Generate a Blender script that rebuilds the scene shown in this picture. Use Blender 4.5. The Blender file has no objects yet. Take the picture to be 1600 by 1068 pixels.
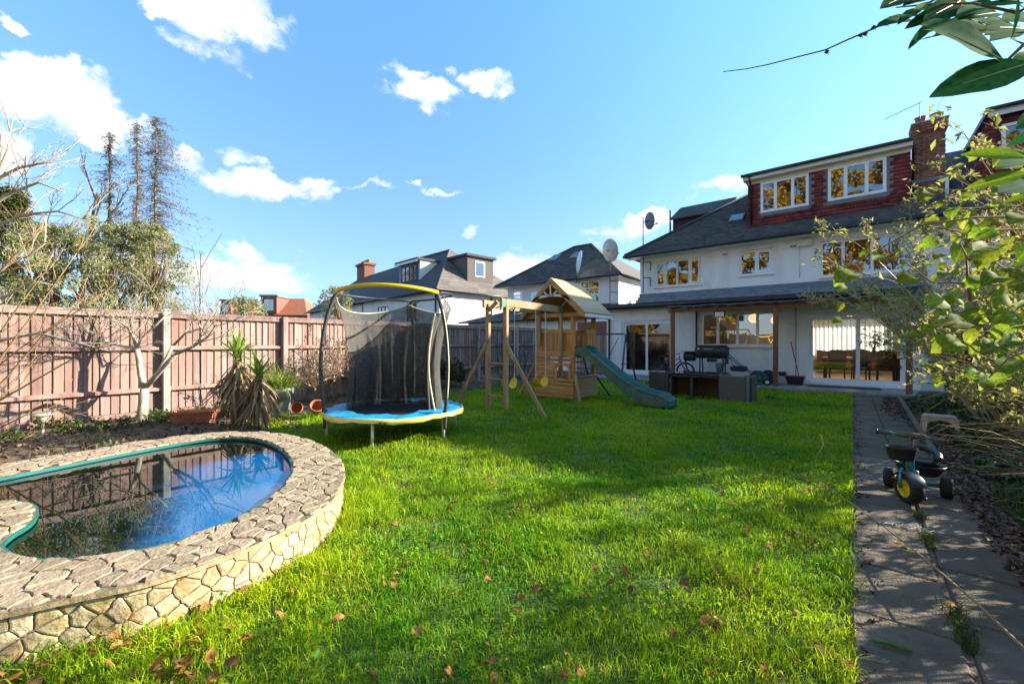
import bpy, bmesh, math, random
import numpy as np
from mathutils import Vector, Matrix, Euler, noise as mnoise
C = bpy.context.scene.collection
SC = bpy.context.scene
PI = math.pi

# ---------------------------------------------------------------- camera
YAW = math.radians(39.02)
CAM_H = 1.35
cam = bpy.data.objects.new('camera', bpy.data.cameras.new('camera'))
cam.data.sensor_width = 36.0
cam.data.lens = 36.0 * 654.0 / 1600.0
cam.data.clip_start = 0.05
cam.data.clip_end = 3000.0
cam.location = (0, 0, CAM_H)
cam.rotation_euler = (PI / 2, 0, YAW)
C.objects.link(cam)
SC.camera = cam

# ---------------------------------------------------------------- sun, sky, exposure
SUN_AZ = math.radians(49.0)          # from +X towards +Y
SUN_EL = math.radians(23.7)
SUN_DIR = Vector((math.cos(SUN_AZ) * math.cos(SUN_EL), math.sin(SUN_AZ) * math.cos(SUN_EL), math.sin(SUN_EL)))
sl = bpy.data.lights.new('sun', 'SUN')
sl.energy = 4.5
sl.angle = math.radians(0.5)
sl.color = (1.0, 0.9, 0.74)
sun = bpy.data.objects.new('sun', sl)
sun.rotation_euler = (-SUN_DIR).to_track_quat('-Z', 'Y').to_euler()
sun.location = SUN_DIR * 60
C.objects.link(sun)

SC.view_settings.view_transform = 'Standard'
SC.view_settings.look = 'None'
SC.view_settings.exposure = 1.7
SC.view_settings.gamma = 1.0
SC.view_settings.use_curve_mapping = False
try:
    SC.cycles.max_bounces = 8
    SC.cycles.transparent_max_bounces = 24
    SC.cycles.use_denoising = True
    SC.cycles.sample_clamp_indirect = 8
except Exception:
    pass

W = bpy.data.worlds.new('World')
SC.world = W
W.use_nodes = True
wn = W.node_tree.nodes; wl = W.node_tree.links
for n in list(wn): wn.remove(n)
def wnode(t, **k):
    n = wn.new(t)
    for a, b in k.items(): setattr(n, a, b)
    return n
w_out = wnode('ShaderNodeOutputWorld'); w_bg = wnode('ShaderNodeBackground')
w_bg.inputs['Strength'].default_value = 0.15
wl.new(w_bg.outputs[0], w_out.inputs[0])
w_sky = wnode('ShaderNodeTexSky', sky_type='NISHITA', sun_disc=False)
w_sky.sun_elevation = SUN_EL
w_sky.sun_rotation = PI / 2 - SUN_AZ
w_sky.air_density = 1.0; w_sky.dust_density = 0.25; w_sky.ozone_density = 1.8
w_tc = wnode('ShaderNodeTexCoord')
def vmath(op, a, b=None):
    n = wnode('ShaderNodeVectorMath', operation=op)
    for i, x in enumerate((a, b)):
        if x is None: continue
        if isinstance(x, (tuple, list)): n.inputs[i].default_value = x
        else: wl.new(x, n.inputs[i])
    return n
def smath(op, a, b=None, clamp=False):
    n = wnode('ShaderNodeMath', operation=op, use_clamp=clamp)
    for i, x in enumerate((a, b)):
        if x is None: continue
        if isinstance(x, (int, float)): n.inputs[i].default_value = x
        else: wl.new(x, n.inputs[i])
    return n.outputs[0]
def wnoise(vec, scale, detail, rough=0.55):
    n = wnode('ShaderNodeTexNoise'); n.inputs['Scale'].default_value = scale
    n.inputs['Detail'].default_value = detail; n.inputs['Roughness'].default_value = rough
    wl.new(vec, n.inputs['Vector']); return n.outputs['Fac']
w_dir = vmath('NORMALIZE', w_tc.outputs['Generated']).outputs[0]
w_wn = wnode('ShaderNodeTexNoise'); w_wn.inputs['Scale'].default_value = 7.0; w_wn.inputs['Detail'].default_value = 7; w_wn.inputs['Roughness'].default_value = .6; wl.new(w_dir, w_wn.inputs['Vector'])
w_ws = vmath('SCALE', vmath('SUBTRACT', w_wn.outputs['Color'], (.5, .5, .5)).outputs[0]); w_ws.inputs['Scale'].default_value = .16
w_dirw = vmath('ADD', w_dir, w_ws.outputs[0]).outputs[0]
def ray_dir(px, py):
    s, c = math.sin(YAW), math.cos(YAW); a = (px - 800) / 654.0
    return Vector((-s + a * c, c + a * s, (534 - py) / 654.0))
# cumulus banks: direction (azimuth, elevation), half width and half height in radians, weight
clouds = [(105, 170, 105, 50, 1.0), (60, 150, 60, 34, .8), (5, 228, 42, 42, .9), (-190, 240, 150, 70, .9), (345, 12, 110, 42, 1.0), (240, -12, 90, 22, .8), (330, 66, 60, 14, .6),
          (405, 288, 84, 26, 1.0), (470, 288, 40, 16, .7), (385, 240, 36, 14, .6), (200, 190, 40, 14, .5), (662, 155, 56, 20, .9), (757, 130, 34, 18, .6), (640, 114, 32, 11, .5), (708, 120, 14, 9, .4),
          (275, 250, 50, 22, .5), (370, 422, 110, 36, .9), (230, 400, 90, 36, .7), (800, 420, 50, 26, .8), (990, 350, 62, 17, .75), (1130, 297, 50, 18, .8), (640, 300, 110, 5, .3), (20, 45, 20, 9, .6), (735, 360, 14, 7, .3)]
acc = None
for (px, py, rw, rh, wt) in clouds:
    d = ray_dir(px, py); dist = d.length; d.normalize()
    side = Vector((d.y, -d.x, 0)).normalized(); up = side.cross(d).normalized()
    hw = rw / 654.0 / math.hypot(1, (px - 800) / 654.0) / dist * 1.25; hh = rh / 654.0 / dist * 1.3
    sub = vmath('SUBTRACT', w_dirw, tuple(d)).outputs[0]
    a = vmath('DOT_PRODUCT', sub, tuple(side / hw)).outputs['Value']
    b = vmath('DOT_PRODUCT', sub, tuple(up / hh)).outputs['Value']
    r2 = smath('ADD', smath('MULTIPLY', a, a), smath('MULTIPLY', b, b))
    front = smath('GREATER_THAN', vmath('DOT_PRODUCT', w_dir, tuple(d)).outputs['Value'], 0.2)
    g = smath('MULTIPLY', smath('MULTIPLY', smath('SUBTRACT', 1.0, r2, True), wt), front)
    acc = g if acc is None else smath('MAXIMUM', acc, g)
w_map = wnode('ShaderNodeMapping'); w_map.inputs['Scale'].default_value = (1, 1, 1.9); wl.new(w_dir, w_map.inputs['Vector'])
w_warp = wnode('ShaderNodeTexNoise'); w_warp.inputs['Scale'].default_value = 5.0; w_warp.inputs['Detail'].default_value = 4; wl.new(w_map.outputs[0], w_warp.inputs['Vector'])
w_off = vmath('SCALE', vmath('SUBTRACT', w_warp.outputs['Color'], (.5, .5, .5)).outputs[0]); w_off.inputs['Scale'].default_value = .22
w_wv = vmath('ADD', w_map.outputs[0], w_off.outputs[0])
n1 = wnoise(w_wv.outputs[0], 8.0, 14, 0.62)
n2 = wnoise(w_map.outputs[0], 2.2, 6, 0.5)
# the same kind of broken cumulus carries on round the rest of the sky
rest = smath('MULTIPLY', smath('SUBTRACT', n2, 0.53, True), 3.0, True)
bx = vmath('DOT_PRODUCT', w_dir, (-math.sin(YAW), math.cos(YAW), 0)).outputs['Value']
behind = smath('MULTIPLY', smath('SUBTRACT', 0.45, bx), 3.0, True)
acc = smath('MAXIMUM', acc, smath('MULTIPLY', rest, behind))
m = smath('ADD', smath('MULTIPLY', acc, 1.0), smath('MULTIPLY', smath('SUBTRACT', n1, 0.5), 2.9))
mr = wnode('ShaderNodeMapRange', interpolation_type='SMOOTHSTEP'); wl.new(m, mr.inputs['Value'])
mr.inputs['From Min'].default_value = 0.06; mr.inputs['From Max'].default_value = 0.80
mask = smath('MULTIPLY', mr.outputs[0], smath('MULTIPLY', acc, 5.0, True))
w_sep = wnode('ShaderNodeSeparateXYZ'); wl.new(w_dir, w_sep.inputs[0])
w_rmp = wnode('ShaderNodeValToRGB'); wl.new(w_sep.outputs[2], w_rmp.inputs['Fac'])
cr_ = w_rmp.color_ramp
for i_, (p_, c_) in enumerate(((0.03, (.32, .38, .55)), (.2, (.43, .50, .58)), (.34, (.48, .60, .64)), (.62, (.54, .80, .86)), (1.0, (.58, .86, .92)))):
    e_ = cr_.elements[i_] if i_ < 2 else cr_.elements.new(p_)
    e_.position = p_; e_.color = (*c_, 1)
w_tint = wnode('ShaderNodeMixRGB', blend_type='MULTIPLY'); w_tint.inputs['Fac'].default_value = 1.0
wl.new(w_sky.outputs[0], w_tint.inputs['Color1']); wl.new(w_rmp.outputs['Color'], w_tint.inputs['Color2'])
w_cr = wnode('ShaderNodeMapRange'); wl.new(n1, w_cr.inputs['Value']); w_cr.inputs['From Min'].default_value = .36; w_cr.inputs['From Max'].default_value = .62
w_cl = wnode('ShaderNodeMixRGB'); wl.new(w_cr.outputs[0], w_cl.inputs['Fac'])
w_cl.inputs['Color1'].default_value = (1.85, 2.12, 2.55, 1); w_cl.inputs['Color2'].default_value = (2.75, 2.75, 2.8, 1)
w_mix = wnode('ShaderNodeMixRGB'); wl.new(mask, w_mix.inputs['Fac'])
wl.new(w_tint.outputs[0], w_mix.inputs['Color1']); wl.new(w_cl.outputs[0], w_mix.inputs['Color2'])
wl.new(w_mix.outputs[0], w_bg.inputs['Color'])

# ---------------------------------------------------------------- helpers
def at(px, py, d):
    """a point d metres deep along the line of sight through a photograph pixel"""
    r = ray_dir(px, py); return Vector((r.x * d, r.y * d, CAM_H + r.z * d))
def on_ground(px, py, z=0.0):
    r = ray_dir(px, py); d = (z - CAM_H) / r.z; return Vector((r.x * d, r.y * d, z))

ORG = {}
def thing(name, label, cat, loc=(0, 0, 0), rz=0.0, group=None):
    o = bpy.data.objects.new(name, None); C.objects.link(o)
    o.empty_display_size = 0.1
    o.location = loc; o.rotation_euler = (0, 0, rz)
    o['label'] = label; o['category'] = cat
    if group: o['group'] = group
    ORG[o] = Vector(loc)
    return o
def tag(o, label, cat, group=None):
    o['label'] = label; o['category'] = cat
    if group: o['group'] = group
    return o
def kind(o, k):
    o['kind'] = k; return o
def link(name, me, mat, parent=None, k=None):
    o = bpy.data.objects.new(name, me); C.objects.link(o)
    if mat is not None and not me.materials: me.materials.append(mat)
    if parent is not None: o.parent = parent
    if k: o['kind'] = k
    return o
def dup(root, loc, rz=None, label=None, group=None):
    r = root.copy(); C.objects.link(r); r.location = loc
    if rz is not None: r.rotation_euler = (0, 0, rz)
    if label: r['label'] = label
    if group: r['group'] = group
    for ch in list(root.children):
        c = ch.copy(); C.objects.link(c); c.parent = r
        for g in ch.children:
            e = g.copy(); C.objects.link(e); e.parent = c
    return r

class MB:
    def __init__(s): s.v = []; s.f = []
    def add(s, vs, fs):
        o = len(s.v); s.v += [tuple(p) for p in vs]; s.f += [tuple(i + o for i in f) for f in fs]; return s
    def box(s, x0, x1, y0, y1, z0, z1):
        return s.add([(x0,y0,z0),(x1,y0,z0),(x1,y1,z0),(x0,y1,z0),(x0,y0,z1),(x1,y0,z1),(x1,y1,z1),(x0,y1,z1)],
                     [(3,2,1,0),(4,5,6,7),(0,1,5,4),(1,2,6,5),(2,3,7,6),(3,0,4,7)])
    def beam(s, p, q, w, h, up=(0, 0, 1)):
        p = Vector(p); q = Vector(q); d = (q - p).normalized(); u = Vector(up)
        a = d.cross(u)
        if a.length < 1e-4: a = d.cross(Vector((1, 0, 0)))
        a.normalize(); b = a.cross(d).normalized()
        a *= w / 2; b *= h / 2
        return s.add([p-a-b, p+a-b, p+a+b, p-a+b, q-a-b, q+a-b, q+a+b, q-a+b],
                     [(0,1,2,3),(7,6,5,4),(4,5,1,0),(5,6,2,1),(6,7,3,2),(7,4,0,3)])
    def tube(s, pts, r, n=6, cap=True, closed=False):
        pts = [Vector(p) for p in pts]; m = len(pts)
        rs = r if isinstance(r, (list, tuple)) else [r] * m
        o = len(s.v); ref = None
        for i, p in enumerate(pts):
            if closed: d = pts[(i+1) % m] - pts[i-1]
            else: d = pts[min(i+1, m-1)] - pts[max(i-1, 0)]
            if d.length < 1e-9: d = Vector((0, 0, 1))
            d.normalize()
            if ref is None: ref = Vector((0, 0, 1)) if abs(d.z) < .9 else Vector((1, 0, 0))
            a = (ref - d * ref.dot(d))
            if a.length < 1e-5: a = d.orthogonal()
            a.normalize(); b = d.cross(a); ref = a
            for k in range(n):
                t = 2 * PI * k / n
                s.v.append(tuple(p + (a * math.cos(t) + b * math.sin(t)) * rs[i]))
        for i in range(m if closed else m - 1):
            j = (i + 1) % m
            for k in range(n):
                l = (k + 1) % n
                s.f.append((o+i*n+k, o+i*n+l, o+j*n+l, o+j*n+k))
        if cap and not closed:
            s.f.append(tuple(o + k for k in reversed(range(n)))); s.f.append(tuple(o + (m-1)*n + k for k in range(n)))
        return s
    def lathe(s, prof, c=(0, 0, 0), n=16, axis='z', cap=True, arc=None):
        o = len(s.v); c = Vector(c)
        for (r, h) in prof:
            for k in range(n):
                t = 2 * PI * k / n; x, y = r * math.cos(t), r * math.sin(t)
                p = (x, y, h) if axis == 'z' else ((h, x, y) if axis == 'x' else (y, h, x))
                s.v.append(tuple(c + Vector(p)))
        for i in range(len(prof) - 1):
            for k in range(n):
                l = (k + 1) % n; s.f.append((o+i*n+k, o+i*n+l, o+(i+1)*n+l, o+(i+1)*n+k))
        if cap:
            s.f.append(tuple(o + k for k in reversed(range(n)))); s.f.append(tuple(o + (len(prof)-1)*n + k for k in range(n)))
        return s
    def prism(s, poly, vec):
        n = len(poly); vec = Vector(vec); a = [Vector(p) for p in poly]
        return s.add(a + [p + vec for p in a], [tuple(reversed(range(n))), tuple(range(n, 2*n))] + [(i, (i+1) % n, (i+1) % n + n, i + n) for i in range(n)])
    def quad(s, *p): return s.add(p, [tuple(range(len(p)))])
    def build(s, name, mat, parent=None, k=None, smooth=False, bevel=0.0, world=True, fix=False):
        if parent is not None and world and parent in ORG: o = ORG[parent]
        else: o = Vector((0, 0, 0))
        me = bpy.data.meshes.new(name)
        vs = [(a - o.x, b - o.y, c - o.z) for a, b, c in s.v] if o.length > 0 else s.v
        me.from_pydata(vs, [], s.f)
        if bevel > 0 or fix:
            bm = bmesh.new(); bm.from_mesh(me)
            if fix: bmesh.ops.recalc_face_normals(bm, faces=bm.faces)
            if bevel > 0:
                bmesh.ops.remove_doubles(bm, verts=bm.verts, dist=1e-5)
                bmesh.ops.bevel(bm, geom=list(bm.edges), offset=bevel, segments=1, affect='EDGES', clamp_overlap=True)
            bm.to_mesh(me); bm.free()
        me.update()
        if smooth: me.polygons.foreach_set('use_smooth', [True] * len(me.polygons))
        ob = link(name, me, mat, parent, k)
        ORG[ob] = o
        return ob

def np_mesh(name, V, F, mat, parent=None, k=None, rnd=None, smooth=False, origin=None):
    """mesh from arrays; F is a list of (m,k) index arrays; rnd a value per vertex"""
    me = bpy.data.meshes.new(name)
    V = np.asarray(V, dtype=np.float32)
    if parent is not None and parent in ORG: V = V - np.array(ORG[parent], dtype=np.float32)
    me.vertices.add(len(V)); me.vertices.foreach_set('co', V.ravel())
    tot = [np.full(len(f), f.shape[1], dtype=np.int32) for f in F]
    loops = np.concatenate([f.ravel() for f in F]).astype(np.int32)
    sizes = np.concatenate(tot); starts = np.concatenate(([0], np.cumsum(sizes)[:-1])).astype(np.int32)
    me.loops.add(len(loops)); me.loops.foreach_set('vertex_index', loops)
    me.polygons.add(len(sizes)); me.polygons.foreach_set('loop_start', starts); me.polygons.foreach_set('loop_total', sizes)
    if rnd is not None:
        a = me.attributes.new('rnd', 'FLOAT', 'POINT'); a.data.foreach_set('value', np.asarray(rnd, dtype=np.float32))
    me.update(calc_edges=True)
    if smooth: me.polygons.foreach_set('use_smooth', np.ones(len(sizes), dtype=bool))
    o = link(name, me, mat, parent, k)
    if parent is not None: ORG[o] = ORG.get(parent, Vector((0, 0, 0)))
    return o

# ---------------------------------------------------------------- materials
MATS = {}
def pm(name, col, rough=.7, col2=None, scale=6.0, detail=4, var=.25, bump=0.0, bscale=60.0, metal=0.0, rnd=0.0, spec=.5, stretch=None, attr=False, trans=0.0, lo=.35, hi=.65, dirt=None, dscale=2.0, coat=0.0, hue=0.0):
    m = bpy.data.materials.new(name); m.use_nodes = True
    nt = m.node_tree; N = nt.nodes; L = nt.links
    b = N['Principled BSDF']
    tc = N.new('ShaderNodeTexCoord'); oi = N.new('ShaderNodeObjectInfo')
    off = N.new('ShaderNodeVectorMath'); off.operation = 'MULTIPLY_ADD'
    cx = N.new('ShaderNodeCombineXYZ')
    L.new(oi.outputs['Random'], cx.inputs[0]); L.new(oi.outputs['Random'], cx.inputs[1]); L.new(oi.outputs['Random'], cx.inputs[2])
    L.new(cx.outputs[0], off.inputs[0]); off.inputs[1].default_value = (17, 31, 23); L.new(tc.outputs['Object'], off.inputs[2])
    vec = off.outputs[0]
    if stretch:
        mp = N.new('ShaderNodeMapping'); mp.inputs['Scale'].default_value = stretch; L.new(vec, mp.inputs['Vector']); vec = mp.outputs[0]
    no = N.new('ShaderNodeTexNoise'); no.inputs['Scale'].default_value = scale; no.inputs['Detail'].default_value = detail; no.inputs['Roughness'].default_value = .6
    L.new(vec, no.inputs['Vector'])
    r = N.new('ShaderNodeMapRange'); r.inputs['From Min'].default_value = lo; r.inputs['From Max'].default_value = hi; L.new(no.outputs['Fac'], r.inputs['Value'])
    mx = N.new('ShaderNodeMixRGB')
    if col2 is None:
        col2 = tuple(c * (1 + var) for c in col); col = tuple(c * (1 - var) for c in col)
    mx.inputs['Color1'].default_value = (*col, 1); mx.inputs['Color2'].default_value = (*col2, 1)
    if attr:
        at_ = N.new('ShaderNodeAttribute'); at_.attribute_name = 'rnd'
        ad = N.new('ShaderNodeMath'); ad.operation = 'MULTIPLY_ADD'; ad.use_clamp = True
        L.new(r.outputs[0], ad.inputs[0]); ad.inputs[1].default_value = .35; 
        sb = N.new('ShaderNodeMath'); sb.operation = 'MULTIPLY_ADD'; L.new(at_.outputs['Fac'], sb.inputs[0]); sb.inputs[1].default_value = 1.0; sb.inputs[2].default_value = -.17
        L.new(sb.outputs[0], ad.inputs[2]); L.new(ad.outputs[0], mx.inputs['Fac'])
    else: L.new(r.outputs[0], mx.inputs['Fac'])
    colout = mx.outputs[0]
    if rnd > 0 or hue > 0:
        hs = N.new('ShaderNodeHueSaturation')
        a = N.new('ShaderNodeMapRange'); L.new(oi.outputs['Random'], a.inputs['Value']); a.inputs['To Min'].default_value = 1 - rnd; a.inputs['To Max'].default_value = 1 + rnd
        L.new(a.outputs[0], hs.inputs['Value'])
        if hue > 0:
            w = N.new('ShaderNodeTexWhiteNoise'); w.noise_dimensions = '1D'; L.new(oi.outputs['Random'], w.inputs['W'])
            h = N.new('ShaderNodeMapRange'); L.new(w.outputs['Value'], h.inputs['Value']); h.inputs['To Min'].default_value = .5 - hue; h.inputs['To Max'].default_value = .5 + hue
            L.new(h.outputs[0], hs.inputs['Hue'])
        L.new(colout, hs.inputs['Color']); colout = hs.outputs[0]
    if dirt:
        n2 = N.new('ShaderNodeTexNoise'); n2.inputs['Scale'].default_value = dscale; n2.inputs['Detail'].default_value = 7; n2.inputs['Roughness'].default_value = .65
        L.new(vec, n2.inputs['Vector'])
        r2 = N.new('ShaderNodeMapRange'); r2.inputs['From Min'].default_value = .5; r2.inputs['From Max'].default_value = .72; r2.inputs['To Max'].default_value = dirt[3]; L.new(n2.outputs['Fac'], r2.inputs['Value'])
        m2 = N.new('ShaderNodeMixRGB'); L.new(r2.outputs[0], m2.inputs['Fac']); L.new(colout, m2.inputs['Color1']); m2.inputs['Color2'].default_value = (*dirt[:3], 1); colout = m2.outputs[0]
    L.new(colout, b.inputs['Base Color'])
    b.inputs['Roughness'].default_value = rough; b.inputs['Metallic'].default_value = metal
    b.inputs['Specular IOR Level'].default_value = spec
    if coat: b.inputs['Coat Weight'].default_value = coat
    if bump > 0:
        nb = N.new('ShaderNodeTexNoise'); nb.inputs['Scale'].default_value = bscale; nb.inputs['Detail'].default_value = 5; L.new(vec, nb.inputs['Vector'])
        bp = N.new('ShaderNodeBump'); bp.inputs['Strength'].default_value = bump; bp.inputs['Distance'].default_value = .02
        L.new(nb.outputs['Fac'], bp.inputs['Height']); L.new(bp.outputs[0], b.inputs['Normal'])
    if trans > 0:
        tr = N.new('ShaderNodeBsdfTranslucent'); L.new(colout, tr.inputs['Color'])
        ms = N.new('ShaderNodeMixShader'); ms.inputs['Fac'].default_value = trans
        L.new(b.outputs[0], ms.inputs[1]); L.new(tr.outputs[0], ms.inputs[2]); L.new(ms.outputs[0], N['Material Output'].inputs['Surface'])
    MATS[name] = m
    return m
def glow(name, col, s):
    m = bpy.data.materials.new(name); m.use_nodes = True
    b = m.node_tree.nodes['Principled BSDF']; b.inputs['Base Color'].default_value = (*col, 1)
    b.inputs['Emission Color'].default_value = (*col, 1); b.inputs['Emission Strength'].default_value = s
    return m
def see_through(name, col, fac, rough=.9, scale=700, weave=.0):
    """net or gauze: part of the light goes straight through between the threads"""
    m = bpy.data.materials.new(name); m.use_nodes = True; N = m.node_tree.nodes; L = m.node_tree.links
    b = N['Principled BSDF']; b.inputs['Base Color'].default_value = (*col, 1); b.inputs['Roughness'].default_value = rough
    t = N.new('ShaderNodeBsdfTransparent'); ms = N.new('ShaderNodeMixShader')
    tc = N.new('ShaderNodeTexCoord'); no = N.new('ShaderNodeTexNoise'); no.inputs['Scale'].default_value = 9; no.inputs['Detail'].default_value = 8; L.new(tc.outputs['Object'], no.inputs['Vector'])
    r = N.new('ShaderNodeMapRange'); r.inputs['From Min'].default_value = .3; r.inputs['From Max'].default_value = .7; r.inputs['To Min'].default_value = fac - weave; r.inputs['To Max'].default_value = fac + weave
    L.new(no.outputs['Fac'], r.inputs['Value']); L.new(r.outputs[0], ms.inputs['Fac'])
    L.new(b.outputs[0], ms.inputs[2]); L.new(t.outputs[0], ms.inputs[1]); L.new(ms.outputs[0], N['Material Output'].inputs['Surface'])
    return m
def glass_mat(name, tint=(.92, .95, .95), ior=2.0, bump=.0):
    m = bpy.data.materials.new(name); m.use_nodes = True; N = m.node_tree.nodes; L = m.node_tree.links
    N.remove(N['Principled BSDF'])
    t = N.new('ShaderNodeBsdfTransparent'); t.inputs['Color'].default_value = (*tint, 1)
    g = N.new('ShaderNodeBsdfGlossy'); g.inputs['Roughness'].default_value = .0; g.inputs['Color'].default_value = (.97, .98, 1, 1)
    fr = N.new('ShaderNodeFresnel'); fr.inputs['IOR'].default_value = ior
    if bump:
        tc = N.new('ShaderNodeTexCoord'); no = N.new('ShaderNodeTexNoise'); no.inputs['Scale'].default_value = 2.5; L.new(tc.outputs['Object'], no.inputs['Vector'])
        bp = N.new('ShaderNodeBump'); bp.inputs['Strength'].default_value = bump; bp.inputs['Distance'].default_value = .02; L.new(no.outputs['Fac'], bp.inputs['Height']); L.new(bp.outputs[0], g.inputs['Normal'])
    ms = N.new('ShaderNodeMixShader'); L.new(fr.outputs[0], ms.inputs['Fac']); L.new(t.outputs[0], ms.inputs[1]); L.new(g.outputs[0], ms.inputs[2])
    L.new(ms.outputs[0], N['Material Output'].inputs['Surface'])
    return m

M = {}
M['render'] = pm('white_render', (.86, .86, .85), .85, col2=(.79, .79, .785), scale=1.2, bump=.3, bscale=45, dirt=(.47, .45, .39, .45), dscale=1.6, stretch=(1, 1, .3))
M['render_dull'] = pm('aged_white_render', (.82, .82, .81), .85, col2=(.74, .74, .73), scale=1.0, bump=.2, bscale=30, dirt=(.46, .44, .4, .4), dscale=1.1, stretch=(1, 1, .3))
M['upvc'] = pm('white_plastic_frame', (.82, .83, .84), .35, var=.03)
M['cream'] = pm('cream_painted_board', (.74, .71, .62), .6, var=.06, scale=3)
M['black_plastic'] = pm('black_gutter_plastic', (.018, .018, .02), .4, var=.3)
M['roof_tile'] = pm('weathered_dark_roof_tile', (.055, .052, .055), .85, col2=(.105, .1, .098), scale=2.2, attr=True, bump=.3, bscale=40, dirt=(.10, .115, .05, .55), dscale=1.3)
M['roof_slate'] = pm('blue_grey_roof_tile', (.10, .115, .135), .7, col2=(.2, .22, .245), scale=3, attr=True, bump=.2, bscale=40)
M['roof_far'] = pm('distant_dark_roof', (.045, .045, .055), .85, col2=(.085, .08, .085), scale=5, bump=.5, bscale=12, stretch=(1, 1, 6))
M['roof_sunlit'] = pm('sunlit_brown_roof', (.115, .10, .09), .85, col2=(.19, .165, .145), scale=2, attr=True, bump=.3, bscale=20)  # lighter copy of the dark roof, sunlight put into the colour of sun-facing slopes
M['roof_red'] = pm('red_clay_roof', (.30, .085, .045), .85, col2=(.42, .14, .075), scale=4, bump=.4, bscale=15, rnd=.1)
M['hung_tile'] = pm('red_hung_tile', (.07, .022, .032), .8, col2=(.30, .058, .055), scale=1.6, attr=True, bump=.2, bscale=50, lo=.3, hi=.75)
M['brick'] = pm('red_brown_brick', (.20, .065, .04), .9, col2=(.36, .14, .085), scale=6, attr=True, bump=.3, bscale=70)
M['mortar'] = pm('pale_mortar', (.36, .32, .28), .95, var=.15)
M['brick_far'] = pm('distant_red_brick', (.19, .075, .052), .9, col2=(.28, .125, .09), scale=14)
M['lead'] = pm('grey_lead', (.17, .18, .20), .6, var=.12, scale=4)
M['timber'] = pm('brown_stained_timber', (.17, .062, .024), .6, col2=(.25, .10, .04), scale=5, stretch=(1, 1, .15), bump=.15, bscale=40)
M['dark_floor'] = pm('interior_floor', (.34, .24, .15), .4, var=.15)
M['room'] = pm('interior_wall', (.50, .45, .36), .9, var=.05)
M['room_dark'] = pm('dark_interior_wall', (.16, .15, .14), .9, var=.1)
M['glass'] = glass_mat('window_glass', ior=2.7, bump=.012)
M['glass_door'] = glass_mat('door_glass', ior=1.9, bump=.01)
M['gold_lamp'] = glow('gold_lamp_glow', (1.0, .50, .08), .55)
M['dark_wood'] = pm('dark_polished_wood', (.045, .02, .012), .35, var=.3)
M['fence'] = pm('weathered_pink_fence', (.235, .13, .10), .85, col2=(.345, .235, .195), scale=2.2, stretch=(3, 3, .35), rnd=.24, hue=.012, bump=.5, bscale=30, dirt=(.38, .335, .325, .9), dscale=.9)
M['edging'] = pm('old_edging', (.13, .115, .09), .9, var=.3, scale=9, bump=.4, bscale=50, dirt=(.07, .09, .03, .6), dscale=5)
M['concrete'] = pm('grey_concrete', (.34, .33, .30), .9, var=.15, scale=7, bump=.3, bscale=60, dirt=(.16, .16, .11, .5), dscale=4)
M['slab'] = pm('worn_path_slab', (.105, .074, .048), .9, col2=(.165, .126, .088), scale=5, detail=8, bump=.6, bscale=90, rnd=.16, dirt=(.06, .075, .03, .55), dscale=6)
M['tile'] = pm('grey_patio_tile', (.28, .28, .27), .7, var=.1, scale=5, rnd=.12)
M['soil'] = pm('dark_soil', (.075, .048, .03), .95, col2=(.16, .11, .07), scale=9, detail=9, bump=1.0, bscale=25)
M['lawn'] = pm('lawn_ground', (.045, .10, .014), .95, col2=(.11, .15, .022), scale=5, detail=8, bump=1.0, bscale=40, dirt=(.10, .08, .03, .5), dscale=2.6)
M['grass'] = pm('grass_blade', (.035, .27, .010), .5, col2=(.56, .66, .012), scale=1.3, detail=5, attr=True, trans=.5, spec=.25, lo=.3, hi=.7, dirt=(.34, .28, .07, .35), dscale=2.6)
M['dry_grass'] = pm('dry_straw_stem', (.36, .24, .10), .8, col2=(.55, .42, .22), scale=3, attr=True, trans=.2)
M['rough_grass'] = pm('rough_weed_blade', (.035, .075, .012), .6, col2=(.13, .17, .03), scale=2, attr=True, trans=.35)
M['bark_pale'] = pm('pale_bark', (.33, .29, .22), .85, col2=(.5, .45, .36), scale=6, bump=.4, bscale=40)
M['bark_dark'] = pm('dark_bark', (.05, .042, .035), .9, col2=(.10, .085, .065), scale=4, bump=.4, bscale=30)
M['bark_brown'] = pm('brown_twig_bark', (.17, .10, .05), .85, col2=(.28, .18, .10), scale=4)
M['bark_conifer'] = pm('brown_conifer_bark', (.12, .088, .062), .9, col2=(.24, .19, .14), scale=3)
M['needle'] = pm('dry_conifer_needle', (.05, .05, .03), .8, col2=(.13, .115, .065), scale=2, attr=True, trans=.2)
M['cane'] = pm('orange_brown_cane', (.34, .20, .08), .6, col2=(.46, .31, .16), scale=4)
M['leaf_olive'] = pm('olive_green_leaf', (.15, .19, .06), .6, col2=(.52, .54, .26), scale=1.5, attr=True, trans=.45, spec=.3)
M['leaf_dark'] = pm('dark_evergreen_leaf', (.035, .06, .014), .65, col2=(.14, .15, .04), scale=1.0, attr=True, trans=.3, spec=.2)
M['leaf_ivy'] = pm('ivy_leaf', (.02, .055, .014), .4, col2=(.08, .14, .035), scale=2, attr=True, trans=.2)
M['leaf_gold'] = pm('golden_autumn_leaf', (.40, .23, .03), .7, col2=(.72, .50, .07), scale=.4, attr=True, trans=.4)
M['leaf_grey'] = pm('grey_green_shrub_leaf', (.15, .20, .06), .7, col2=(.50, .48, .13), scale=2, attr=True, trans=.5, spec=.2)
M['seed_head'] = pm('dry_seed_head', (.42, .29, .19), .9, col2=(.68, .54, .41), scale=5, attr=True, trans=.35)
M['leaf_big'] = pm('broad_green_leaf', (.035, .125, .02), .65, col2=(.42, .48, .02), scale=9, rnd=.3, hue=.03, trans=.55, lo=.3, hi=.75, spec=.12, dirt=(.26, .17, .04, .8), dscale=4.5)
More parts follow.
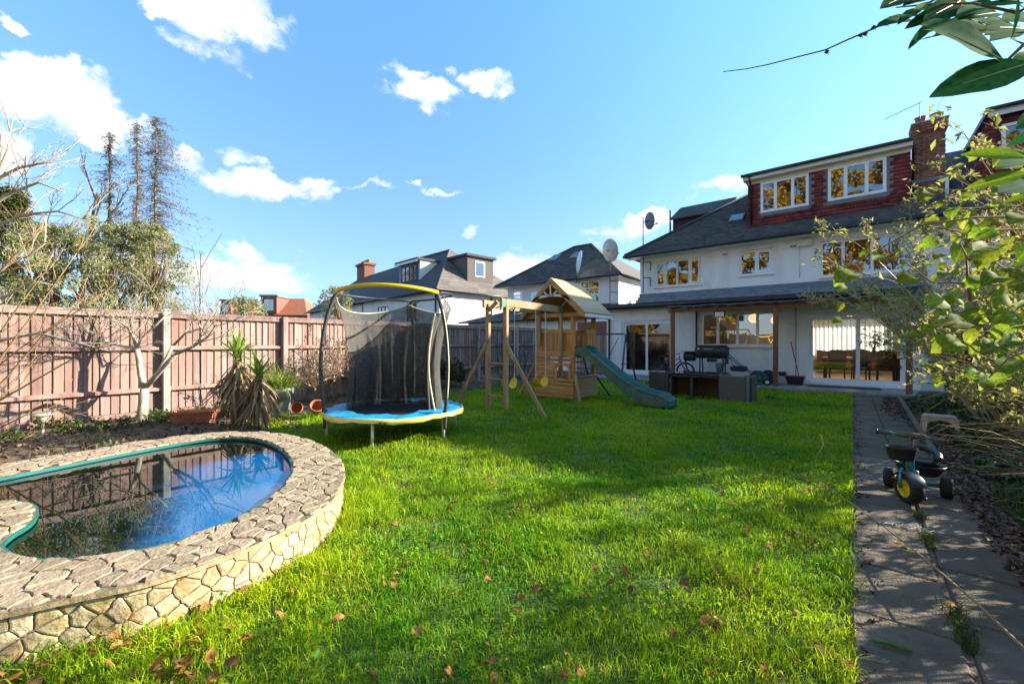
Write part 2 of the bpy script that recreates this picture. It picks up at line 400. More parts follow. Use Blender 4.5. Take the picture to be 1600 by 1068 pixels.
M['leaf_bay'] = pm('glossy_laurel_leaf', (.018, .105, .034), .85, col2=(.045, .16, .05), scale=14, rnd=.25, trans=.28, spec=.04)
M['leaf_bay_light'] = pm('young_laurel_leaf', (.14, .26, .012), .45, col2=(.26, .36, .02), scale=14, rnd=.2, trans=.6, spec=.12)
M['midrib'] = pm('leaf_midrib', (.22, .30, .09), .5, var=.1)
M['leaf_brown'] = pm('fallen_brown_leaf', (.22, .085, .022), .8, col2=(.50, .23, .06), scale=30, rnd=.5, hue=.012, trans=.25)
M['crumb'] = pm('brown_leaf_crumb', (.15, .06, .018), .85, col2=(.48, .24, .07), scale=4, attr=True, trans=.2)
M['litter'] = pm('leaf_litter', (.045, .025, .018), .9, col2=(.27, .16, .11), scale=4, attr=True)
M['yucca'] = pm('yucca_leaf', (.15, .28, .035), .45, col2=(.34, .45, .08), scale=4, rnd=.25, trans=.3)
M['yucca_dead'] = pm('dead_yucca_leaf', (.20, .12, .06), .85, col2=(.40, .29, .17), scale=6, rnd=.4, trans=.15)
M['strap'] = pm('strap_leaf', (.17, .26, .03), .5, col2=(.32, .38, .05), scale=4, rnd=.25, trans=.4)
M['terracotta'] = pm('terracotta', (.40, .13, .06), .85, var=.15, scale=6, dirt=(.3, .25, .2, .4), dscale=6)
M['old_pot'] = pm('grey_weathered_pot', (.13, .14, .15), .7, col2=(.27, .28, .28), scale=5, dirt=(.03, .035, .05, .6), dscale=3)
M['wood'] = pm('golden_softwood', (.40, .145, .028), .65, col2=(.70, .35, .10), scale=7, detail=6, stretch=(9, 9, .35), rnd=.2, bump=.2, bscale=60, dirt=(.24, .11, .045, .6), dscale=3)
M['wood_h'] = pm('golden_softwood_lengthwise', (.41, .175, .042), .65, col2=(.68, .38, .135), scale=7, detail=6, stretch=(.35, 9, 9), rnd=.2, bump=.2, bscale=60, dirt=(.26, .14, .065, .6), dscale=3)
M['wood_grey'] = pm('weathered_softwood', (.33, .20, .095), .75, col2=(.45, .30, .16), scale=3, stretch=(4, 4, .5), rnd=.1, bump=.15, bscale=60)
M['roof_wood'] = pm('pale_roof_panel', (.50, .29, .12), .6, col2=(.62, .41, .20), scale=2, rnd=.08, stretch=(1, .25, 1))
M['white_wood'] = pm('white_painted_trim', (.7, .71, .7), .6, var=.05)
M['green_plastic'] = pm('dark_green_plastic', (.012, .105, .085), .35, var=.2, scale=3, dirt=(.10, .20, .17, .6), dscale=7, stretch=(.5, 2, 2))
M['green_dull'] = pm('scuffed_green_plastic', (.06, .13, .105), .55, var=.25, scale=4, dirt=(.20, .25, .19, .6), dscale=6)
M['green_bracket'] = pm('green_bracket', (.02, .22, .13), .45, var=.1)
M['yellow'] = pm('yellow_plastic', (.74, .47, .012), .4, var=.08, scale=5)
M['rope'] = pm('pale_rope', (.55, .56, .52), .8, var=.15, scale=60)
M['blue_vinyl'] = pm('bright_blue_vinyl', (.01, .30, .52), .45, var=.2, scale=6, dirt=(.10, .28, .34, .4), dscale=5)
M['yellow_vinyl'] = pm('yellow_vinyl', (.72, .55, .06), .45, col2=(.78, .70, .32), scale=4)
M['yellow_foam'] = pm('bright_yellow_sleeve', (.75, .48, .01), .5, var=.08)
M['black_mat'] = pm('black_jump_mat', (.018, .018, .02), .7, var=.3)
M['foam'] = pm('dark_foam_sleeve', (.04, .042, .045), .7, var=.3, scale=12)
M['galv'] = pm('galvanised_steel', (.55, .55, .50), .45, var=.12, metal=.4, scale=8)
M['net'] = see_through('safety_net', (.075, .07, .064), .93, weave=.05)
M['net_thin'] = see_through('thin_safety_net', (.07, .066, .06), .80, weave=.1)
M['piping'] = pm('cream_pole_highlight', (.62, .58, .38), .7, var=.1)
M['dark_metal'] = pm('dark_grey_metal', (.045, .05, .058), .5, var=.2, metal=.3)
M['rattan'] = pm('dark_woven_rattan', (.055, .05, .045), .75, col2=(.105, .095, .085), scale=40, stretch=(1, 1, 3), bump=.6, bscale=110)
M['rattan_brown'] = pm('brown_rattan', (.07, .042, .022), .75, col2=(.12, .075, .04), scale=40, bump=.5, bscale=110)
M['table_glass'] = pm('smoked_table_glass', (.03, .032, .035), .06, var=.1, spec=.8)
M['soot'] = pm('sooty_black_steel', (.016, .016, .018), .45, col2=(.04, .038, .036), scale=5)
M['rubber'] = pm('black_rubber', (.02, .02, .021), .75, var=.25, bump=.2, bscale=80)
M['purple'] = pm('purple_bike_paint', (.24, .035, .28), .3, var=.1, coat=.4)
M['pink'] = pm('pink_bike_paint', (.55, .08, .22), .3, var=.1, coat=.4)
M['mower_green'] = pm('mower_green_plastic', (.01, .07, .055), .4, var=.15)
M['navy'] = pm('navy_plastic', (.015, .035, .075), .4, var=.15)
M['teal'] = pm('teal_enamel', (.03, .25, .30), .35, var=.08, coat=.3)
M['trike_yellow'] = pm('bright_yellow_hub', (.80, .55, .01), .4, var=.05)
M['black_smooth'] = pm('black_moulded_plastic', (.02, .02, .024), .35, var=.2)
M['grip'] = pm('brown_padded_sleeve', (.12, .085, .06), .8, var=.2)
M['stool'] = pm('faded_cream_plastic', (.55, .44, .36), .55, var=.1, dirt=(.22, .18, .12, .4), dscale=9)
M['red'] = pm('red_enamel', (.40, .03, .03), .5, var=.15)
M['bucket'] = pm('grey_bucket', (.17, .20, .21), .6, var=.1)
M['dish_grey'] = pm('grey_dish', (.13, .16, .19), .5, var=.12, scale=5)
M['dish_pale'] = pm('pale_dish', (.50, .50, .47), .6, col2=(.33, .33, .31), scale=4)
M['white_metal'] = pm('white_metal', (.72, .73, .73), .4, var=.04)
M['lens'] = pm('pale_lamp_lens', (.62, .60, .42), .25, var=.05)
M['stone_top'] = pm('flat_coping_stone', (.26, .19, .115), .8, col2=(.43, .335, .22), scale=9, detail=8, rnd=.22, hue=.01, bump=.5, bscale=45, dirt=(.15, .11, .07, .6), dscale=9)
M['stone_wall'] = pm('rounded_wall_stone', (.36, .24, .10), .65, col2=(.56, .46, .30), scale=9, detail=8, rnd=.24, hue=.022, bump=.5, bscale=30, dirt=(.17, .15, .08, .65), dscale=8)
M['grout'] = pm('dark_grout', (.17, .135, .085), .95, var=.4, scale=20, bump=.5, bscale=60)
M['pool_trim'] = pm('green_pool_trim', (.012, .155, .11), .45, var=.15, scale=10)
M['liner'] = pm('blue_pool_liner', (.008, .055, .20), .6, var=.1)
M['coir'] = pm('brown_door_mat', (.075, .06, .05), .95, var=.2, scale=60)
def veins(m, n=7.0, lighter=(.30, .42, .10)):
    nt = m.node_tree; N = nt.nodes; L = nt.links; b = N['Principled BSDF']
    src_ = b.inputs['Base Color'].links[0].from_socket; tgt = [l.to_socket for l in src_.links]
    tc = N.new('ShaderNodeTexCoord'); sp_ = N.new('ShaderNodeSeparateXYZ'); L.new(tc.outputs['Object'], sp_.inputs[0])
    def mm(op, a, b_):
        q = N.new('ShaderNodeMath'); q.operation = op
        for i, x in enumerate((a, b_)):
            if x is None: continue
            if isinstance(x, (int, float)): q.inputs[i].default_value = x
            else: L.new(x, q.inputs[i])
        return q.outputs[0]
    ay = mm('ABSOLUTE', sp_.outputs[1], None); f = mm('FRACT', mm('MULTIPLY', mm('SUBTRACT', sp_.outputs[0], mm('MULTIPLY', ay, .9)), n), None)
    v = mm('MULTIPLY', mm('ADD', mm('MULTIPLY', mm('LESS_THAN', f, .10), .45), mm('LESS_THAN', ay, .016)), .55)
    mx = N.new('ShaderNodeMixRGB'); L.new(v, mx.inputs['Fac']); L.new(src_, mx.inputs['Color1']); mx.inputs['Color2'].default_value = (*lighter, 1)
    for t in tgt: L.new(mx.outputs[0], t)
veins(M['leaf_big'], 7, (.42, .50, .10)); veins(M['leaf_bay'], 11, (.05, .15, .05)); veins(M['leaf_bay_light'], 11, (.35, .45, .06))
M['string'] = pm('pale_string', (.55, .55, .53), .8, var=.1)
# ================================================================ the setting
rng = random.Random(7)
nr = np.random.default_rng(11)
GX, GY = 3000, 3000
g = MB().quad((-1500, -1500, -.06), (1500, -1500, -.06), (1500, 1500, -.06), (-1500, 1500, -.06)).build('ground', pm('far_ground', (.06, .065, .03), .95, col2=(.09, .085, .05), scale=.3), k='structure')

def smooth_noise(x, y, s=1.0, o=0.0):
    x = np.asarray(x) * s + o; y = np.asarray(y) * s - o
    return (np.sin(x * 1.7 + 1.3 * np.sin(y * 1.1)) + np.sin(y * 2.3 + 1.7 * np.sin(x * .9 + 1)) + np.sin((x + y) * 3.1 + np.sin(x * 2.7)) * .5 + np.sin((x - y) * 4.7 + 2) * .4) / 2.9
def lawn_z(x, y): return .018 * smooth_noise(x, y, 1.3) + .008 * smooth_noise(x, y, 5.0, 2)
def grid_sheet(name, x0, x1, y0, y1, nx, ny, zf, mat, k='structure'):
    xs = np.linspace(x0, x1, nx + 1); ys = np.linspace(y0, y1, ny + 1)
    X, Y = np.meshgrid(xs, ys); Z = zf(X, Y)
    V = np.stack([X.ravel(), Y.ravel(), np.asarray(Z).ravel()], 1)
    i = np.arange(nx)[None, :] + (nx + 1) * np.arange(ny)[:, None]; i = i.ravel()
    return np_mesh(name, V, [np.stack([i, i + 1, i + nx + 2, i + nx + 1], 1)], mat, k=k, smooth=True)
grid_sheet('lawn', -8.6, -.02, -4.0, 13.93, 110, 220, lambda x, y: lawn_z(x, y) - .012, M['lawn'])
def bed_z(x, y): return .03 + .03 * smooth_noise(x, y, 2.4, 1) + .012 * smooth_noise(x, y, 9, 3)
def left_bed_z(x, y):
    edge = np.where(y < 2.6, -6.45, -7.95 - .25 * np.sin(y * .9))
    t = np.clip((edge - x) / .35, 0, 1)
    return bed_z(x, y) * t - .08 * (1 - t)
grid_sheet('flowerbed', -9.85, -6.0, -5.0, 14.5, 60, 180, left_bed_z, M['soil'])
def right_bed_z(x, y):
    t = np.clip((x - .93 - .12 * np.sin(y * 1.3)) / .5, 0, 1)
    return (bed_z(x, y) + .05) * t - .03 * (1 - t) + .004
grid_sheet('planting_bed', .86, 7.0, -4.0, 15.2, 60, 160, right_bed_z, M['soil'])

# path of two rows of slabs
path = MB().box(-.01, 1.02, -2.0, 13.99, -.05, -.012).build('path', M['soil'], k='structure')
def slab(x0, x1, y0, y1):
    s = MB(); z = rng.uniform(-.003, .006); tz = rng.uniform(-.004, .004)
    c = .010
    j = lambda: rng.uniform(-.006, .006)
    b = [(x0 + j(), y0 + j()), (x1 + j(), y0 + j()), (x1 + j(), y1 + j()), (x0 + j(), y1 + j())]
    cx, cy = (x0 + x1) / 2, (y0 + y1) / 2
    t = [(px + (c if px < cx else -c), py + (c if py < cy else -c)) for px, py in b]
    v = [(px, py, -.04) for px, py in b] + [(px, py, z - .007) for px, py in b] + [(px, py, z + (tz if i < 2 else -tz)) for i, (px, py) in enumerate(t)]
    f = [(8, 9, 10, 11)]
    for k in range(4):
        l = (k + 1) % 4; f += [(k, l, l + 4, k + 4), (k + 4, l + 4, l + 8, k + 8)]
    s.add(v, f); return s.build('paving_slab', M['slab'], path)
y = -1.6
while y < 13.8:
    ln = .62 + rng.uniform(-.015, .015)
    slab(.005, .385, y, min(y + ln - .008, 13.96)); slab(.40 + (.02 if y < 6 else 0), (1.03 if y < 6.2 else .86) + rng.uniform(-.01, .01), y + .21, min(y + .21 + ln - .008, 13.96))
    y += ln
kerb = MB().beam((.765, 6.9, .03), (.885, 13.7, .03), .06, .09).build('edging_board', M['edging'], bevel=.008)
tag(kerb, 'low grey edging board along the right side of the far path', 'edging')

# patio
patio = MB().box(-8.0, 1.5, 14.02, 15.62, -.05, .038).build('patio', M['soil'], k='structure')
tile_me = {}
for r_, (ya, yb) in enumerate([(14.0, 14.38), (14.385, 14.765), (14.77, 15.15), (15.155, 15.56)]):
    nx = 46
    for i in range(nx):
        x0 = -7.7 + i * .2 + (.1 if r_ % 2 else 0)
        s = MB(); x1 = x0 + .194; c = .006; zt = .058
        s.add([(0, 0, -.02), (.194, 0, -.02), (.194, yb - ya, -.02), (0, yb - ya, -.02), (0, 0, zt - .005), (.194, 0, zt - .005), (.194, yb - ya, zt - .005), (0, yb - ya, zt - .005), (c, c, zt), (.194 - c, c, zt), (.194 - c, yb - ya - c, zt), (c, yb - ya - c, zt)],
              [(8, 9, 10, 11), (0, 1, 5, 4), (1, 2, 6, 5), (2, 3, 7, 6), (3, 0, 4, 7), (4, 5, 9, 8), (5, 6, 10, 9), (6, 7, 11, 10), (7, 4, 8, 11)])
        if r_ not in tile_me:
            o = s.build('patio_tile', M['tile'], patio, world=False); tile_me[r_] = o.data
        else: o = link('patio_tile', tile_me[r_], None, patio)
        o.location = (x0, ya, rng.uniform(-.002, .003)); o.rotation_euler = (rng.uniform(-.004, .004), rng.uniform(-.008, .008), 0)

# ---------------------------------------------------------------- pool
def catmull(pts, n=6):
    m = len(pts); out = []
    P_ = [Vector((*p, 0)) for p in pts]
    for i in range(m):
        a, b, c, d = P_[i - 1], P_[i], P_[(i + 1) % m], P_[(i + 2) % m]
        for k in range(n):
            t = k / n
            q = .5 * ((2 * b) + (c - a) * t + (2 * a - 5 * b + 4 * c - d) * t * t + (3 * b - a - 3 * c + d) * t ** 3)
            out.append((q.x, q.y))
    return out
outer = catmull([(-2.64, .18), (-2.53, .45), (-2.52, .75), (-2.60, 1.10), (-2.76, 1.40), (-3.05, 1.68), (-3.45, 1.93), (-3.88, 2.10), (-4.35, 2.20), (-4.84, 2.24), (-5.30, 2.19), (-5.70, 2.04), (-6.02, 1.75), (-6.17, 1.35), (-6.15, .9), (-6.05, .45), (-5.97, 0), (-5.93, -.6), (-5.7, -1.25), (-5.2, -1.7), (-4.5, -1.85), (-3.8, -1.6), (-3.2, -1.0), (-2.85, -.35)])
inner = catmull([(-3.02, .36), (-2.94, .58), (-2.97, .85), (-3.12, 1.12), (-3.38, 1.38), (-3.72, 1.60), (-4.12, 1.76), (-4.57, 1.86), (-5.03, 1.90), (-5.40, 1.84), (-5.68, 1.64), (-5.75, 1.35), (-5.68, .90), (-5.56, .46), (-5.43, .02), (-5.36, -.5), (-5.2, -.95), (-4.95, -1.05), (-4.74, -.75), (-4.68, -.3), (-4.60, .02), (-4.48, .12), (-4.30, .165), (-4.12, .165), (-3.92, .13), (-3.78, .06), (-3.64, .02), (-3.50, .035), (-3.34, .085), (-3.16, .19)])
def inside(p, poly):
    x, y = p; c = False; n = len(poly); j = n - 1
    for i in range(n):
        xi, yi = poly[i]; xj, yj = poly[j]
        if (yi > y) != (yj > y) and x < (xj - xi) * (y - yi) / (yj - yi) + xi: c = not c
        j = i
    return c
def nearest(p, poly):
    best = None; bd = 1e9; n = len(poly); px, py = p
    for i in range(n):
        ax, ay = poly[i]; bx, by = poly[(i + 1) % n]; dx, dy = bx - ax, by - ay
        t = max(0, min(1, ((px - ax) * dx + (py - ay) * dy) / (dx * dx + dy * dy + 1e-12)))
        qx, qy = ax + t * dx, ay + t * dy; d = (qx - px) ** 2 + (qy - py) ** 2
        if d < bd: bd = d; best = (qx, qy)
    return best, math.sqrt(bd)
def cell(site, sites, half):
    x, y = site
    poly = [(x - half, y - half), (x + half, y - half), (x + half, y + half), (x - half, y + half)]
    for (qx, qy) in sites:
        if (qx, qy) == site or abs(qx - x) > half * 2 or abs(qy - y) > half * 2: continue
        nx, ny = qx - x, qy - y; mx, my = (qx + x) / 2, (qy + y) / 2
        out = []
        for i in range(len(poly)):
            a = poly[i]; b = poly[(i + 1) % len(poly)]
            da = (a[0] - mx) * nx + (a[1] - my) * ny; db = (b[0] - mx) * nx + (b[1] - my) * ny
            if da <= 0: out.append(a)
            if (da < 0) != (db < 0) and da != db:
                t = da / (da - db); out.append((a[0] + (b[0] - a[0]) * t, a[1] + (b[1] - a[1]) * t))
        poly = out
        if len(poly) < 3: return None
    # drop near-duplicate corners
    res = []
    for p in poly:
        if not res or math.dist(p, res[-1]) > .006: res.append(p)
    if len(res) > 2 and math.dist(res[0], res[-1]) <= .006: res.pop()
    return res if len(res) > 2 else None
def shrink(poly, gap):
    cx = sum(p[0] for p in poly) / len(poly); cy = sum(p[1] for p in poly) / len(poly)
    out = []
    for x, y in poly:
        d = math.hypot(x - cx, y - cy); k = max(.3, 1 - gap / max(d, 1e-6)); out.append((cx + (x - cx) * k, cy + (y - cy) * k))
    return out
TOP = .25
pool = thing('garden_pool', 'raised kidney-shaped garden pool with a crazy-paved rim and stone-clad wall', 'pool', (-4.3, .4, 0))
# body
def loop_fill(loops, z, flip=False):
    bm = bmesh.new()
    for lp in loops:
        vs = [bm.verts.new((x, y, z)) for x, y in lp]
        for i in range(len(vs)): bm.edges.new((vs[i], vs[(i + 1) % len(vs)]))
    bmesh.ops.triangle_fill(bm, edges=list(bm.edges), use_beauty=True, use_dissolve=False, normal=(0, 0, 1))
    bmesh.ops.recalc_face_normals(bm, faces=bm.faces)
    bm.verts.index_update()
    V = [tuple(v.co) for v in bm.verts]; Fc = [tuple(v.index for v in f.verts) for f in bm.faces]; bm.free()
    return V, Fc
b = MB(); b.add(*loop_fill([outer, inner], TOP - .012))
def wall_strip(mb, poly, z0, z1, off=0.0):
    n = len(poly)
    for i in range(n):
        a, c = poly[i], poly[(i + 1) % n]; mb.quad((*a, z0), (*c, z0), (*c, z1), (*a, z1))
def offset_poly(poly, d):
    n = len(poly); out = []
    for i in range(n):
        ax, ay = poly[i - 1]; bx, by = poly[(i + 1) % n]; tx, ty = bx - ax, by - ay; l = math.hypot(tx, ty) or 1
        out.append((poly[i][0] + ty / l * d, poly[i][1] - tx / l * d))
    return out
o_in = offset_poly(outer, -.022)   # wall face, a little inside the rim
if not inside(o_in[10], outer): o_in = offset_poly(outer, .022)
b2 = MB(); wall_strip(b2, o_in, -.12, TOP - .013)
b.build('rim_bed', M['grout'], pool); b2.build('wall_core', M['grout'], pool)
b = MB(); wall_strip(b, outer, TOP - .034, TOP - .012); b.build('rim_edge', M['stone_wall'], pool)
b = MB(); wall_strip(b, inner, -.45, TOP - .012); b.build('pool_side', M['liner'], pool)
i2 = offset_poly(inner, .012)
if not inside(i2[10], inner): i2 = offset_poly(inner, -.012)
b = MB(); wall_strip(b, i2, TOP - .036, TOP - .012)
for i in range(len(i2)): b.quad((*inner[i], TOP - .013), (*inner[(i + 1) % len(inner)], TOP - .013), (*i2[(i + 1) % len(i2)], TOP - .0125), (*i2[i], TOP - .0125))
b; b.build('edge_trim', M['pool_trim'], pool, smooth=True)
# coping stones
def in_rim(p): return inside(p, outer) and not inside(p, inner)
def scatter(phases, pick, ok=lambda p: True, sx=1.0):
    out = []
    for rad, n in phases:
        for _ in range(n):
            p = pick()
            if all(abs(q[0] - p[0]) > rad * sx or abs(q[1] - p[1]) > rad or math.hypot((q[0] - p[0]) / sx, q[1] - p[1]) > rad for q in out) and ok(p): out.append(p)
    return out
def wavy(poly, amp=.011, f=26.0, parts=3):
    out = []
    for i in range(len(poly)):
        a, b_ = poly[i], poly[(i + 1) % len(poly)]
        k_ = parts if math.dist(a, b_) > .03 else 1
        for k in range(k_):
            t = k / k_; x, y = a[0] + (b_[0] - a[0]) * t, a[1] + (b_[1] - a[1]) * t
            v = mnoise.noise_vector(Vector((x * f, y * f, 3.7))); out.append((x + v.x * amp, y + v.y * amp))
    return out
sites = scatter(((.20, 260), (.12, 1500), (.075, 6500)), lambda: (rng.uniform(-6.5, -2.3), rng.uniform(-1.0, 2.5)), lambda p: in_rim(p) or nearest(p, outer)[1] < .12 or nearest(p, inner)[1] < .12)
cells = []
for p in sites:
    if not in_rim(p): continue
    c = cell(p, sites, .24)
    if not c: continue
    c = wavy(c)
    c2 = []
    for q in c:
        if not inside(q, outer): q = nearest(q, outer)[0]
        elif inside(q, inner): q = nearest(q, inner)[0]
        c2.append(q)
    c2 = shrink(c2, rng.uniform(.002, .0055))
    cells.append((math.hypot(p[0], p[1]), c2))
cells.sort(key=lambda t: t[0])
def stone_top(mb, c):
    h = TOP + rng.uniform(-.002, .004); tl = rng.uniform(-.03, .03); tu = rng.uniform(-.03, .03)
    n = len(c); cx = sum(p[0] for p in c) / n; cy = sum(p[1] for p in c) / n
    up = shrink(c, .005)
    v = [(x, y, TOP - .02) for x, y in c] + [(x, y, h - .006) for x, y in c] + [(x, y, h + (x - cx) * tl + (y - cy) * tu) for x, y in up]
    f = [tuple(range(2 * n, 3 * n))]
    for i in range(n):
        j = (i + 1) % n; f += [(i, j, j + n, i + n), (i + n, j + n, j + 2 * n, i + 2 * n)]
    mb.add(v, f)
rest_mb = MB()
for k_, (d, c) in enumerate(cells):
    if k_ < 290:
        s = MB(); stone_top(s, c); s.build('coping_stone', M['stone_top'], pool, fix=True)
    else: stone_top(rest_mb, c)
if rest_mb.v: rest_mb.build('small_coping', M['stone_top'], pool, k='stuff', fix=True)
# wall stones: laid out on the unrolled wall
wl_ = o_in; cum = [0]
for i in range(len(wl_)): cum.append(cum[-1] + math.dist(wl_[i], wl_[(i + 1) % len(wl_)]))
LW = cum[-1]
sgn = 1 if inside(offset_poly(o_in, -.01)[5], o_in) else -1
def on_wall(s, z, out):
    s %= LW
    import bisect
    i = bisect.bisect_right(cum, s) - 1; i = min(i, len(wl_) - 1); t = (s - cum[i]) / max(1e-6, cum[i + 1] - cum[i])
    a = wl_[i]; b_ = wl_[(i + 1) % len(wl_)]; tx, ty = b_[0] - a[0], b_[1] - a[1]; l = math.hypot(tx, ty) or 1
    return (a[0] + tx * t + sgn * ty / l * out, a[1] + ty * t - sgn * tx / l * out, z)
sites = scatter(((.16, 90), (.10, 700), (.055, 3500)), lambda: (rng.uniform(-1.3, 4.6), rng.uniform(-.16, .32)), sx=1.15)
wc = []
for p in sites:
    if p[1] < -.05 or p[1] > .235: continue
    c = cell(p, sites, .24)
    if not c: continue
    c = wavy(c, .008)
    c = [(x, max(-.09, min(TOP - .036, y_))) for x, y_ in c]; c = shrink(c, rng.uniform(.0015, .004))
    q = on_wall(p[0], p[1], 0); wc.append((math.hypot(q[0], q[1]), c))
wc.sort(key=lambda t: t[0])
def stone_side(mb, c):
    n = len(c); cx = sum(p[0] for p in c) / n; cy = sum(p[1] for p in c) / n
    m1 = shrink(c, .002); m2 = shrink(c, .010); o1 = rng.uniform(.004, .009)
    v = [on_wall(x, z, -.004) for x, z in c] + [on_wall(x, z, o1 * .72) for x, z in m1] + [on_wall(x, z, o1) for x, z in m2] + [on_wall(cx, cy, o1 + .001)]
    f = []
    for i in range(n):
        j = (i + 1) % n; f += [(i, j, j + n, i + n), (i + n, j + n, j + 2 * n, i + 2 * n), (i + 2 * n, j + 2 * n, 3 * n)]
    mb.add(v, f)
rest_mb = MB()
for k_, (d, c) in enumerate(wc):
    if k_ < 290:
        s = MB(); stone_side(s, c); s.build('wall_stone', M['stone_wall'], pool, fix=True)
    else: stone_side(rest_mb, c)
if rest_mb.v: rest_mb.build('small_wall_stones', M['stone_wall'], pool, k='stuff', smooth=True, fix=True)
# water
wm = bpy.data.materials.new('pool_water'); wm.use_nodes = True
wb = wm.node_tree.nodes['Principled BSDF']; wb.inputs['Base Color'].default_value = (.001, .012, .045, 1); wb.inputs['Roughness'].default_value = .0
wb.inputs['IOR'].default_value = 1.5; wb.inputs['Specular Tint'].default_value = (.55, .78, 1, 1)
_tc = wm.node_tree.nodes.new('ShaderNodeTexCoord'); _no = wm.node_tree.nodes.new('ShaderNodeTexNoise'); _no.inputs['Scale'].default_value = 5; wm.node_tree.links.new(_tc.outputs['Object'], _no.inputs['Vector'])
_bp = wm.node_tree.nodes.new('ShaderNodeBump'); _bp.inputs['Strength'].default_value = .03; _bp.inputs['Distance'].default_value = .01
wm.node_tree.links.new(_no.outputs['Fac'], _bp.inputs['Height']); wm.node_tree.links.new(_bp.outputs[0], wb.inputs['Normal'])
# sky and tree reflections painted into the water: blue patch, dark green elsewhere
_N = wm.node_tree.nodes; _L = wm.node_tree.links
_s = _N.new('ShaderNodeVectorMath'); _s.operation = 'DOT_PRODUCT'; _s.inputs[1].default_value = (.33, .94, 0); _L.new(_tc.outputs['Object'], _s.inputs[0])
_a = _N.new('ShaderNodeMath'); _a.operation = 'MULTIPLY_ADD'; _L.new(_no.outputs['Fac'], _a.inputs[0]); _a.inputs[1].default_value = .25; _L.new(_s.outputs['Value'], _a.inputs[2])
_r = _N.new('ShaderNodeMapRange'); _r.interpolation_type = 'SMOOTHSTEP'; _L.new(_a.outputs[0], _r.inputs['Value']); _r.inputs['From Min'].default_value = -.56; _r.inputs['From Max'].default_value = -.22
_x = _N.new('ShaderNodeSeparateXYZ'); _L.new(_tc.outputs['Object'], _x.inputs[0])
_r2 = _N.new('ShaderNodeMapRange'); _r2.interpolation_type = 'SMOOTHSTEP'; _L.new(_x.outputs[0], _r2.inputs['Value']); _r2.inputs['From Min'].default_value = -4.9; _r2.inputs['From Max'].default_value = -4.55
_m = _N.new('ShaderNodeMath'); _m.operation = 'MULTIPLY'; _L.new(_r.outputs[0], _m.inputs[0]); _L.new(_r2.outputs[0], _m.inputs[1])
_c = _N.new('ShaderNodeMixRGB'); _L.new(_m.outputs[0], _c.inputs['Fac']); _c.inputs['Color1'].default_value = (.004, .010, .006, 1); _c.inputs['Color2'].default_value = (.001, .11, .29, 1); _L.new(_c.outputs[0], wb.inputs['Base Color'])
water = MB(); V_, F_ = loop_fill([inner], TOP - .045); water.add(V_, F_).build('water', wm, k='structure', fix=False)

# ---------------------------------------------------------------- grass
def grass_mesh(name, P, hgt, wid, lean, rnd, mat, k='stuff', parent=None):
    n = len(P); a = nr.uniform(0, 2 * PI, n); la = nr.uniform(0, 2 * PI, n)
    sx, sy = np.cos(a) * wid / 2, np.sin(a) * wid / 2
    lx, ly = np.cos(la) * lean * hgt, np.sin(la) * lean * hgt
    z = np.zeros(n)
    b0 = P - np.stack([sx, sy, z], 1); b1 = P + np.stack([sx, sy, z], 1)
    mid = P + np.stack([lx * .3, ly * .3, hgt * .6], 1)
    m0 = mid - np.stack([sx, sy, z], 1) * .8; m1 = mid + np.stack([sx, sy, z], 1) * .8
    tip = P + np.stack([lx, ly, hgt * np.sqrt(np.clip(1 - (lean * .8) ** 2, .1, 1))], 1)
    V = np.stack([b0, b1, m1, m0, tip], 1).reshape(-1, 3)
    i = np.arange(n) * 5
    return np_mesh(name, V, [np.stack([i, i + 1, i + 2, i + 3], 1), np.stack([i + 3, i + 2, i + 4], 1)], mat, parent, k, rnd=np.repeat(rnd, 5))
ob = np.array(outer); obx0, obx1, oby0, oby1 = ob[:, 0].min(), ob[:, 0].max(), ob[:, 1].min(), ob[:, 1].max()
def in_poly_np(x, y, poly):
    c = np.zeros(len(x), bool); j = len(poly) - 1
    for i in range(len(poly)):
        xi, yi = poly[i]; xj, yj = poly[j]
        t = ((yi > y) != (yj > y)) & (x < (xj - xi) * (y - yi) / (yj - yi + 1e-12) + xi); c ^= t; j = i
    return c
Ps = []; Hs = []; Ws = []; Ls = []
for r0, r1, dens, h, w in [(0, 2.3, 9000, .060, .0042), (2.3, 4.2, 7600, .062, .0055), (4.2, 7, 3600, .062, .0085), (7, 11, 1700, .064, .013), (11, 18, 900, .068, .019)]:
    n = int(dens * 8.2 * 17.5)
    x = nr.uniform(-8.2, .015, n); y = nr.uniform(-2.6, 13.96, n); r = np.hypot(x, y)
    keep = (r >= r0) & (r < r1)
    x, y = x[keep], y[keep]
    edge = np.where(y < 2.6, -6.4, -7.85 - .25 * np.sin(y * .9))
    keep = (x > edge + nr.normal(0, .12, len(x))) & ~in_poly_np(x, y, outer) & (y > -1.8 + nr.uniform(0, .4, len(x)))
    # thinner patches
    keep &= nr.uniform(0, 1, len(x)) < np.clip(.82 + .45 * smooth_noise(x, y, 2.1, 5) + .4 * smooth_noise(x, y, 7.5, 2), .3, 1)
    x, y = x[keep], y[keep]
    hh = h * nr.uniform(.4, 1.2, len(x)) * np.clip(.95 + .6 * smooth_noise(x, y, 3.1, 3) + .4 * smooth_noise(x, y, 8, 1), .35, 2.1)
    tall = nr.uniform(0, 1, len(x)) < .015; hh[tall] *= 1.9
    near_pool = np.hypot((x + 4.3) / 2.0, (y - .4) / 1.95)   # longer unmown blades along the pool wall
    hh *= np.where((near_pool < 1.12) & (x > -4.5), 1.55, 1.0)
    hh *= np.where(x > -.06, 1.2, 1)
    Ps.append(np.stack([x, y, lawn_z(x, y) - .012], 1)); Hs.append(hh); Ws.append(np.full(len(x), w) * nr.uniform(.6, 1.3, len(x))); Ls.append(nr.uniform(.25, 1.15, len(x)))
P = np.concatenate(Ps); H_ = np.concatenate(Hs)
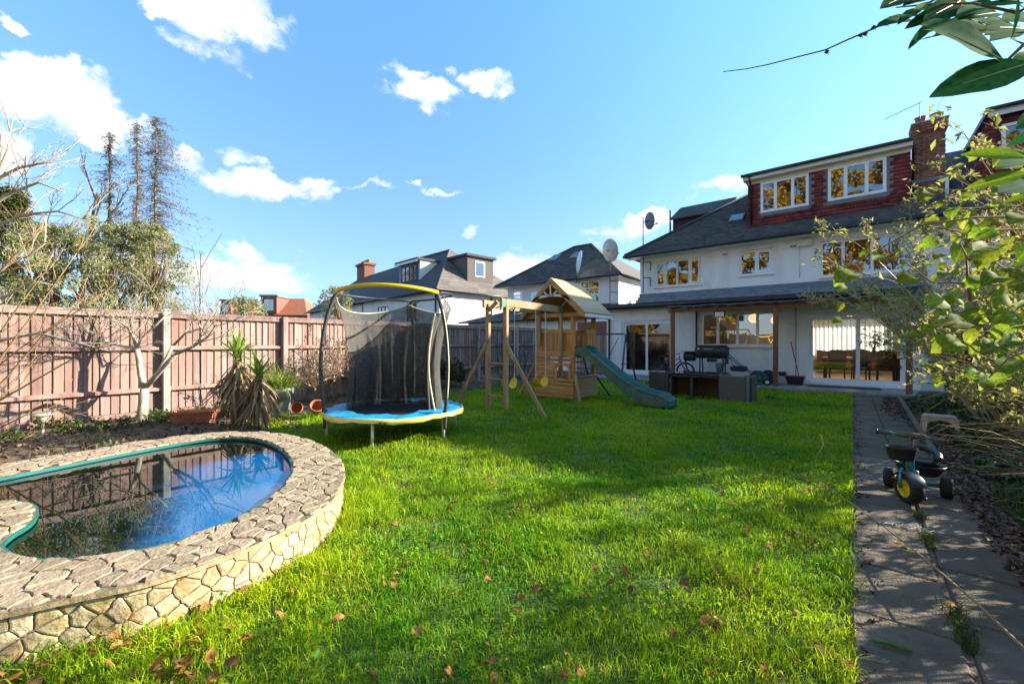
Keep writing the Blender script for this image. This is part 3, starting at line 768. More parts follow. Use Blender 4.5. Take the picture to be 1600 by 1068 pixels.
rn = np.clip(.45 + .33 * smooth_noise(P[:, 0], P[:, 1], 1.1, 8) + nr.normal(0, .2, len(P)), 0, 1)
grass_mesh('grass', P, H_, np.concatenate(Ws), np.concatenate(Ls), rn, M['grass'])
# broad clover-like weed leaves among the blades
n = 16000
x = nr.uniform(-4.5, 0, n); y = nr.uniform(.3, 6, n); keep = (smooth_noise(x, y, 3.3, 4) + nr.normal(0, .1, n) > .2) & ~in_poly_np(x, y, outer)
x, y = x[keep], y[keep]; n = len(x)
clover = (x, y)
# grass and weeds in the path joints
n1_ = 3800
x = .405 + nr.normal(0, .022, n1_); y = nr.uniform(1.0, 6.3, n1_); keep = smooth_noise(x * 0, y, 2.2, 1) + .75 * smooth_noise(x * 0, y, 5.2, 7) > .12
x, y = x[keep], y[keep]
x2 = nr.normal(.78, .12, 700); y2 = nr.normal(13.3, .35, 700)
x = np.concatenate([x, x2]); y = np.concatenate([y, y2])
grass_mesh('joint_grass', np.stack([x, y, np.full(len(x), -.01)], 1), nr.uniform(.02, .07, len(x)), np.full(len(x), .005), nr.uniform(.3, 1, len(x)), nr.uniform(0, .9, len(x)), M['rough_grass'])
# weeds over the beds
n = 9000
x = nr.uniform(-9.7, -6.2, n); y = nr.uniform(-1.5, 13.5, n); keep = (smooth_noise(x, y, 1.6, 12) + nr.normal(0, .25, n) > .15) & ((x < -7.8) | (y < 2.7)) & ~in_poly_np(x, y, outer)
x, y = x[keep], y[keep]
grass_mesh('bed_weeds', np.stack([x, y, left_bed_z(x, y)], 1), nr.uniform(.04, .14, len(x)), nr.uniform(.008, .02, len(x)), nr.uniform(.3, 1, len(x)), nr.uniform(.1, 1, len(x)), M['rough_grass'])
# ================================================================ buildings
def wall_sheet(mb, x0, x1, z0, z1, y0, y1, holes):
    """a wall between y0 (outside) and y1 with real openings and reveals"""
    xs = sorted({x0, x1, *[h[0] for h in holes], *[h[1] for h in holes]}); zs = sorted({z0, z1, *[h[2] for h in holes], *[h[3] for h in holes]})
    def hole(xa, xb, za, zb): return any(h[0] <= xa + 1e-6 and xb <= h[1] + 1e-6 and h[2] <= za + 1e-6 and zb <= h[3] + 1e-6 for h in holes)
    for a, b in zip(xs, xs[1:]):
        for c, d in zip(zs, zs[1:]):
            if hole(a, b, c, d): continue
            mb.quad((a, y0, c), (b, y0, c), (b, y0, d), (a, y0, d)); mb.quad((b, y1, c), (a, y1, c), (a, y1, d), (b, y1, d))
    for (a, b, c, d) in holes:
        mb.quad((a, y0, c), (a, y1, c), (a, y1, d), (a, y0, d)); mb.quad((b, y1, c), (b, y0, c), (b, y0, d), (b, y1, d))
        mb.quad((a, y1, d), (b, y1, d), (b, y0, d), (a, y0, d)); mb.quad((a, y0, c), (b, y0, c), (b, y1, c), (a, y1, c))
    mb.quad((x0, y0, z0), (x0, y0, z1), (x0, y1, z1), (x0, y1, z0)); mb.quad((x1, y0, z0), (x1, y1, z0), (x1, y1, z1), (x1, y0, z1)); mb.quad((x0, y0, z1), (x1, y0, z1), (x1, y1, z1), (x0, y1, z1))
def frame_y(mb, x0, x1, z0, z1, y, muls, w=.055, d=.06):
    e = .001
    mb.box(x0, x0 + w, y, y + d, z0, z1); mb.box(x1 - w, x1, y, y + d, z0, z1)
    mb.box(x0 + w, x1 - w, y + e, y + d - e, z1 - w, z1); mb.box(x0 + w, x1 - w, y + e, y + d - e, z0, z0 + w)
    for m in muls: mb.box(m - w * .55, m + w * .55, y - .004, y + d - .004, z0 + w, z1 - w)
def window(parent, x0, x1, z0, z1, y, muls, w=.055, glass=None, sashes=(), trans=None, sill=True, mat=None, name='window'):
    mb = MB(); frame_y(mb, x0, x1, z0, z1, y, muls, w)
    if trans: mb.box(x0 + w, x1 - w, y - .003, y + .055, trans - w / 2, trans + w / 2)
    fr = mb.build(name, mat or M['upvc'], parent)
    xs = [x0 + w] + list(muls) + [x1 - w]
    for i, (a, b) in enumerate(zip(xs, xs[1:])):
        a2 = a + (w * .55 if i else 0); b2 = b - (w * .55 if i < len(xs) - 2 else 0)
        if i in sashes:   # an opening casement: a second, proud frame
            s = MB(); frame_y(s, a2 + .002, b2 - .002, z0 + w + .002, z1 - w - .002, y - .012, (), w * .8, .05); s.build('casement', mat or M['upvc'], fr)
        t = rng.uniform(-.004, .004)
        MB().quad((a2, y + .03, z0 + w), (b2, y + .03 + t, z0 + w), (b2, y + .03 + t, z1 - w), (a2, y + .03, z1 - w)).build('pane', glass or M['glass'], fr)
    if sill: MB().box(x0 - .04, x1 + .04, y - .10, y + .02, z0 - .045, z0 - .004).build('sill', M['cream'], fr)
    return fr
def tile_field(name, mat, parent, origin, u, v, polys, tw, th, thick=.012, lift=.006, k='stuff', cut=None):
    """courses of single tiles over a plane; polys: inside test in (a,b) metres along u and v"""
    u = Vector(u).normalized(); v = Vector(v).normalized(); n = u.cross(v).normalized()
    if n.z < -1e-3 or (abs(n.z) < 1e-3 and n.y > 0): n = -n
    V = []; Fq = []; R = []
    a0, a1, b0, b1, test = polys
    row = 0; b = b0
    while b < b1:
        a = a0 - (tw / 2 if row % 2 else 0)
        while a < a1:
            ca, cb = a + tw / 2, b + th / 2
            if test(ca, cb):
                g = tw * .015; l0 = thick + lift + rng.uniform(0, .005); l1 = thick * .35
                aa, bb_ = max(a, a0) + g, min(a + tw, a1) - g
                if bb_ - aa > tw * .15:
                    o = len(V); e0 = Vector(origin)
                    for (x, y, h) in ((aa, b, 0), (bb_, b, 0), (bb_, b, l0), (aa, b, l0 + rng.uniform(-.002, .002)), (aa, min(b + th * 1.04, b1), l1), (bb_, min(b + th * 1.04, b1), l1)):
                        V.append(tuple(e0 + u * x + v * y + n * h))
                    Fq += [(o, o + 1, o + 2, o + 3), (o + 3, o + 2, o + 5, o + 4)]
                    R += [rng.random()] * 6
            a += tw
        b += th; row += 1
    if not V: return None
    return np_mesh(name, np.array(V), [np.array(Fq)], mat, parent, k, rnd=R)
def sheet(name, mat, parent, pts, thick=.03, k=None):
    a = Vector(pts[0]); n = (Vector(pts[1]) - a).cross(Vector(pts[2]) - a).normalized()
    return MB().prism([Vector(p) for p in pts], n * -thick if n.z > 0 else n * thick).build(name, mat, parent, k, fix=True)
def pipe(name, mat, parent, pts, r=.034, n=10): return MB().tube(pts, r, n).build(name, mat, parent, smooth=True)

# ---------------------------------------------------------------- the house straight ahead
YG, YU, YD = 15.6, 17.0, 17.4
house = thing('house', 'white rendered house with red tile-hung dormer, lean-to roof and wooden canopy', 'house', (-3, 20, 0))
mb = MB(); wall_sheet(mb, -7.7, 1.45, -.1, 2.74, YG, YG + .24, [(-7.06, -5.03, .05, 2.17), (-4.12, -1.80, 1.19, 2.36), (-1.05, 1.20, .06, 2.16)])
gw = mb.build('ground_floor_wall', M['render'], house)
mb = MB(); wall_sheet(mb, -6.87, 1.45, 2.6, 4.92, YU, YU + .24, [(-6.27, -4.45, 3.56, 4.62), (-3.15, -2.11, 3.73, 4.63), (-.79, 1.16, 3.45, 4.62)])
uw = mb.build('upper_wall', M['render'], house)
MB().box(-7.698, -7.5, YG + .242, 24, -.1, 2.74).build('side_wall', M['render'], house)
MB().box(-6.868, -6.65, YU + .242, 24.6, 2.7, 4.92).build('upper_side_wall', M['render'], house)
MB().box(-7.7, 1.45, 24.6, 24.8, -.1, .9).build('front_wall', M['room'], house)
MB().box(-7.7, 1.45, 24.6, 24.8, 2.3, 5.0).build('front_wall', M['room'], house)
# rooms
MB().box(-7.5, 1.40, YG + .25, 24.5, -.05, .07).build('floor', M['dark_floor'], house)
MB().box(-7.5, 1.40, YG + .25, 24.6, 2.47, 2.56).build('ceiling', M['room'], house)
MB().box(-1.62, -1.54, YG + .25, 20.6, .071, 2.469).build('partition', M['room'], house)
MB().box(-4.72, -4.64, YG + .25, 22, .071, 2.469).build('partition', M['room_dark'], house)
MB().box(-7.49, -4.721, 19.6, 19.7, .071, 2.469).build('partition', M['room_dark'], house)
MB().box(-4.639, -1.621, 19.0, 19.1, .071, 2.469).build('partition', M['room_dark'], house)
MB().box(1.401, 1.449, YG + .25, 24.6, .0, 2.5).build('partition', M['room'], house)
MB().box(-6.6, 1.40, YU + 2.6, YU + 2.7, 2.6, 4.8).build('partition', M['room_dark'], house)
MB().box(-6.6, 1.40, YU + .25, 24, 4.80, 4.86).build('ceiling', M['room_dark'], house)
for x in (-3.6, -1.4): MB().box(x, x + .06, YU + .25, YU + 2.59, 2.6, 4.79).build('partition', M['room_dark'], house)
MB().box(-2.7, 1.2, YD + 1.8, YD + 1.9, 5.6, 7.1).build('partition', M['room'], house)
# flat roof edge and lean-to tiles
MB().box(-7.86, 1.6, 15.30, 17.0, 2.741, 2.80).build('flat_roof', M['black_plastic'], house)
MB().box(-7.88, 1.62, 15.26, 15.298, 2.60, 2.815).build('fascia', M['black_plastic'], house)
pipe('gutter', M['black_plastic'], house, [(-7.9, 15.21, 2.70), (1.6, 15.21, 2.69)], .055)
def sl(y): return 2.84 + (y - 15.4) * .275
MB().prism([(-6.42, 15.4, 2.805), (1.6, 15.4, 2.805), (1.6, 16.998, 3.262), (-6.868, 16.998, 3.262), ], (0, 0, .012)).build('lean_to_deck', M['lead'], house, fix=True)
tile_field('lean_to_tiles', M['roof_slate'], house, (-6.88, 15.38, 2.825), (1, 0, 0), (0, 1, .286), (0, 8.45, 0, 1.66, lambda a, b: a > .46 - b * .28), .17, .155)
MB().box(-6.9, 1.6, 16.96, 16.998, 3.25, 3.34).build('flashing', M['lead'], house)
# main roof: eaves at z 4.9, pitch .7, hipped on the left
RZ, RP, RY0 = 4.90, .70, 16.5
ridge_y = 20.8; ridge_z = RZ + RP * (ridge_y - RY0)
sheet('roof_deck', M['roof_far'], house, [(-7.3, RY0, RZ), (1.45, RY0, RZ), (1.45, ridge_y, ridge_z), (-3.0, ridge_y, ridge_z)], .05)
sheet('roof_hip', M['roof_far'], house, [(-7.3, RY0, RZ - .005), (-3.0, ridge_y, ridge_z - .005), (-3.0, ridge_y + .2, ridge_z - .005), (-7.3, 25.2, RZ - .005)], .05)
sheet('roof_back', M['roof_far'], house, [(-7.3, 25.2, RZ), (-3.0, ridge_y + .2, ridge_z), (1.45, ridge_y + .2, ridge_z), (1.45, 25.2, RZ)], .05)
slope_len = math.hypot(ridge_y - RY0, ridge_z - RZ); cs = (ridge_y - RY0) / slope_len
def main_test(a, b):
    x = -7.3 + a; y = RY0 + b * cs
    if x < -7.3 + (y - RY0) + .02 or y > ridge_y: return False
    return not (y > YD - .02 and -2.98 < x < 1.4)
tile_field('roof_tiles', M['roof_tile'], house, (-7.3, RY0, RZ + .004), (1, 0, 0), (0, 1, RP), (0, 8.75, 0, slope_len, main_test), .17, .115)
MB().tube([(-7.32, RY0 - .02, RZ + .03), (-5.1, 18.68, RZ + RP * 2.18 + .05), (-3.0, ridge_y, ridge_z + .05)], .07, 8).build('hip_tiles', M['roof_tile'], house, smooth=True)
MB().tube([(-3.0, ridge_y, ridge_z + .05), (1.45, ridge_y, ridge_z + .05)], .08, 8).build('ridge_tiles', M['roof_tile'], house, smooth=True)
MB().box(-7.32, 1.45, 16.48, 16.998, 4.80, 4.86).build('soffit', M['cream'], house)
pipe('gutter', M['black_plastic'], house, [(-7.36, 16.42, 4.86), (1.45, 16.42, 4.88)], .06)
# skylight on the hip side of the front slope
sk = MB()
o = Vector((-3.72, 18.0, RZ + RP * 1.5 + .05)); vv = Vector((0, 1, .7)).normalized()
sk.prism([o, o + Vector((.5, 0, 0)), o + Vector((.5, 0, 0)) + vv * .62, o + vv * .62], Vector((0, -.7, 1)).normalized() * .06)
skl = sk.build('skylight', M['lead'], house, fix=True)
nn_ = Vector((0, -.7, 1)).normalized() * .064; o2 = o + nn_ + vv * .05 + Vector((.05, 0, 0))
MB().quad(o2, o2 + Vector((.4, 0, 0)), o2 + Vector((.4, 0, 0)) + vv * .5, o2 + vv * .5).build('pane', M['glass'], skl)
# red dormer
mb = MB(); wall_sheet(mb, -2.95, 1.40, 5.2, 7.2, YD, YD + .2, [(-2.54, -1.12, 5.99, 7.08), (-.60, .85, 6.0, 7.09)])
dw = mb.build('dormer_wall', M['lead'], house)
MB().box(-2.949, -2.8, YD + .201, 20.6, 5.3, 7.2).build('dormer_side', M['hung_tile'], house)
MB().box(1.28, 1.399, YD + .201, 20.6, 5.3, 7.2).build('dormer_side', M['hung_tile'], house)
zb = RZ + RP * (YD - RY0)
def dtest(a, b):
    x, z = -2.95 + a, 5.53 + b
    for (xa, xb, za, zc) in ((-2.56, -1.10, 5.86, 7.08), (-.62, .87, 5.87, 7.1)):
        if xa - .06 < x < xb + .06 and za - .03 < z < zc: return False
    return True
tile_field('hung_tiles', M['hung_tile'], house, (-2.95, YD - .002, 5.53), (1, 0, 0), (0, 0, 1), (0, 4.35, 0, 1.62, dtest), .165, .115, thick=.012)
window(house, -2.54, -1.12, 5.99, 7.08, YD - .03, (-2.085, -1.575), w=.085, sashes=(), sill=False)
window(house, -.60, .85, 6.0, 7.09, YD - .03, (-.14, .38), w=.085, sashes=(), sill=False)
for (a, b) in ((-2.56, -1.10), (-.62, .87)): MB().prism([(a, YD - .05, 5.985), (b, YD - .05, 5.985), (b, YD - .035, 5.86), (a, YD - .035, 5.86)], (0, .02, 0)).build('lead_apron', M['lead'], house, fix=True)
MB().box(-3.08, 1.44, 17.16, 20.9, 7.30, 7.42).build('dormer_roof', M['lead'], house)
MB().box(-3.06, 1.42, 17.14, 17.159, 7.20, 7.40).build('dormer_fascia', M['cream'], house)
MB().box(-3.06, 1.42, 17.16, YD - .001, 7.195, 7.215).build('dormer_soffit', M['cream'], house)
MB().box(-2.95, 1.40, YD - .028, YD - .003, 7.085, 7.19).build('dormer_frieze', M['cream'], house)
pipe('dormer_gutter', M['dark_metal'], house, [(-3.12, 17.09, 7.36), (1.42, 17.09, 7.37)], .055)
pipe('downpipe', M['black_plastic'], house, [(-2.86, 17.1, 7.30), (-2.86, 17.2, 7.18), (-2.83, YD - .05, 7.0), (-2.83, YD - .05, 5.62)], .035)
# dormer on the far hip
MB().box(-6.35, -4.2, 19.55, 19.7, 5.6, 6.95).build('hip_dormer_wall', M['hung_tile'], house)
sheet('hip_dormer_roof', M['roof_tile'], house, [(-6.45, 19.35, 6.93), (-3.9, 19.35, 6.93), (-3.9, 20.5, 7.72), (-6.3, 20.5, 7.72)], .06)
pipe('vent_pipe', M['black_plastic'], house, [(-6.42, 19.4, 6.2), (-6.42, 19.4, 7.35)], .04)
# first-floor windows
window(house, -6.27, -4.45, 3.57, 4.61, YU + .03, (-5.81, -5.36, -4.90), w=.07, sashes=(0, 3), mat=M['cream'])
window(house, -3.15, -2.11, 3.74, 4.62, YU + .03, (-2.63,), w=.065, sashes=(1,))
window(house, -.79, 1.16, 3.46, 4.61, YU + .03, (-.2, .5), w=.07)
# wall fittings
MB().box(-1.38, -1.0, YU - .16, YU - .002, 4.52, 4.76).build('boiler_vent', M['cream'], house, bevel=.03)
pipe('vent_pipe', M['white_metal'], house, [(-1.36, YU - .02, 4.55), (-1.34, YU - .02, 3.5)], .012)
for x in (-3.72, -1.62):
    v = MB().box(x, x + .19, YU - .012, YU - .001, 4.53, 4.63)
    vb = v.build('air_brick', M['render_dull'], house)
    for i in range(5): MB().box(x + .015 + i * .035, x + .035 + i * .035, YU - .016, YU - .013, 4.545, 4.615).build('slot', M['black_plastic'], vb)
# left drainpipe with an offset at the top
pipe('downpipe', M['black_plastic'], house, [(-7.66, 15.22, 2.66), (-7.6, 15.4, 2.58), (-7.56, 15.54, 2.45), (-7.56, 15.54, .05)], .036)
pipe('downpipe', M['dark_metal'], house, [(-4.24, 15.55, 2.6), (-4.24, 15.55, 1.1)], .03)
pipe('cable', M['black_plastic'], house, [(-1.33, 15.585, 2.5), (-1.33, 15.585, .1)], .007)
# kitchen window, patio doors
window(house, -4.10, -1.82, 1.20, 2.35, YG + .02, (-3.56, -2.96, -2.37), w=.075)
def patio_door(x0, x1, z0, z1, mid, y):
    mb = MB(); frame_y(mb, x0, x1, z0, z1, y, (), .06, .11)
    d = mb.build('patio_door', M['upvc'], house)
    for a, b, yy, nm in ((x0 + .061, mid + .04, y + .055, 'fixed_leaf'), (mid - .04, x1 - .061, y + .005, 'sliding_leaf')):
        s = MB(); frame_y(s, a, b, z0 + .062, z1 - .062, yy, (), .085, .045); lf = s.build(nm, M['upvc'], d)
        MB().quad((a + .085, yy + .02, z0 + .14), (b - .085, yy + .02, z0 + .14), (b - .085, yy + .02, z1 - .14), (a + .085, yy + .02, z1 - .14)).build('pane', M['glass_door'], lf)
    MB().box(x0 - .03, x1 + .03, y - .13, y + .1, z0 - .05, z0 - .004).build('sill', M['upvc'], d)
    return d
pd = patio_door(-7.05, -5.04, .12, 2.165, -6.06, YG + .03)
MB().beam((-5.115, YG - .01, 1.0), (-5.115, YG - .01, 1.16), .03, .04).build('handle', M['white_metal'], pd, bevel=.006)
pd = patio_door(-1.05, 1.19, .12, 2.155, .15, YG + .03)
MB().beam((-.98, YG - .01, .98), (-.98, YG - .01, 1.14), .03, .04).build('handle', M['white_metal'], pd, bevel=.006)
# step under the left doors
MB().box(-7.4, -4.9, 15.0, 15.58, .06, .10).build('door_step', M['concrete'], house, bevel=.01)

# canopy on three posts
canopy = thing('canopy', 'brown timber canopy with thin felt roof along the back of the white house', 'canopy', (-1.7, 14.3, 0))
for x in (-4.65, -1.71, 1.12):
    MB().box(x - .06, x + .06, 14.24, 14.36, -.02, 2.33).build('post', M['timber'], canopy, bevel=.006)
MB().beam((-4.78, 14.3, 2.385), (1.32, 14.3, 2.385), .10, .105).build('front_beam', M['timber'], canopy, bevel=.005)
for i in range(13):
    x = -4.65 + i * .485
    MB().beam((x, 14.22, 2.465), (x, 15.28, 2.575), .045, .055).build('rafter', M['timber'], canopy)
mb = MB(); nseg = 60
for i in range(nseg):   # slightly wavy felt edge
    xa = -4.82 + 6.2 * i / nseg; xb = -4.82 + 6.2 * (i + 1) / nseg
    wv = lambda x: .012 * math.sin(x * 5.1) + .008 * math.sin(x * 13.7)
    za, zc = 2.508 + wv(xa), 2.508 + wv(xb)
    mb.add([(xa, 14.10, za), (xb, 14.10, zc), (xb, 15.25, 2.62), (xa, 15.25, 2.62), (xa, 14.10, za - .03), (xb, 14.10, zc - .03), (xb, 15.25, 2.605), (xa, 15.25, 2.605)], [(0, 1, 2, 3), (7, 6, 5, 4), (4, 5, 1, 0)])
mb.build('felt_roof', M['black_plastic'], canopy)
mb = MB()
mb.tube([(-4.8 + 6.1 * i / 60, 14.085, 2.512 + .012 * math.sin((-4.8 + 6.1 * i / 60) * 5.1) + .01 * math.sin(i * 1.9)) for i in range(61)], .012, 5); mb.build('roof_edging', M['lead'], canopy)

# rooms seen through the glass
dt = thing('dining_table', 'long dark dining table inside the house behind the patio doors', 'table', (.2, 17.6, .07))
MB().box(-.75, 1.2, 17.1, 18.1, .80, .85).build('table_top', M['dark_wood'], dt, bevel=.01)
for x in (-.68, 1.13):
    for y in (17.17, 18.03): MB().beam((x, y, .07), (x, y, .80), .07, .07).build('leg', M['dark_wood'], dt)
ch = thing('dining_chair', 'dark high-backed dining chair left of the table inside the room', 'chair', (0, 0, 0), group='dining chairs inside the house')
MB().box(-.22, .22, -.22, .22, .43, .48).build('seat', M['dark_wood'], ch, bevel=.01)
MB().prism([(-.22, .2, .48), (.22, .2, .48), (.23, .26, .98), (.12, .27, 1.04), (-.12, .27, 1.04), (-.23, .26, .98)], (0, .05, 0)).build('backrest', M['dark_wood'], ch, fix=True)
for x in (-.19, .19):
    for y in (-.19, .2): MB().beam((x, y, 0), (x * .95, y, .43), .04, .04).build('leg', M['dark_wood'], ch)
spots_ = [((-.35, 16.75), PI, 'dark high-backed dining chair nearest the left pane of the patio door'), ((.25, 16.72), PI, 'dark high-backed dining chair behind the middle bar of the patio door'), ((.80, 16.78), PI, 'dark high-backed dining chair nearest the right post of the canopy'), ((.2, 18.5), 0, 'dark dining chair on the far side of the dining table')]
for i, ((x, y), rz, lb) in enumerate(spots_):
    if i == 0: ch.location = (x, y, .07); ch.rotation_euler = (0, 0, rz); ch['label'] = lb
    else: dup(ch, (x, y, .07), rz, lb)
sofa = thing('sofa', 'red-brown sofa against the far window of the dining room', 'sofa', (.0, 22.6, .07))
MB().box(-1.2, 1.0, 22.3, 23.1, .20, .50).build('seat', pm('sofa_fabric', (.20, .06, .035), .9, var=.2), sofa, bevel=.05)
MB().prism([(-1.2, 23.1, .4), (1.0, 23.1, .4), (1.0, 23.1, 1.0), (.5, 23.1, .93), (-.1, 23.1, 1.02), (-.7, 23.1, .93), (-1.2, 23.1, 1.0)], (0, .2, 0)).build('backrest', bpy.data.materials['sofa_fabric'], sofa, fix=True)
cur = MB(); pts = []
for i in range(121):
    x = -1.45 + 2.8 * i / 120; pts.append((x, 24.3 + .05 * math.sin(i * .9) + .02 * math.sin(i * 2.3)))
for a, b in zip(pts, pts[1:]): cur.quad((*a, .5), (*b, .5), (*b, 2.35), (*a, 2.35))
tag(cur.build('net_curtain', pm('sheer_white_curtain', (.82, .80, .74), .9, var=.04, trans=.6)), 'bright white net curtains across the far window of the dining room', 'curtain')
cur = MB(); pts = [(1.30 - .035 * i, 16.1 + .04 * math.sin(i * 1.3)) for i in range(22)]
for i, (a, b) in enumerate(zip(pts, pts[1:])):
    lo_a, lo_b = 2.3 - 1.0 * (1 - i / 21) ** .6, 2.3 - 1.0 * (1 - (i + 1) / 21) ** .6
    cur.quad((*a, lo_a), (*b, lo_b), (*b, 2.35), (*a, 2.35))
tag(cur.build('swept_curtain', pm('grey_patterned_curtain', (.16, .17, .16), .9, var=.4, scale=30)), 'grey curtain swept aside at the top right of the patio doors', 'curtain')
vase = thing('flower_vase', 'vase of dark flowers standing on the dining table inside', 'vase', (.55, 17.5, .85))
MB().lathe([(.05, .85), (.07, .95), (.035, 1.05), (.05, 1.10)], (.55, 17.5, 0), 12).build('vase', M['dark_wood'], vase, smooth=True)
fl = MB()
for i in range(26):
    a, e = rng.uniform(0, 2 * PI), rng.uniform(.2, 1.4); r = .17
    c = Vector((.55 + r * math.cos(a) * math.cos(e), 17.5 + r * math.sin(a) * math.cos(e), 1.2 + r * math.sin(e))); fl.tube([(.55, 17.5, 1.08), c], .004, 4); fl.lathe([(.0, -.03), (.035, 0), (.0, .03)], c, 6, cap=False)
fl.build('flowers', M['leaf_ivy'], vase)
# hanging lamps in the kitchen
def ribbed_lamp(loc, label):
    t = thing('pendant_lamp', label, 'lamp', loc, group='glowing pendant lamps in the kitchen')
    x, y, z = loc
    MB().tube([(x, y, 2.46), (x, y, z + .17)], .006, 5).build('cord', M['black_plastic'], t)
    for i in range(8):
        a = PI * i / 8; pts = []
        for k in range(17):
            th = 2 * PI * k / 16; pts.append((x + .17 * math.sin(th) * math.cos(a), y + .17 * math.sin(th) * math.sin(a), z + .15 * math.cos(th)))
        MB().tube(pts, .008, 4, cap=False).build('rib', M['gold_lamp'], t)
ribbed_lamp((-2.72, 17.2, 2.2), 'ribbed globe lamp glowing in the third pane of the kitchen window')
ribbed_lamp((-2.05, 17.4, 2.12), 'ribbed globe lamp glowing in the last pane of the kitchen window')
tag(MB().lathe([(.02, -.08), (.11, -.05), (.13, .02), (.07, .1)], (-.05, 19.0, 2.25), 12).build('ceiling_lamp', M['gold_lamp'], smooth=True), 'orange ceiling lamp glowing above the dining table', 'lamp')
tag(MB().tube([(-2.95, 18.9, 1.62), (-2.75, 18.9, 1.55), (-2.5, 18.9, 1.56), (-2.25, 18.9, 1.66), (-2.42, 18.9, 1.3), (-2.5, 18.9, 1.5)], .014, 5).build('neon_light', M['gold_lamp']), 'yellow curved strip light on the kitchen back wall', 'lamp')
cab = thing('kitchen_cabinet', 'row of kitchen cupboards along the back wall behind the window', 'cabinet', (-3.2, 18.7, .07))
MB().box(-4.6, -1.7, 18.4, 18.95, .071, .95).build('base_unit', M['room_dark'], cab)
MB().box(-4.62, -1.68, 18.36, 18.96, .951, .99).build('worktop', M['dark_wood'], cab)
for i in range(14):
    x = -4.4 + i * .2; h = rng.uniform(.1, .3); r = rng.uniform(.03, .055)
    tag(MB().lathe([(r, .99), (r * 1.05, .99 + h * .6), (r * .5, .99 + h * .8), (r * .5, .99 + h)], (x, 18.6 + rng.uniform(-.1, .1), 0), 10).build('jar', rng.choice([M['gold_lamp'] if False else M['white_metal'], M['terracotta'], M['dark_wood']]), smooth=True), 'jar standing in the row on the kitchen worktop', 'jar', 'jars on the kitchen worktop')
cur = MB(); pts = [(-6.9 + .02 * i, 15.98 + .025 * math.sin(i * 1.5)) for i in range(13)]
for a, b in zip(pts, pts[1:]): cur.quad((*a, .15), (*b, .15), (*b, 2.3), (*a, 2.3))
tag(cur.build('long_curtain', pm('beige_curtain', (.45, .40, .34), .9, var=.1)), 'long beige curtain at the left edge of the left patio door', 'curtain')
# warm room lights (the lamps are lit in the photograph)
for nm, loc, e in (('dining_lamp', (-.05, 18.9, 2.05), 30), ('kitchen_lamp', (-2.9, 17.6, 2.25), 4)):
    l = bpy.data.lights.new(nm, 'POINT'); l.energy = e; l.color = (1, .66, .30); l.shadow_soft_size = .12
    lo_ = bpy.data.objects.new(nm, l); lo_.location = loc; C.objects.link(lo_)

# chimney
chim = thing('chimney_stack', 'red brick chimney stack with two clay pots at the right end of the dormer', 'chimney', (1.84, 18.0, 5.4))
x0, x1, y0, y1 = 1.49, 2.18, 17.7, 18.35
MB().box(x0 + .01, x1 - .01, y0 + .01, y1 - .01, 5.0, 7.98).build('core', M['mortar'], chim)
V = []; Fq = []; R = []
def brick_box(xa, xb, ya, yb, za, zc):
    o = len(V); V.extend([(xa, ya, za), (xb, ya, za), (xb, yb, za), (xa, yb, za), (xa, ya, zc), (xb, ya, zc), (xb, yb, zc), (xa, yb, zc)])
    Fq.extend([(o + a, o + b_, o + c_, o + d_) for a, b_, c_, d_ in ((4, 5, 6, 7), (0, 1, 5, 4), (1, 2, 6, 5), (2, 3, 7, 6), (3, 0, 4, 7), (3, 2, 1, 0))]); R.extend([rng.random()] * 8)
z = 5.4; row = 0
while z < 7.96:
    e = 0 if z < 7.60 else (.03 if z < 7.72 else .055)
    xx0, xx1, yy0, yy1 = x0 - e, x1 + e, y0 - e, y1 + e
    for face in range(3):
        if face == 0:
            a = xx0 - (.11 if row % 2 else 0)
            while a < xx1 - .02:
                brick_box(max(a, xx0) + .004, min(a + .215, xx1) - .004, yy0 - rng.uniform(0, .004), yy0 + .1, z + .004, z + .066); a += .225
        else:
            xa, xb = (xx0 - .002, xx0 + .1) if face == 1 else (xx1 - .1, xx1 + .002)
            a = yy0 + .102 - (0 if row % 2 else .11)
            while a < yy1 - .02:
                if min(a + .215, yy1) - max(a, yy0 + .102) > .03: brick_box(xa, xb, max(a, yy0 + .102) + .004, min(a + .215, yy1) - .004, z + .004, z + .066)
                a += .225
    z += .075; row += 1
np_mesh('brickwork', np.array(V), [np.array(Fq)], M['brick'], chim, 'stuff', rnd=R)
MB().box(x0 - .07, x1 + .07, y0 - .07, y1 + .07, 7.965, 8.02).build('cap', M['mortar'], chim, bevel=.012)
for cx in (1.66, 2.0): MB().lathe([(.13, 8.02), (.15, 8.06), (.115, 8.12), (.125, 8.24), (.15, 8.27), (.12, 8.28)], (cx, 18.0, 0), 14).build('chimney_pot', M['terracotta'], chim, smooth=True)
MB().box(x0 - .05, x1 + .06, y0 - .03, y1 + .03, 6.18, 6.28).build('flashing', M['lead'], chim)
aer = thing('television_aerial', 'thin television aerial fixed to the left side of the brick chimney', 'aerial', (1.62, 17.66, 7.6))
MB().tube([(1.62, 17.64, 7.5), (1.62, 17.64, 8.62)], .012, 5).build('mast', M['dark_metal'], aer)
MB().tube([(.80, 17.3, 8.22), (1.65, 17.64, 8.6)], .008, 5).build('boom', M['dark_metal'], aer)
for i in range(9):
    t = i / 8; c = Vector((.84, 17.32, 8.24)).lerp(Vector((1.6, 17.62, 8.58)), t); MB().tube([c + Vector((-.03, .09, .0)), c + Vector((.03, -.09, 0))], .004, 4).build('element', M['dark_metal'], aer)

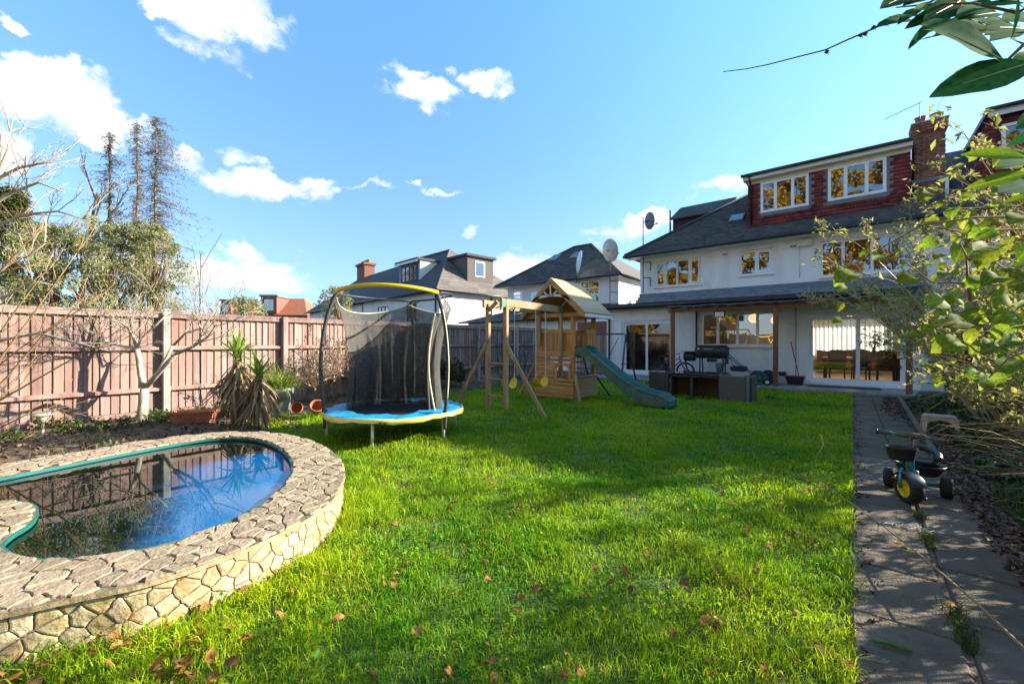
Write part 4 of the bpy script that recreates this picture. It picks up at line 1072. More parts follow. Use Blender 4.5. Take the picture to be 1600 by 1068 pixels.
# satellite dishes on poles
def dish(name_label, base, top, pole_bot, face, r, mat, arm=True):
    """base: pole foot, pole to top; dish centre and facing direction"""
    c, d = face; d = Vector(d).normalized(); c = Vector(c)
    t = thing('satellite_dish', name_label, 'dish', pole_bot, group='satellite dishes on poles')
    MB().tube([pole_bot, top], .022, 8).build('pole', M['dark_metal'], t)
    a = d.orthogonal().normalized(); b_ = d.cross(a)
    mb = MB(); rings = 6; n = 28; vs = []; fs = []
    for i in range(rings + 1):
        q = i / rings
        for k in range(n):
            th = 2 * PI * k / n; vs.append(c + (a * math.cos(th) + b_ * math.sin(th)) * r * max(q, .02) + d * (.16 * r * q * q * 1.4))
    for i in range(rings):
        for k in range(n): fs.append((i * n + k, i * n + (k + 1) % n, (i + 1) * n + (k + 1) % n, (i + 1) * n + k))
    mb.add(vs, fs); mb.build('reflector', mat, t, smooth=True)
    MB().tube([c + (a * math.cos(2 * PI * k / n) + b_ * math.sin(2 * PI * k / n)) * r + d * .224 * r for k in range(n)], .009, 5, closed=True).build('rim', mat, t)
    low = Vector((0, 0, -1)); low = (low - d * low.dot(d)).normalized()
    f = c + d * r * 1.05 + low * r * .35
    MB().tube([c + low * r * .95 + d * .2 * r, f], .012, 5).build('arm', M['dark_metal'], t)
    MB().tube([f - d * .02, f + d * .07], .03, 8).build('receiver', M['dark_metal'], t)
    MB().tube([c, c - d * .1, (Vector(top) + Vector(pole_bot)) / 2 if False else Vector((Vector(top).x, Vector(top).y, c.z))], .02, 6).build('bracket', M['dark_metal'], t)
    return t
dd = dish('dark grey satellite dish on a tall pole at the left corner of the white house', None, (-6.62, 16.7, 6.46), (-6.62, 16.7, 3.35), ((-6.36, 16.55, 6.22), (.6, .8, .12)), .34, M['dish_grey'])
for z in (4.62, 3.98):
    MB().tube([(-6.62, 16.7, z), (-6.40, 16.96, z)], .018, 5).build('wall_bracket', M['dark_metal'], dd); MB().tube([(-6.40, 16.96, z), (-6.42, 16.97, z - .35)], .016, 5).build('bracket_strut', M['dark_metal'], dd)

# ---------------------------------------------------------------- the attached house on the right
nb = thing('attached_house', 'neighbouring house on the right with purple-red tiled dormer behind the bushes', 'house', (5, 20, 0))
mb = MB(); wall_sheet(mb, 1.46, 13.6, -.1, 4.92, YU + .002, YU + .24, [(2.4, 4.2, 3.5, 4.6), (5.6, 7.4, 3.5, 4.6)])
mb.build('wall', M['render_dull'], nb)
window(nb, 2.4, 4.2, 3.5, 4.6, YU + .03, (3.0, 3.6)); window(nb, 5.6, 7.4, 3.5, 4.6, YU + .03, (6.2, 6.8))
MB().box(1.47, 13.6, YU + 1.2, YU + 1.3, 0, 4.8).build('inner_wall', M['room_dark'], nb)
MB().box(13.4, 13.598, YU + .241, 25, -.1, 4.92).build('side_wall', M['render_dull'], nb)
sheet('roof', M['roof_far'], nb, [(1.455, RY0, RZ), (14.0, RY0, RZ), (12.2, ridge_y, ridge_z), (1.455, ridge_y, ridge_z)], .05)
sheet('roof_back', M['roof_far'], nb, [(1.455, 25.2, RZ), (1.455, ridge_y + .1, ridge_z), (12.2, ridge_y + .1, ridge_z), (14.0, 25.2, RZ)], .05)
sheet('roof_hip', M['roof_far'], nb, [(14.0, RY0, RZ), (14.0, 25.2, RZ), (12.2, ridge_y + .1, ridge_z), (12.2, ridge_y, ridge_z)], .05)
tile_field('roof_tiles', M['roof_tile'], nb, (1.456, RY0, RZ + .004), (1, 0, 0), (0, 1, RP), (0, 3.5, 0, slope_len, lambda a, b: not (RY0 + b * cs > YD and a > .9)), .17, .115)
pipe('gutter', M['black_plastic'], nb, [(1.46, 16.42, 4.88), (14.05, 16.42, 4.88)], .06)
# mansard dormer with a raked left side
MB().prism([(2.7, YD, 6.0), (9.8, YD, 6.0), (9.8, YD, 7.52), (2.97, YD, 7.52)], (0, 3.4, 0)).build('dormer_wall', M['hung_tile'], nb, fix=True)
tile_field('hung_tiles', M['hung_tile'], nb, (2.36, YD - .002, 5.6), (1, 0, 0), (0, 0, 1), (0, 3.4, 0, 1.88, lambda a, b: a > .34 + (b - .4) * .17 and not (.9 < a < 2.4 and .6 < b < 1.7)), .165, .115)
window(nb, 3.2, 4.8, 6.2, 7.3, YD - .05, (3.73, 4.27), w=.08, sill=False)
MB().box(2.9, 9.95, YD - .24, 20.9, 7.63, 7.76).build('dormer_roof', M['lead'], nb)
MB().box(2.92, 9.92, YD - .26, YD - .241, 7.50, 7.71).build('dormer_fascia', M['white_metal'], nb)
pipe('dormer_gutter', M['black_plastic'], nb, [(2.86, YD - .32, 7.70), (10.0, YD - .32, 7.70)], .055)
pipe('downpipe', M['white_metal'], nb, [(2.15, 17.3, 6.1), (2.15, 17.3, 5.5)], .04)

# ---------------------------------------------------------------- neighbours on the left
def simple_window(parent, x0, x1, z0, z1, y, muls, trans=None):
    return window(parent, x0, x1, z0, z1, y, muls, w=.07, trans=trans, sill=True)
na = thing('next_door_house', 'white house with dark hipped roof behind the wooden playhouse', 'house', (-13.4, 24, 0))
YA = 20.9
mb = MB(); wall_sheet(mb, -17.3, -9.62, -.1, 4.88, YA, YA + .24, [(-12.1, -10.75, 3.35, 4.75), (-15.6, -14.3, 3.4, 4.5), (-16.95, -16.05, 3.5, 4.6)])
mb.build('wall', M['render_dull'], na)
MB().box(-9.82, -9.622, YA + .241, 29, -.1, 4.88).build('side_wall', M['render'], na)
MB().box(-17.2, -9.9, YA + 1.2, YA + 1.3, 0, 4.8).build('inner_wall', M['room_dark'], na)
simple_window(na, -12.1, -10.75, 3.35, 4.75, YA + .02, (-11.42,), trans=4.35); simple_window(na, -15.6, -14.3, 3.4, 4.5, YA + .02, (-14.95,)); simple_window(na, -16.95, -16.05, 3.5, 4.6, YA + .02, (), trans=4.3)
ra = [(-18.0, 20.45, 4.9), (-9.35, 20.45, 4.9), (-13.3, 24.7, 7.72), (-14.6, 24.7, 7.72)]
sheet('roof', M['roof_far'], na, ra, .06)
sheet('roof_side', M['roof_red'] if False else M['roof_sunlit'], na, [(-9.35, 20.45, 4.9), (-9.35, 29.4, 4.9), (-13.3, 24.9, 7.72), (-13.3, 24.7, 7.72)], .06)
sheet('roof_side', M['roof_far'], na, [(-18.0, 20.45, 4.9), (-14.6, 24.7, 7.72), (-14.6, 24.9, 7.72), (-18.0, 29.4, 4.9)], .06)
sheet('roof_back', M['roof_far'], na, [(-18.0, 29.4, 4.9), (-14.6, 24.9, 7.72), (-13.3, 24.9, 7.72), (-9.35, 29.4, 4.9)], .06)
aslope = math.hypot(4.25, 2.82); acs = 4.25 / aslope
tile_field('roof_tiles', M['roof_tile'], na, (-18.0, 20.45, 4.905), (1, 0, 0), (0, 4.25, 2.82), (0, 8.65, 0, aslope, lambda a, b: a > .8 * b * acs + .05 and a < 8.65 - .93 * b * acs - .03), .26, .21)
MB().tube([(-9.33, 20.43, 4.93), (-13.3, 24.7, 7.78), (-14.6, 24.7, 7.78), (-18.0, 20.43, 4.93)], .08, 6).build('ridge_tiles', M['roof_tile'], na)
MB().box(-17.9, -9.4, 20.46, YA - .001, 4.80, 4.86).build('soffit', M['cream'], na)
pipe('gutter', M['black_plastic'], na, [(-18.05, 20.38, 4.86), (-9.3, 20.38, 4.86)], .06)
pipe('side_gutter', M['black_plastic'], na, [(-9.28, 20.4, 4.86), (-9.28, 29.3, 4.86)], .06)
def roof_light(parent, x, b, org, vvec, w=.65, h=.95):
    v_ = Vector(vvec).normalized(); u_ = Vector((1, 0, 0)); n_ = u_.cross(v_).normalized()
    o_ = Vector(org) + v_ * b; o_.x = x
    f_ = MB().prism([o_ + n_ * .02, o_ + u_ * w + n_ * .02, o_ + u_ * w + v_ * h + n_ * .02, o_ + v_ * h + n_ * .02], n_ * .09).build('roof_light', M['lead'], parent, fix=True)
    q = o_ + n_ * .115 + u_ * .06 + v_ * .06
    MB().quad(q, q + u_ * (w - .12), q + u_ * (w - .12) + v_ * (h - .12), q + v_ * (h - .12)).build('pane', M['glass'], f_)
roof_light(na, -13.9, 3.0, (-18, 20.45, 4.905), (0, 4.25, 2.82)); roof_light(na, -15.6, 3.1, (-18, 20.45, 4.905), (0, 4.25, 2.82), .6)
MB().box(-11.3, -9.65, YA - .9, YA - .001, 3.0, 3.3).build('brick_parapet', M['brick_far'], na)
# single-storey rear extension with a low roof
MB().box(-17.6, -9.7, 17.6, YA - .002, -.1, 2.5).build('extension_wall', M['render_dull'], na)
sheet('extension_roof', M['roof_far'], na, [(-17.95, 17.3, 2.52), (-9.6, 17.3, 2.52), (-9.6, YA - .01, 3.45), (-16.4, YA - .01, 3.45)], .06)
roof_light(na, -14.6, 1.0, (-18, 17.3, 2.52), (0, 3.6, .93), .9, 1.1); roof_light(na, -13.0, 1.0, (-18, 17.3, 2.52), (0, 3.6, .93), .9, 1.1)
pipe('extension_gutter', M['black_plastic'], na, [(-18.0, 17.24, 2.48), (-9.6, 17.24, 2.48)], .06)
dish('pale tilted satellite dish seen edge-on on the next-door house roof', None, (-11.86, 20.3, 5.6), (-11.86, 20.3, 4.2), ((-11.72, 20.1, 5.75), (.74, .66, -.12)), .62, M['white_metal'])
dd = dish('large pale round satellite dish above the corner of the next-door house', None, (-9.98, 20.6, 6.75), (-9.98, 20.6, 3.3), ((-9.95, 20.35, 6.15), (.45, 1, .25)), .60, M['dish_pale'])
for z in (4.6, 4.0): MB().tube([(-9.98, 20.6, z), (-9.7, 20.89, z)], .02, 5).build('wall_bracket', M['dark_metal'], dd)
# side gate and brick pier between the two houses
gate = thing('side_gate', 'weathered grey side gate under red brick between the two white houses', 'gate', (-8.75, 16.6, 0))
for i in range(8): MB().box(-9.68 + i * .235, -9.68 + i * .235 + .228, 16.6, 16.63, .02, 1.72 + rng.uniform(-.01, .01)).build('board', M['fence'], gate)
for z in (.3, 1.5): MB().box(-9.68, -7.8, 16.632, 16.67, z, z + .09).build('rail', M['fence'], gate)
MB().box(-9.7, -7.78, 16.7, 16.9, 0, 2.25).build('brick_pier', M['brick_far'], gate)

# pair of houses with grey dormers, turned a little
def far_block():
    t = thing('dormer_house', 'pale house with grey dormers and brown-lit side roof behind the trampoline', 'house', (-22.2, 18.9, 0), math.radians(-7))
    # local frame: x to the left is negative, front at y 0
    a = MB(); wall_sheet(a, -12.0, 0, -.1, 4.85, .45, .7, [(-4.4, -2.6, 2.9, 4.3), (-9.2, -7.4, 2.9, 4.3)]); a.build('wall', M['render_dull'], t, world=False)
    MB().box(-.25, -.002, .71, 9.5, -.1, 4.85).build('side_wall', M['render'], t, world=False)
    MB().box(-11.8, -.3, 1.6, 1.7, 0, 4.8).build('inner_wall', M['room_dark'], t, world=False)
    for x0, x1 in ((-4.4, -2.6), (-9.2, -7.4)):
        f = MB(); frame_y(f, x0, x1, 2.9, 4.3, .47, (x0 + .6, x0 + 1.2), .07); w_ = f.build('window', M['dark_metal'], t, world=False)
        MB().quad((x0, .5, 2.9), (x1, .5, 2.9), (x1, .5, 4.3), (x0, .5, 4.3)).build('pane', M['glass'], w_, world=False)
    def P(n, m, p, th=.06): return sheet(n, m, None, p, th)
    for nm, m_, p in (('roof', M['roof_far'], [(-12.4, 0, 4.9), (.35, 0, 4.9), (-4.6, 4.6, 9.0), (-12.4, 4.6, 9.0)]), ('roof_side', M['roof_sunlit'], [(.35, 0, 4.9), (.35, 9.8, 4.9), (-4.6, 4.8, 9.0), (-4.6, 4.6, 9.0)]), ('roof_back', M['roof_far'], [(-12.4, 9.8, 4.9), (-12.4, 4.8, 9.0), (-4.6, 4.8, 9.0), (.35, 9.8, 4.9)])):
        v0 = Vector(p[0]); n = (Vector(p[1]) - v0).cross(Vector(p[2]) - v0).normalized()
        MB().prism(p, n * -.06 if n.z > 0 else n * .06).build(nm, m_, t, world=False, fix=True)
    # courses on the sunlit side
    v_ = Vector((-4.95, 0, 4.1)); L_ = v_.length; v_.normalize()
    V = []; Fq = []; R = []; n_ = Vector((4.1, 0, 4.95)).normalized(); b = 0; row = 0
    while b < L_:
        ya = b * 4.6 / L_; yb = 9.8 - b * 5.0 / L_; yy = ya
        while yy < yb - .1:
            y2 = min(yy + .9, yb); o = len(V); base = Vector((.35, 0, 4.905)) + v_ * b
            for (y_, q, h) in ((yy, 0, 0), (y2, 0, 0), (y2, 0, .03), (yy, 0, .03), (yy, .24, .006), (y2, .24, .006)): V.append(tuple(base + v_ * q + n_ * h + Vector((0, y_, 0))))
            Fq += [(o, o + 1, o + 2, o + 3), (o + 3, o + 2, o + 5, o + 4)]; R += [rng.random()] * 6; yy = y2 + .01
        b += .23
    np_mesh('roof_courses', np.array(V), [np.array(Fq)], M['roof_sunlit'], None, 'stuff', rnd=R).parent = t
    MB().tube([(.37, -.02, 4.92), (-4.6, 4.6, 9.06), (-12.4, 4.6, 9.06)], .09, 6).build('ridge_tiles', M['roof_sunlit'], t, world=False)
    pipe('gutter', M['black_plastic'], None, [(-12.4, -.06, 4.86), (.4, -.06, 4.86), (.4, 9.8, 4.86)], .07).parent = t
    pipe('downpipe', M['black_plastic'], None, [(.06, 5.2, 4.8), (.06, 5.2, 0)], .05).parent = t
    pipe('downpipe', M['black_plastic'], None, [(-.4, .38, 4.8), (-.4, .38, 0)], .05).parent = t
    # front dormer
    MB().box(-7.5, -4.3, 1.5, 4.5, 5.9, 7.75).build('dormer', M['lead'], t, world=False)
    MB().box(-7.7, -4.1, 1.2, 4.6, 7.751, 7.95).build('dormer_roof', M['roof_far'], t, world=False)
    MB().box(-7.68, -4.12, 1.18, 1.199, 7.62, 7.8).build('dormer_fascia', M['white_metal'], t, world=False)
    f = MB(); frame_y(f, -7.0, -4.6, 6.25, 7.5, 1.44, (-6.4, -5.8, -5.2), .08); w_ = f.build('window', M['dark_metal'], t, world=False)
    MB().quad((-7.0, 1.47, 6.25), (-4.6, 1.47, 6.25), (-4.6, 1.47, 7.5), (-7.0, 1.47, 7.5)).build('pane', M['glass'], w_, world=False)
    MB().box(-4.299, -4.2, 1.502, 4.4, 5.9, 7.74).build('dormer_side', M['cream'], t, world=False)
    # side dormer
    MB().box(-3.4, -.9, 3.6, 6.2, 5.9, 7.9).build('side_dormer', M['roof_sunlit'], t, world=False)
    MB().box(-3.6, -.7, 3.4, 6.4, 7.901, 8.08).build('dormer_roof', M['roof_far'], t, world=False)
    MB().box(-.899, -.86, 4.3, 5.3, 6.4, 7.6).build('window', M['upvc'], t, world=False)
    MB().quad((-.855, 4.38, 6.48), (-.855, 5.22, 6.48), (-.855, 5.22, 7.52), (-.855, 4.38, 7.52)).build('pane', M['glass'], t, world=False)
    return t
far_block()
def far_pair():
    t = thing('chimney_house', 'long low dark-roofed house with brick chimney beyond the left fence', 'house', (-34.8, 20.6, 0), math.radians(-11))
    a = MB(); wall_sheet(a, -17.5, 0, -.1, 4.8, .45, .7, [(-3.4, -1.6, 2.7, 4.1), (-8.2, -6.2, 2.7, 4.1), (-14.2, -12.2, 2.7, 4.1)]); a.build('wall', M['render_dull'], t, world=False)
    MB().box(-17.3, -.3, 1.6, 1.7, 0, 4.7).build('inner_wall', M['room_dark'], t, world=False)
    for x0, x1 in ((-3.4, -1.6), (-8.2, -6.2), (-14.2, -12.2)):
        f = MB(); frame_y(f, x0, x1, 2.7, 4.1, .47, (x0 + .6, x0 + 1.2), .07); w_ = f.build('window', M['upvc'], t, world=False)
        MB().quad((x0, .5, 2.7), (x1, .5, 2.7), (x1, .5, 4.1), (x0, .5, 4.1)).build('pane', M['glass'], w_, world=False)
    for nm, p in (('roof', [(-18, 0, 4.9), (.4, 0, 4.9), (.4, 4.8, 9.0), (-12.6, 4.8, 9.0)]), ('roof_hip', [(-18, 0, 4.9), (-12.6, 4.8, 9.0), (-12.6, 4.9, 9.0), (-18, 10, 4.9)]), ('roof_back', [(-18, 10, 4.9), (-12.6, 4.9, 9.0), (.4, 4.9, 9.0), (.4, 10, 4.9)])):
        v0 = Vector(p[0]); n = (Vector(p[1]) - v0).cross(Vector(p[2]) - v0).normalized()
        MB().prism(p, n * -.06 if n.z > 0 else n * .06).build(nm, M['roof_far'], t, world=False, fix=True)
    pipe('gutter', M['black_plastic'], None, [(-18, -.06, 4.86), (.4, -.06, 4.86)], .07).parent = t
    c = MB().box(-11.7, -9.3, 4.2, 5.4, 7.4, 10.2).build('chimney', M['brick_far'], t, world=False)
    MB().box(-11.85, -9.15, 4.05, 5.55, 10.201, 10.45).build('cap', M['brick_far'], c, world=False)
    for i in range(5): MB().lathe([(.2, 10.451), (.16, 10.7), (.2, 10.85)], (-11.4 + i * .45, 4.8, 0), 8).build('chimney_pot', M['terracotta'], c, world=False)
far_pair()
def red_house(px0, px1, ypeak, yeave, d, label):
    p0 = at(px0, yeave, d); p1 = at(px1, yeave, d); zt = at(px0, ypeak, d).z
    w = (p1 - p0).length; c = (p0 + p1) / 2; ang = math.atan2(p1.y - p0.y, p1.x - p0.x)
    t = thing('red_roofed_house', label, 'house', (c.x, c.y, 0), ang, 'red roofed houses far behind the fence')
    h = w / 2; e = p0.z
    MB().box(-h * .96, h * .96, .5, 9, -.1, e).build('wall', M['brick_far'], t, world=False)
    b = MB(); b.add([(-h, 0, e), (h, 0, e), (h, 9.5, e), (-h, 9.5, e), (-h * .45, 4.7, zt), (h * .4, 4.7, zt)], [(0, 1, 5, 4), (1, 2, 5), (2, 3, 4, 5), (3, 0, 4), (3, 2, 1, 0)]); b.build('roof', M['roof_red'], t, world=False)
    dz0, dz1 = e + (zt - e) * .1, e + (zt - e) * .95
    MB().box(-h * .75, -h * .15, -.1, 4, dz0, dz1).build('dormer', M['brick_far'], t, world=False)
    MB().box(-h * .8, -h * .1, -.3, 4.1, dz1 + .001, dz1 + .35).build('dormer_roof', M['lead'], t, world=False)
    f = MB().box(-h * .62, -h * .28, -.16, -.101, dz0 + .5, dz1 - .5).build('window', M['upvc'], t, world=False)
    MB().quad((-h * .58, -.165, dz0 + .7), (-h * .32, -.165, dz0 + .7), (-h * .32, -.165, dz1 - .7), (-h * .58, -.165, dz1 - .7)).build('pane', M['glass'], f, world=False)
red_house(398, 480, 462, 492, 75, 'far red-roofed house with white-edged dormer left of the dark roof')
red_house(338, 392, 469, 492, 85, 'small far red house with dark dormer just above the fence')
# ================================================================ garden things
# ---- boundary fence on the left
FX = -9.8
fence = thing('boundary_fence', 'pinkish weathered feather-edge board fence along the left side of the garden', 'fence', (FX, 6, 0))
y = -1.6; board_me = []
for v_ in range(4):
    s = MB(); h = 1.0
    s.add([(.026, -.006, 0), (.006, .118, 0), (.0, .118, 0), (.008, -.006, 0), (.026, -.006, 1), (.006, .118, 1), (.0, .118, 1), (.008, -.006, 1)], [(0, 4, 5, 1), (1, 5, 6, 2), (2, 6, 7, 3), (3, 7, 4, 0), (4, 7, 6, 5), (0, 1, 2, 3)])
    board_me.append(s)
first = None
while y < 14.3:
    if first is None:
        first = board_me[0].build('fence_board', M['fence'], fence, world=False, fix=True); o = first
    else: o = link('fence_board', first.data, None, fence)
    zt = 1.845 + rng.uniform(-.006, .006)
    o.location = (rng.uniform(.0, .006), y - 6, .12); w_ = rng.uniform(.82, 1.12); o.scale = (1, w_, zt - .12); o.rotation_euler = (rng.uniform(-.006, .006), rng.uniform(-.004, .004), 0)
    y += .1125 * w_
posts_y = [-.10 + 2.06 * k for k in range(8)]
for i, py_ in enumerate(posts_y):
    MB().box(FX + .012, FX + .135, py_ - .055, py_ + .055, -.05, 1.90).build('post', M['concrete'] if i not in (2,) else M['fence'], fence, bevel=.012)
edges_ = [-1.7] + posts_y + [14.4]
for a, b_ in zip(edges_, edges_[1:]):
    ya, yb = a + .056, b_ - .056
    for z in (.50, 1.24):
        MB().prism([(FX + .024, ya, z - .035), (FX + .085, ya, z - .035), (FX + .085, ya, z + .012), (FX + .024, ya, z + .035)], (0, yb - ya, 0)).build('rail', M['fence'], fence, fix=True)
    MB().box(FX - .03, FX + .065, ya, yb, 1.86, 1.90).build('capping', M['fence'], fence)
    MB().box(FX + .024, FX + .075, ya, yb, 1.79, 1.855).build('top_rail', M['fence'], fence)
    MB().box(FX + .0, FX + .035, ya, yb, -.05, .115).build('gravel_board', M['fence'], fence)

# ---- trampoline
TC = Vector((-5.27, 3.75, 0)); TR = .93
tr = thing('trampoline', 'small round trampoline with blue pad, bowed dark poles and a drooping safety net', 'trampoline', tuple(TC))
def tp(a, r, z): return (TC.x + r * math.cos(math.radians(a)), TC.y + r * math.sin(math.radians(a)), z)
A0 = -113
ring = lambda r, z, n=48: [tp(360 * i / n, r, z) for i in range(n)]
MB().tube(ring(TR, .345), .022, 8, closed=True).build('frame_ring', M['galv'], tr, smooth=True)
for k in range(6):
    a = A0 + 60 * k
    MB().tube([tp(a, TR, .34), tp(a, TR + .012, -.02)], .021, 10).build('leg', M['galv'], tr, smooth=True)
m_ = MB(); n = 48
m_.add([(*TC[:2], .345)] + ring(TR * .76, .36, n), [(0, 1 + i, 1 + (i + 1) % n) for i in range(n)]); m_.build('jump_mat', M['black_mat'], tr)
m_ = MB(); vs = []; rows = 5
for j in range(rows):
    for i in range(n):
        th = 360 * i / n; t = j / (rows - 1)
        r = TR * .73 + (TR * .33) * t; z = .388 + .018 * math.sin(i * 1.1 + j) * (1 if j < 4 else .3) + .012 * math.sin(i * 2.7 + 2 * j) - (.0 if t < .95 else .012)
        vs.append(tp(th, r + .012 * math.sin(i * .9 + 1), z))
m_.add(vs, [(j * n + i, j * n + (i + 1) % n, (j + 1) * n + (i + 1) % n, (j + 1) * n + i) for j in range(rows - 1) for i in range(n)])
m_.build('pad', M['blue_vinyl'], tr, smooth=True)
m_ = MB(); vs = []
for j, (dr, dz) in enumerate(((.0, .385), (.02, .372), (.026, .345), (.015, .322))):
    for i in range(n):
        sag = .012 * math.sin(i * .8 + 1) + .008 * math.sin(i * 2.3)
        vs.append(tp(360 * i / n, TR * 1.06 + dr + .006 * math.sin(i * 1.7), dz + (sag if j > 1 else sag * .4)))
m_.add(vs, [(j * n + i, j * n + (i + 1) % n, (j + 1) * n + (i + 1) % n, (j + 1) * n + i) for j in range(3) for i in range(n)])
skirt = m_.build('pad_skirt', M['yellow_vinyl'], tr, smooth=True)
# letters printed on the front of the skirt
lt_c = Vector(tp(-44, TR * 1.06 + .034, .318)); lt_u = Vector((-math.sin(math.radians(-44)), math.cos(math.radians(-44)), 0)); lt_z = Vector((0, 0, 1))
for strokes in ([((-.06, .028), (-.01, .028)), ((-.035, .028), (-.035, -.024))], [((.012, .030), (.012, -.024)), ((.046, .028), (.014, .0)), ((.022, .006), (.048, -.024))]):
    m_ = MB()
    for a, b_ in strokes: m_.beam(lt_c + lt_u * a[0] + lt_z * a[1], lt_c + lt_u * b_[0] + lt_z * b_[1], .003, .011, lt_u if a[0] == b_[0] else lt_z)
    m_.build('printed_letter', M['black_smooth'], tr)
# bowed poles: dark foam; a pale strip on one stands in for its highlight
tops = {}
for a in (A0, A0 + 120, A0 + 240):
    prof = [(TR + .03, .16), (TR + .045, .42), (TR + .075, .75), (TR + .085, 1.05), (TR + .06, 1.4), (TR - .0, 1.72), (TR - .09, 1.98), (TR - .11, 2.04)]
    pts = [Vector(tp(a, r, z)) for r, z in prof]
    fine = []
    for i in range(len(pts) - 1):
        p0, p1, p2, p3 = pts[max(i-1, 0)], pts[i], pts[i+1], pts[min(i+2, len(pts)-1)]
        for k in range(4):
            t = k / 4; fine.append(.5 * (2 * p1 + (p2 - p0) * t + (2 * p0 - 5 * p1 + 4 * p2 - p3) * t * t + (3 * p1 - p0 - 3 * p2 + p3) * t ** 3))
    fine.append(pts[-1]); tops[a] = fine[-1]
    p_ = MB().tube(fine, .026, 10).build('pole', M['foam'], tr, smooth=True)
    if a == A0 + 120: MB().tube([q + Vector((.020, -.004, .0)) for q in fine[6:22]], .010, 6).build('highlight_strip', M['piping'], p_, smooth=True)
    for z in (.30, .40): MB().tube([tp(a, TR + .0, z), tp(a, TR + .06, z)], .016, 6).build('clamp', M['black_plastic'], p_)
def arc(a0, a1, r, z, n=14, bow=.03): return [tp(a0 + (a1 - a0) * i / n, r, z + bow * math.sin(PI * i / n)) for i in range(n + 1)]
MB().tube(arc(A0, A0 + 120, TR - .10, 2.035, bow=.05), .028, 10).build('top_sleeve', M['yellow_foam'], tr, smooth=True)
MB().tube(arc(A0 + 120, A0 + 240, TR - .10, 2.035), .016, 8).build('top_ring', M['dark_metal'], tr, smooth=True)
MB().tube(arc(A0 + 240, A0 + 360, TR - .10, 2.035), .016, 8).build('top_ring', M['dark_metal'], tr, smooth=True)
# net: hangs slack behind, gathered where it is pulled aside
def net(name, a0, a1, r_top, r_bot, ztop, zbot, mat, nx=60, nz=16, sway=.03, ph=0):
    vs = []
    for j in range(nz + 1):
        t = j / nz
        for i in range(nx + 1):
            u = i / nx; a = a0 + (a1 - a0) * u
            fold = sway * (math.sin(u * 26 + ph) * .6 + math.sin(u * 61 + 2 * ph) * .4) * (.35 + t)
            r = r_top + (r_bot - r_top) * t + fold - .10 * math.sin(PI * t)
            vs.append(tp(a + 2.5 * math.sin(t * 3 + u * 5) * t, r, ztop(u) + (zbot - ztop(u)) * t))
    m = MB(); m.add(vs, [(j * (nx + 1) + i, j * (nx + 1) + i + 1, (j + 1) * (nx + 1) + i + 1, (j + 1) * (nx + 1) + i) for j in range(nz) for i in range(nx)])
    return m.build(name, mat, tr, smooth=True)
net('net', 20, 240, TR - .12, TR * .74, lambda u: 1.97 - .17 * abs(math.sin(2 * PI * u)) ** .8, .36, M['net_thin'])
net('net_panel', 8, 95, TR - .16, TR * .66, lambda u: 1.72 - .04 * math.sin(7 * u), .36, M['net'], sway=.05, ph=1.3)
net('net_panel', 120, 216, TR - .17, TR * .66, lambda u: 1.55 + .10 * math.sin(5 * u), .36, M['net_thin'], sway=.05, ph=2.1)
zt = lambda u: 1.975 - .17 * abs(math.sin(2 * PI * u)) ** .8
MB().tube([tp(20 + 220 * i / 40, TR - .12, zt(i / 40)) for i in range(41)], .010, 6).build('net_hem', M['piping'], tr, smooth=True)
MB().tube([tp(8, TR - .16 - .12 * math.sin(PI * t / 12), 1.74 - 1.36 * t / 12) for t in range(13)], .012, 6).build('net_hem', M['piping'], tr, smooth=True)
for i in range(14):
    a = A0 + 10 + 26 * i; MB().tube([tp(a, TR + .03, .30), tp(a + 1, TR + .035, .18 + rng.uniform(-.03, .05))], .004, 4).build('tie_strap', M['black_plastic'], tr)

# ---- wooden play set: tower, swing frame, slide
ps = thing('climbing_frame', 'golden wooden playhouse tower with gable roof, swing frame and ladder', 'climbing frame', (-5.5, 8.3, 0))
X0, X1, Y0, Y1 = -6.02, -4.96, 8.38, 9.46
for x in (X0 + .045, X1 - .045):
    for y in (Y0 + .045, Y1 - .045): MB().box(x - .045, x + .045, y - .045, y + .045, -.03, 2.02).build('corner_post', M['wood'], ps, bevel=.005)
# shiplap on the front, with an arched opening
def plank_x(xa, xb, y, za, zb, mat='wood_h', t=.022): MB().box(xa, xb, y - t, y, za + .004, zb - .004).build('cladding_board', M[mat], ps, bevel=.004)
z = .03; i = 0
while z < .96:
    z2 = min(z + .095, .97); y = Y0 - .001 - .004 * (i % 2)
    if z2 <= .445: plank_x(X0 - .02, X1 + .01, y, z, z2)
    elif z < .86: plank_x(X0 - .02, X0 + .52, y, z, z2)
    else: plank_x(X0 - .02, X1 + .01, y, z, z2)
    z += .095; i += 1
plank_x(X0 + .52, X1 + .01, Y0 - .008, .43, .50)
for xa, xb in ((X0 + .53, X0 + .60), (X1 - .135, X1 - .07)): MB().box(xa, xb, Y0 - .03, Y0 - .002, .502, .80).build('window_jamb', M['wood'], ps, bevel=.004)
ar = MB(); cx = (X0 + .60 + X1 - .135) / 2; hw = (X1 - .135 - X0 - .60) / 2
poly = [(X0 + .53, Y0 - .034, .86), (X0 + .53, Y0 - .034, .72), (X0 + .60, Y0 - .034, .72)] + [(cx - hw * math.cos(PI * k / 10), Y0 - .034, .72 + .085 * math.sin(PI * k / 10)) for k in range(1, 10)] + [(X1 - .135, Y0 - .034, .72), (X1 - .07, Y0 - .034, .72), (X1 - .07, Y0 - .034, .86)]
ar.prism(poly, (0, .028, 0)).build('window_arch', M['wood_h'], ps, fix=True)
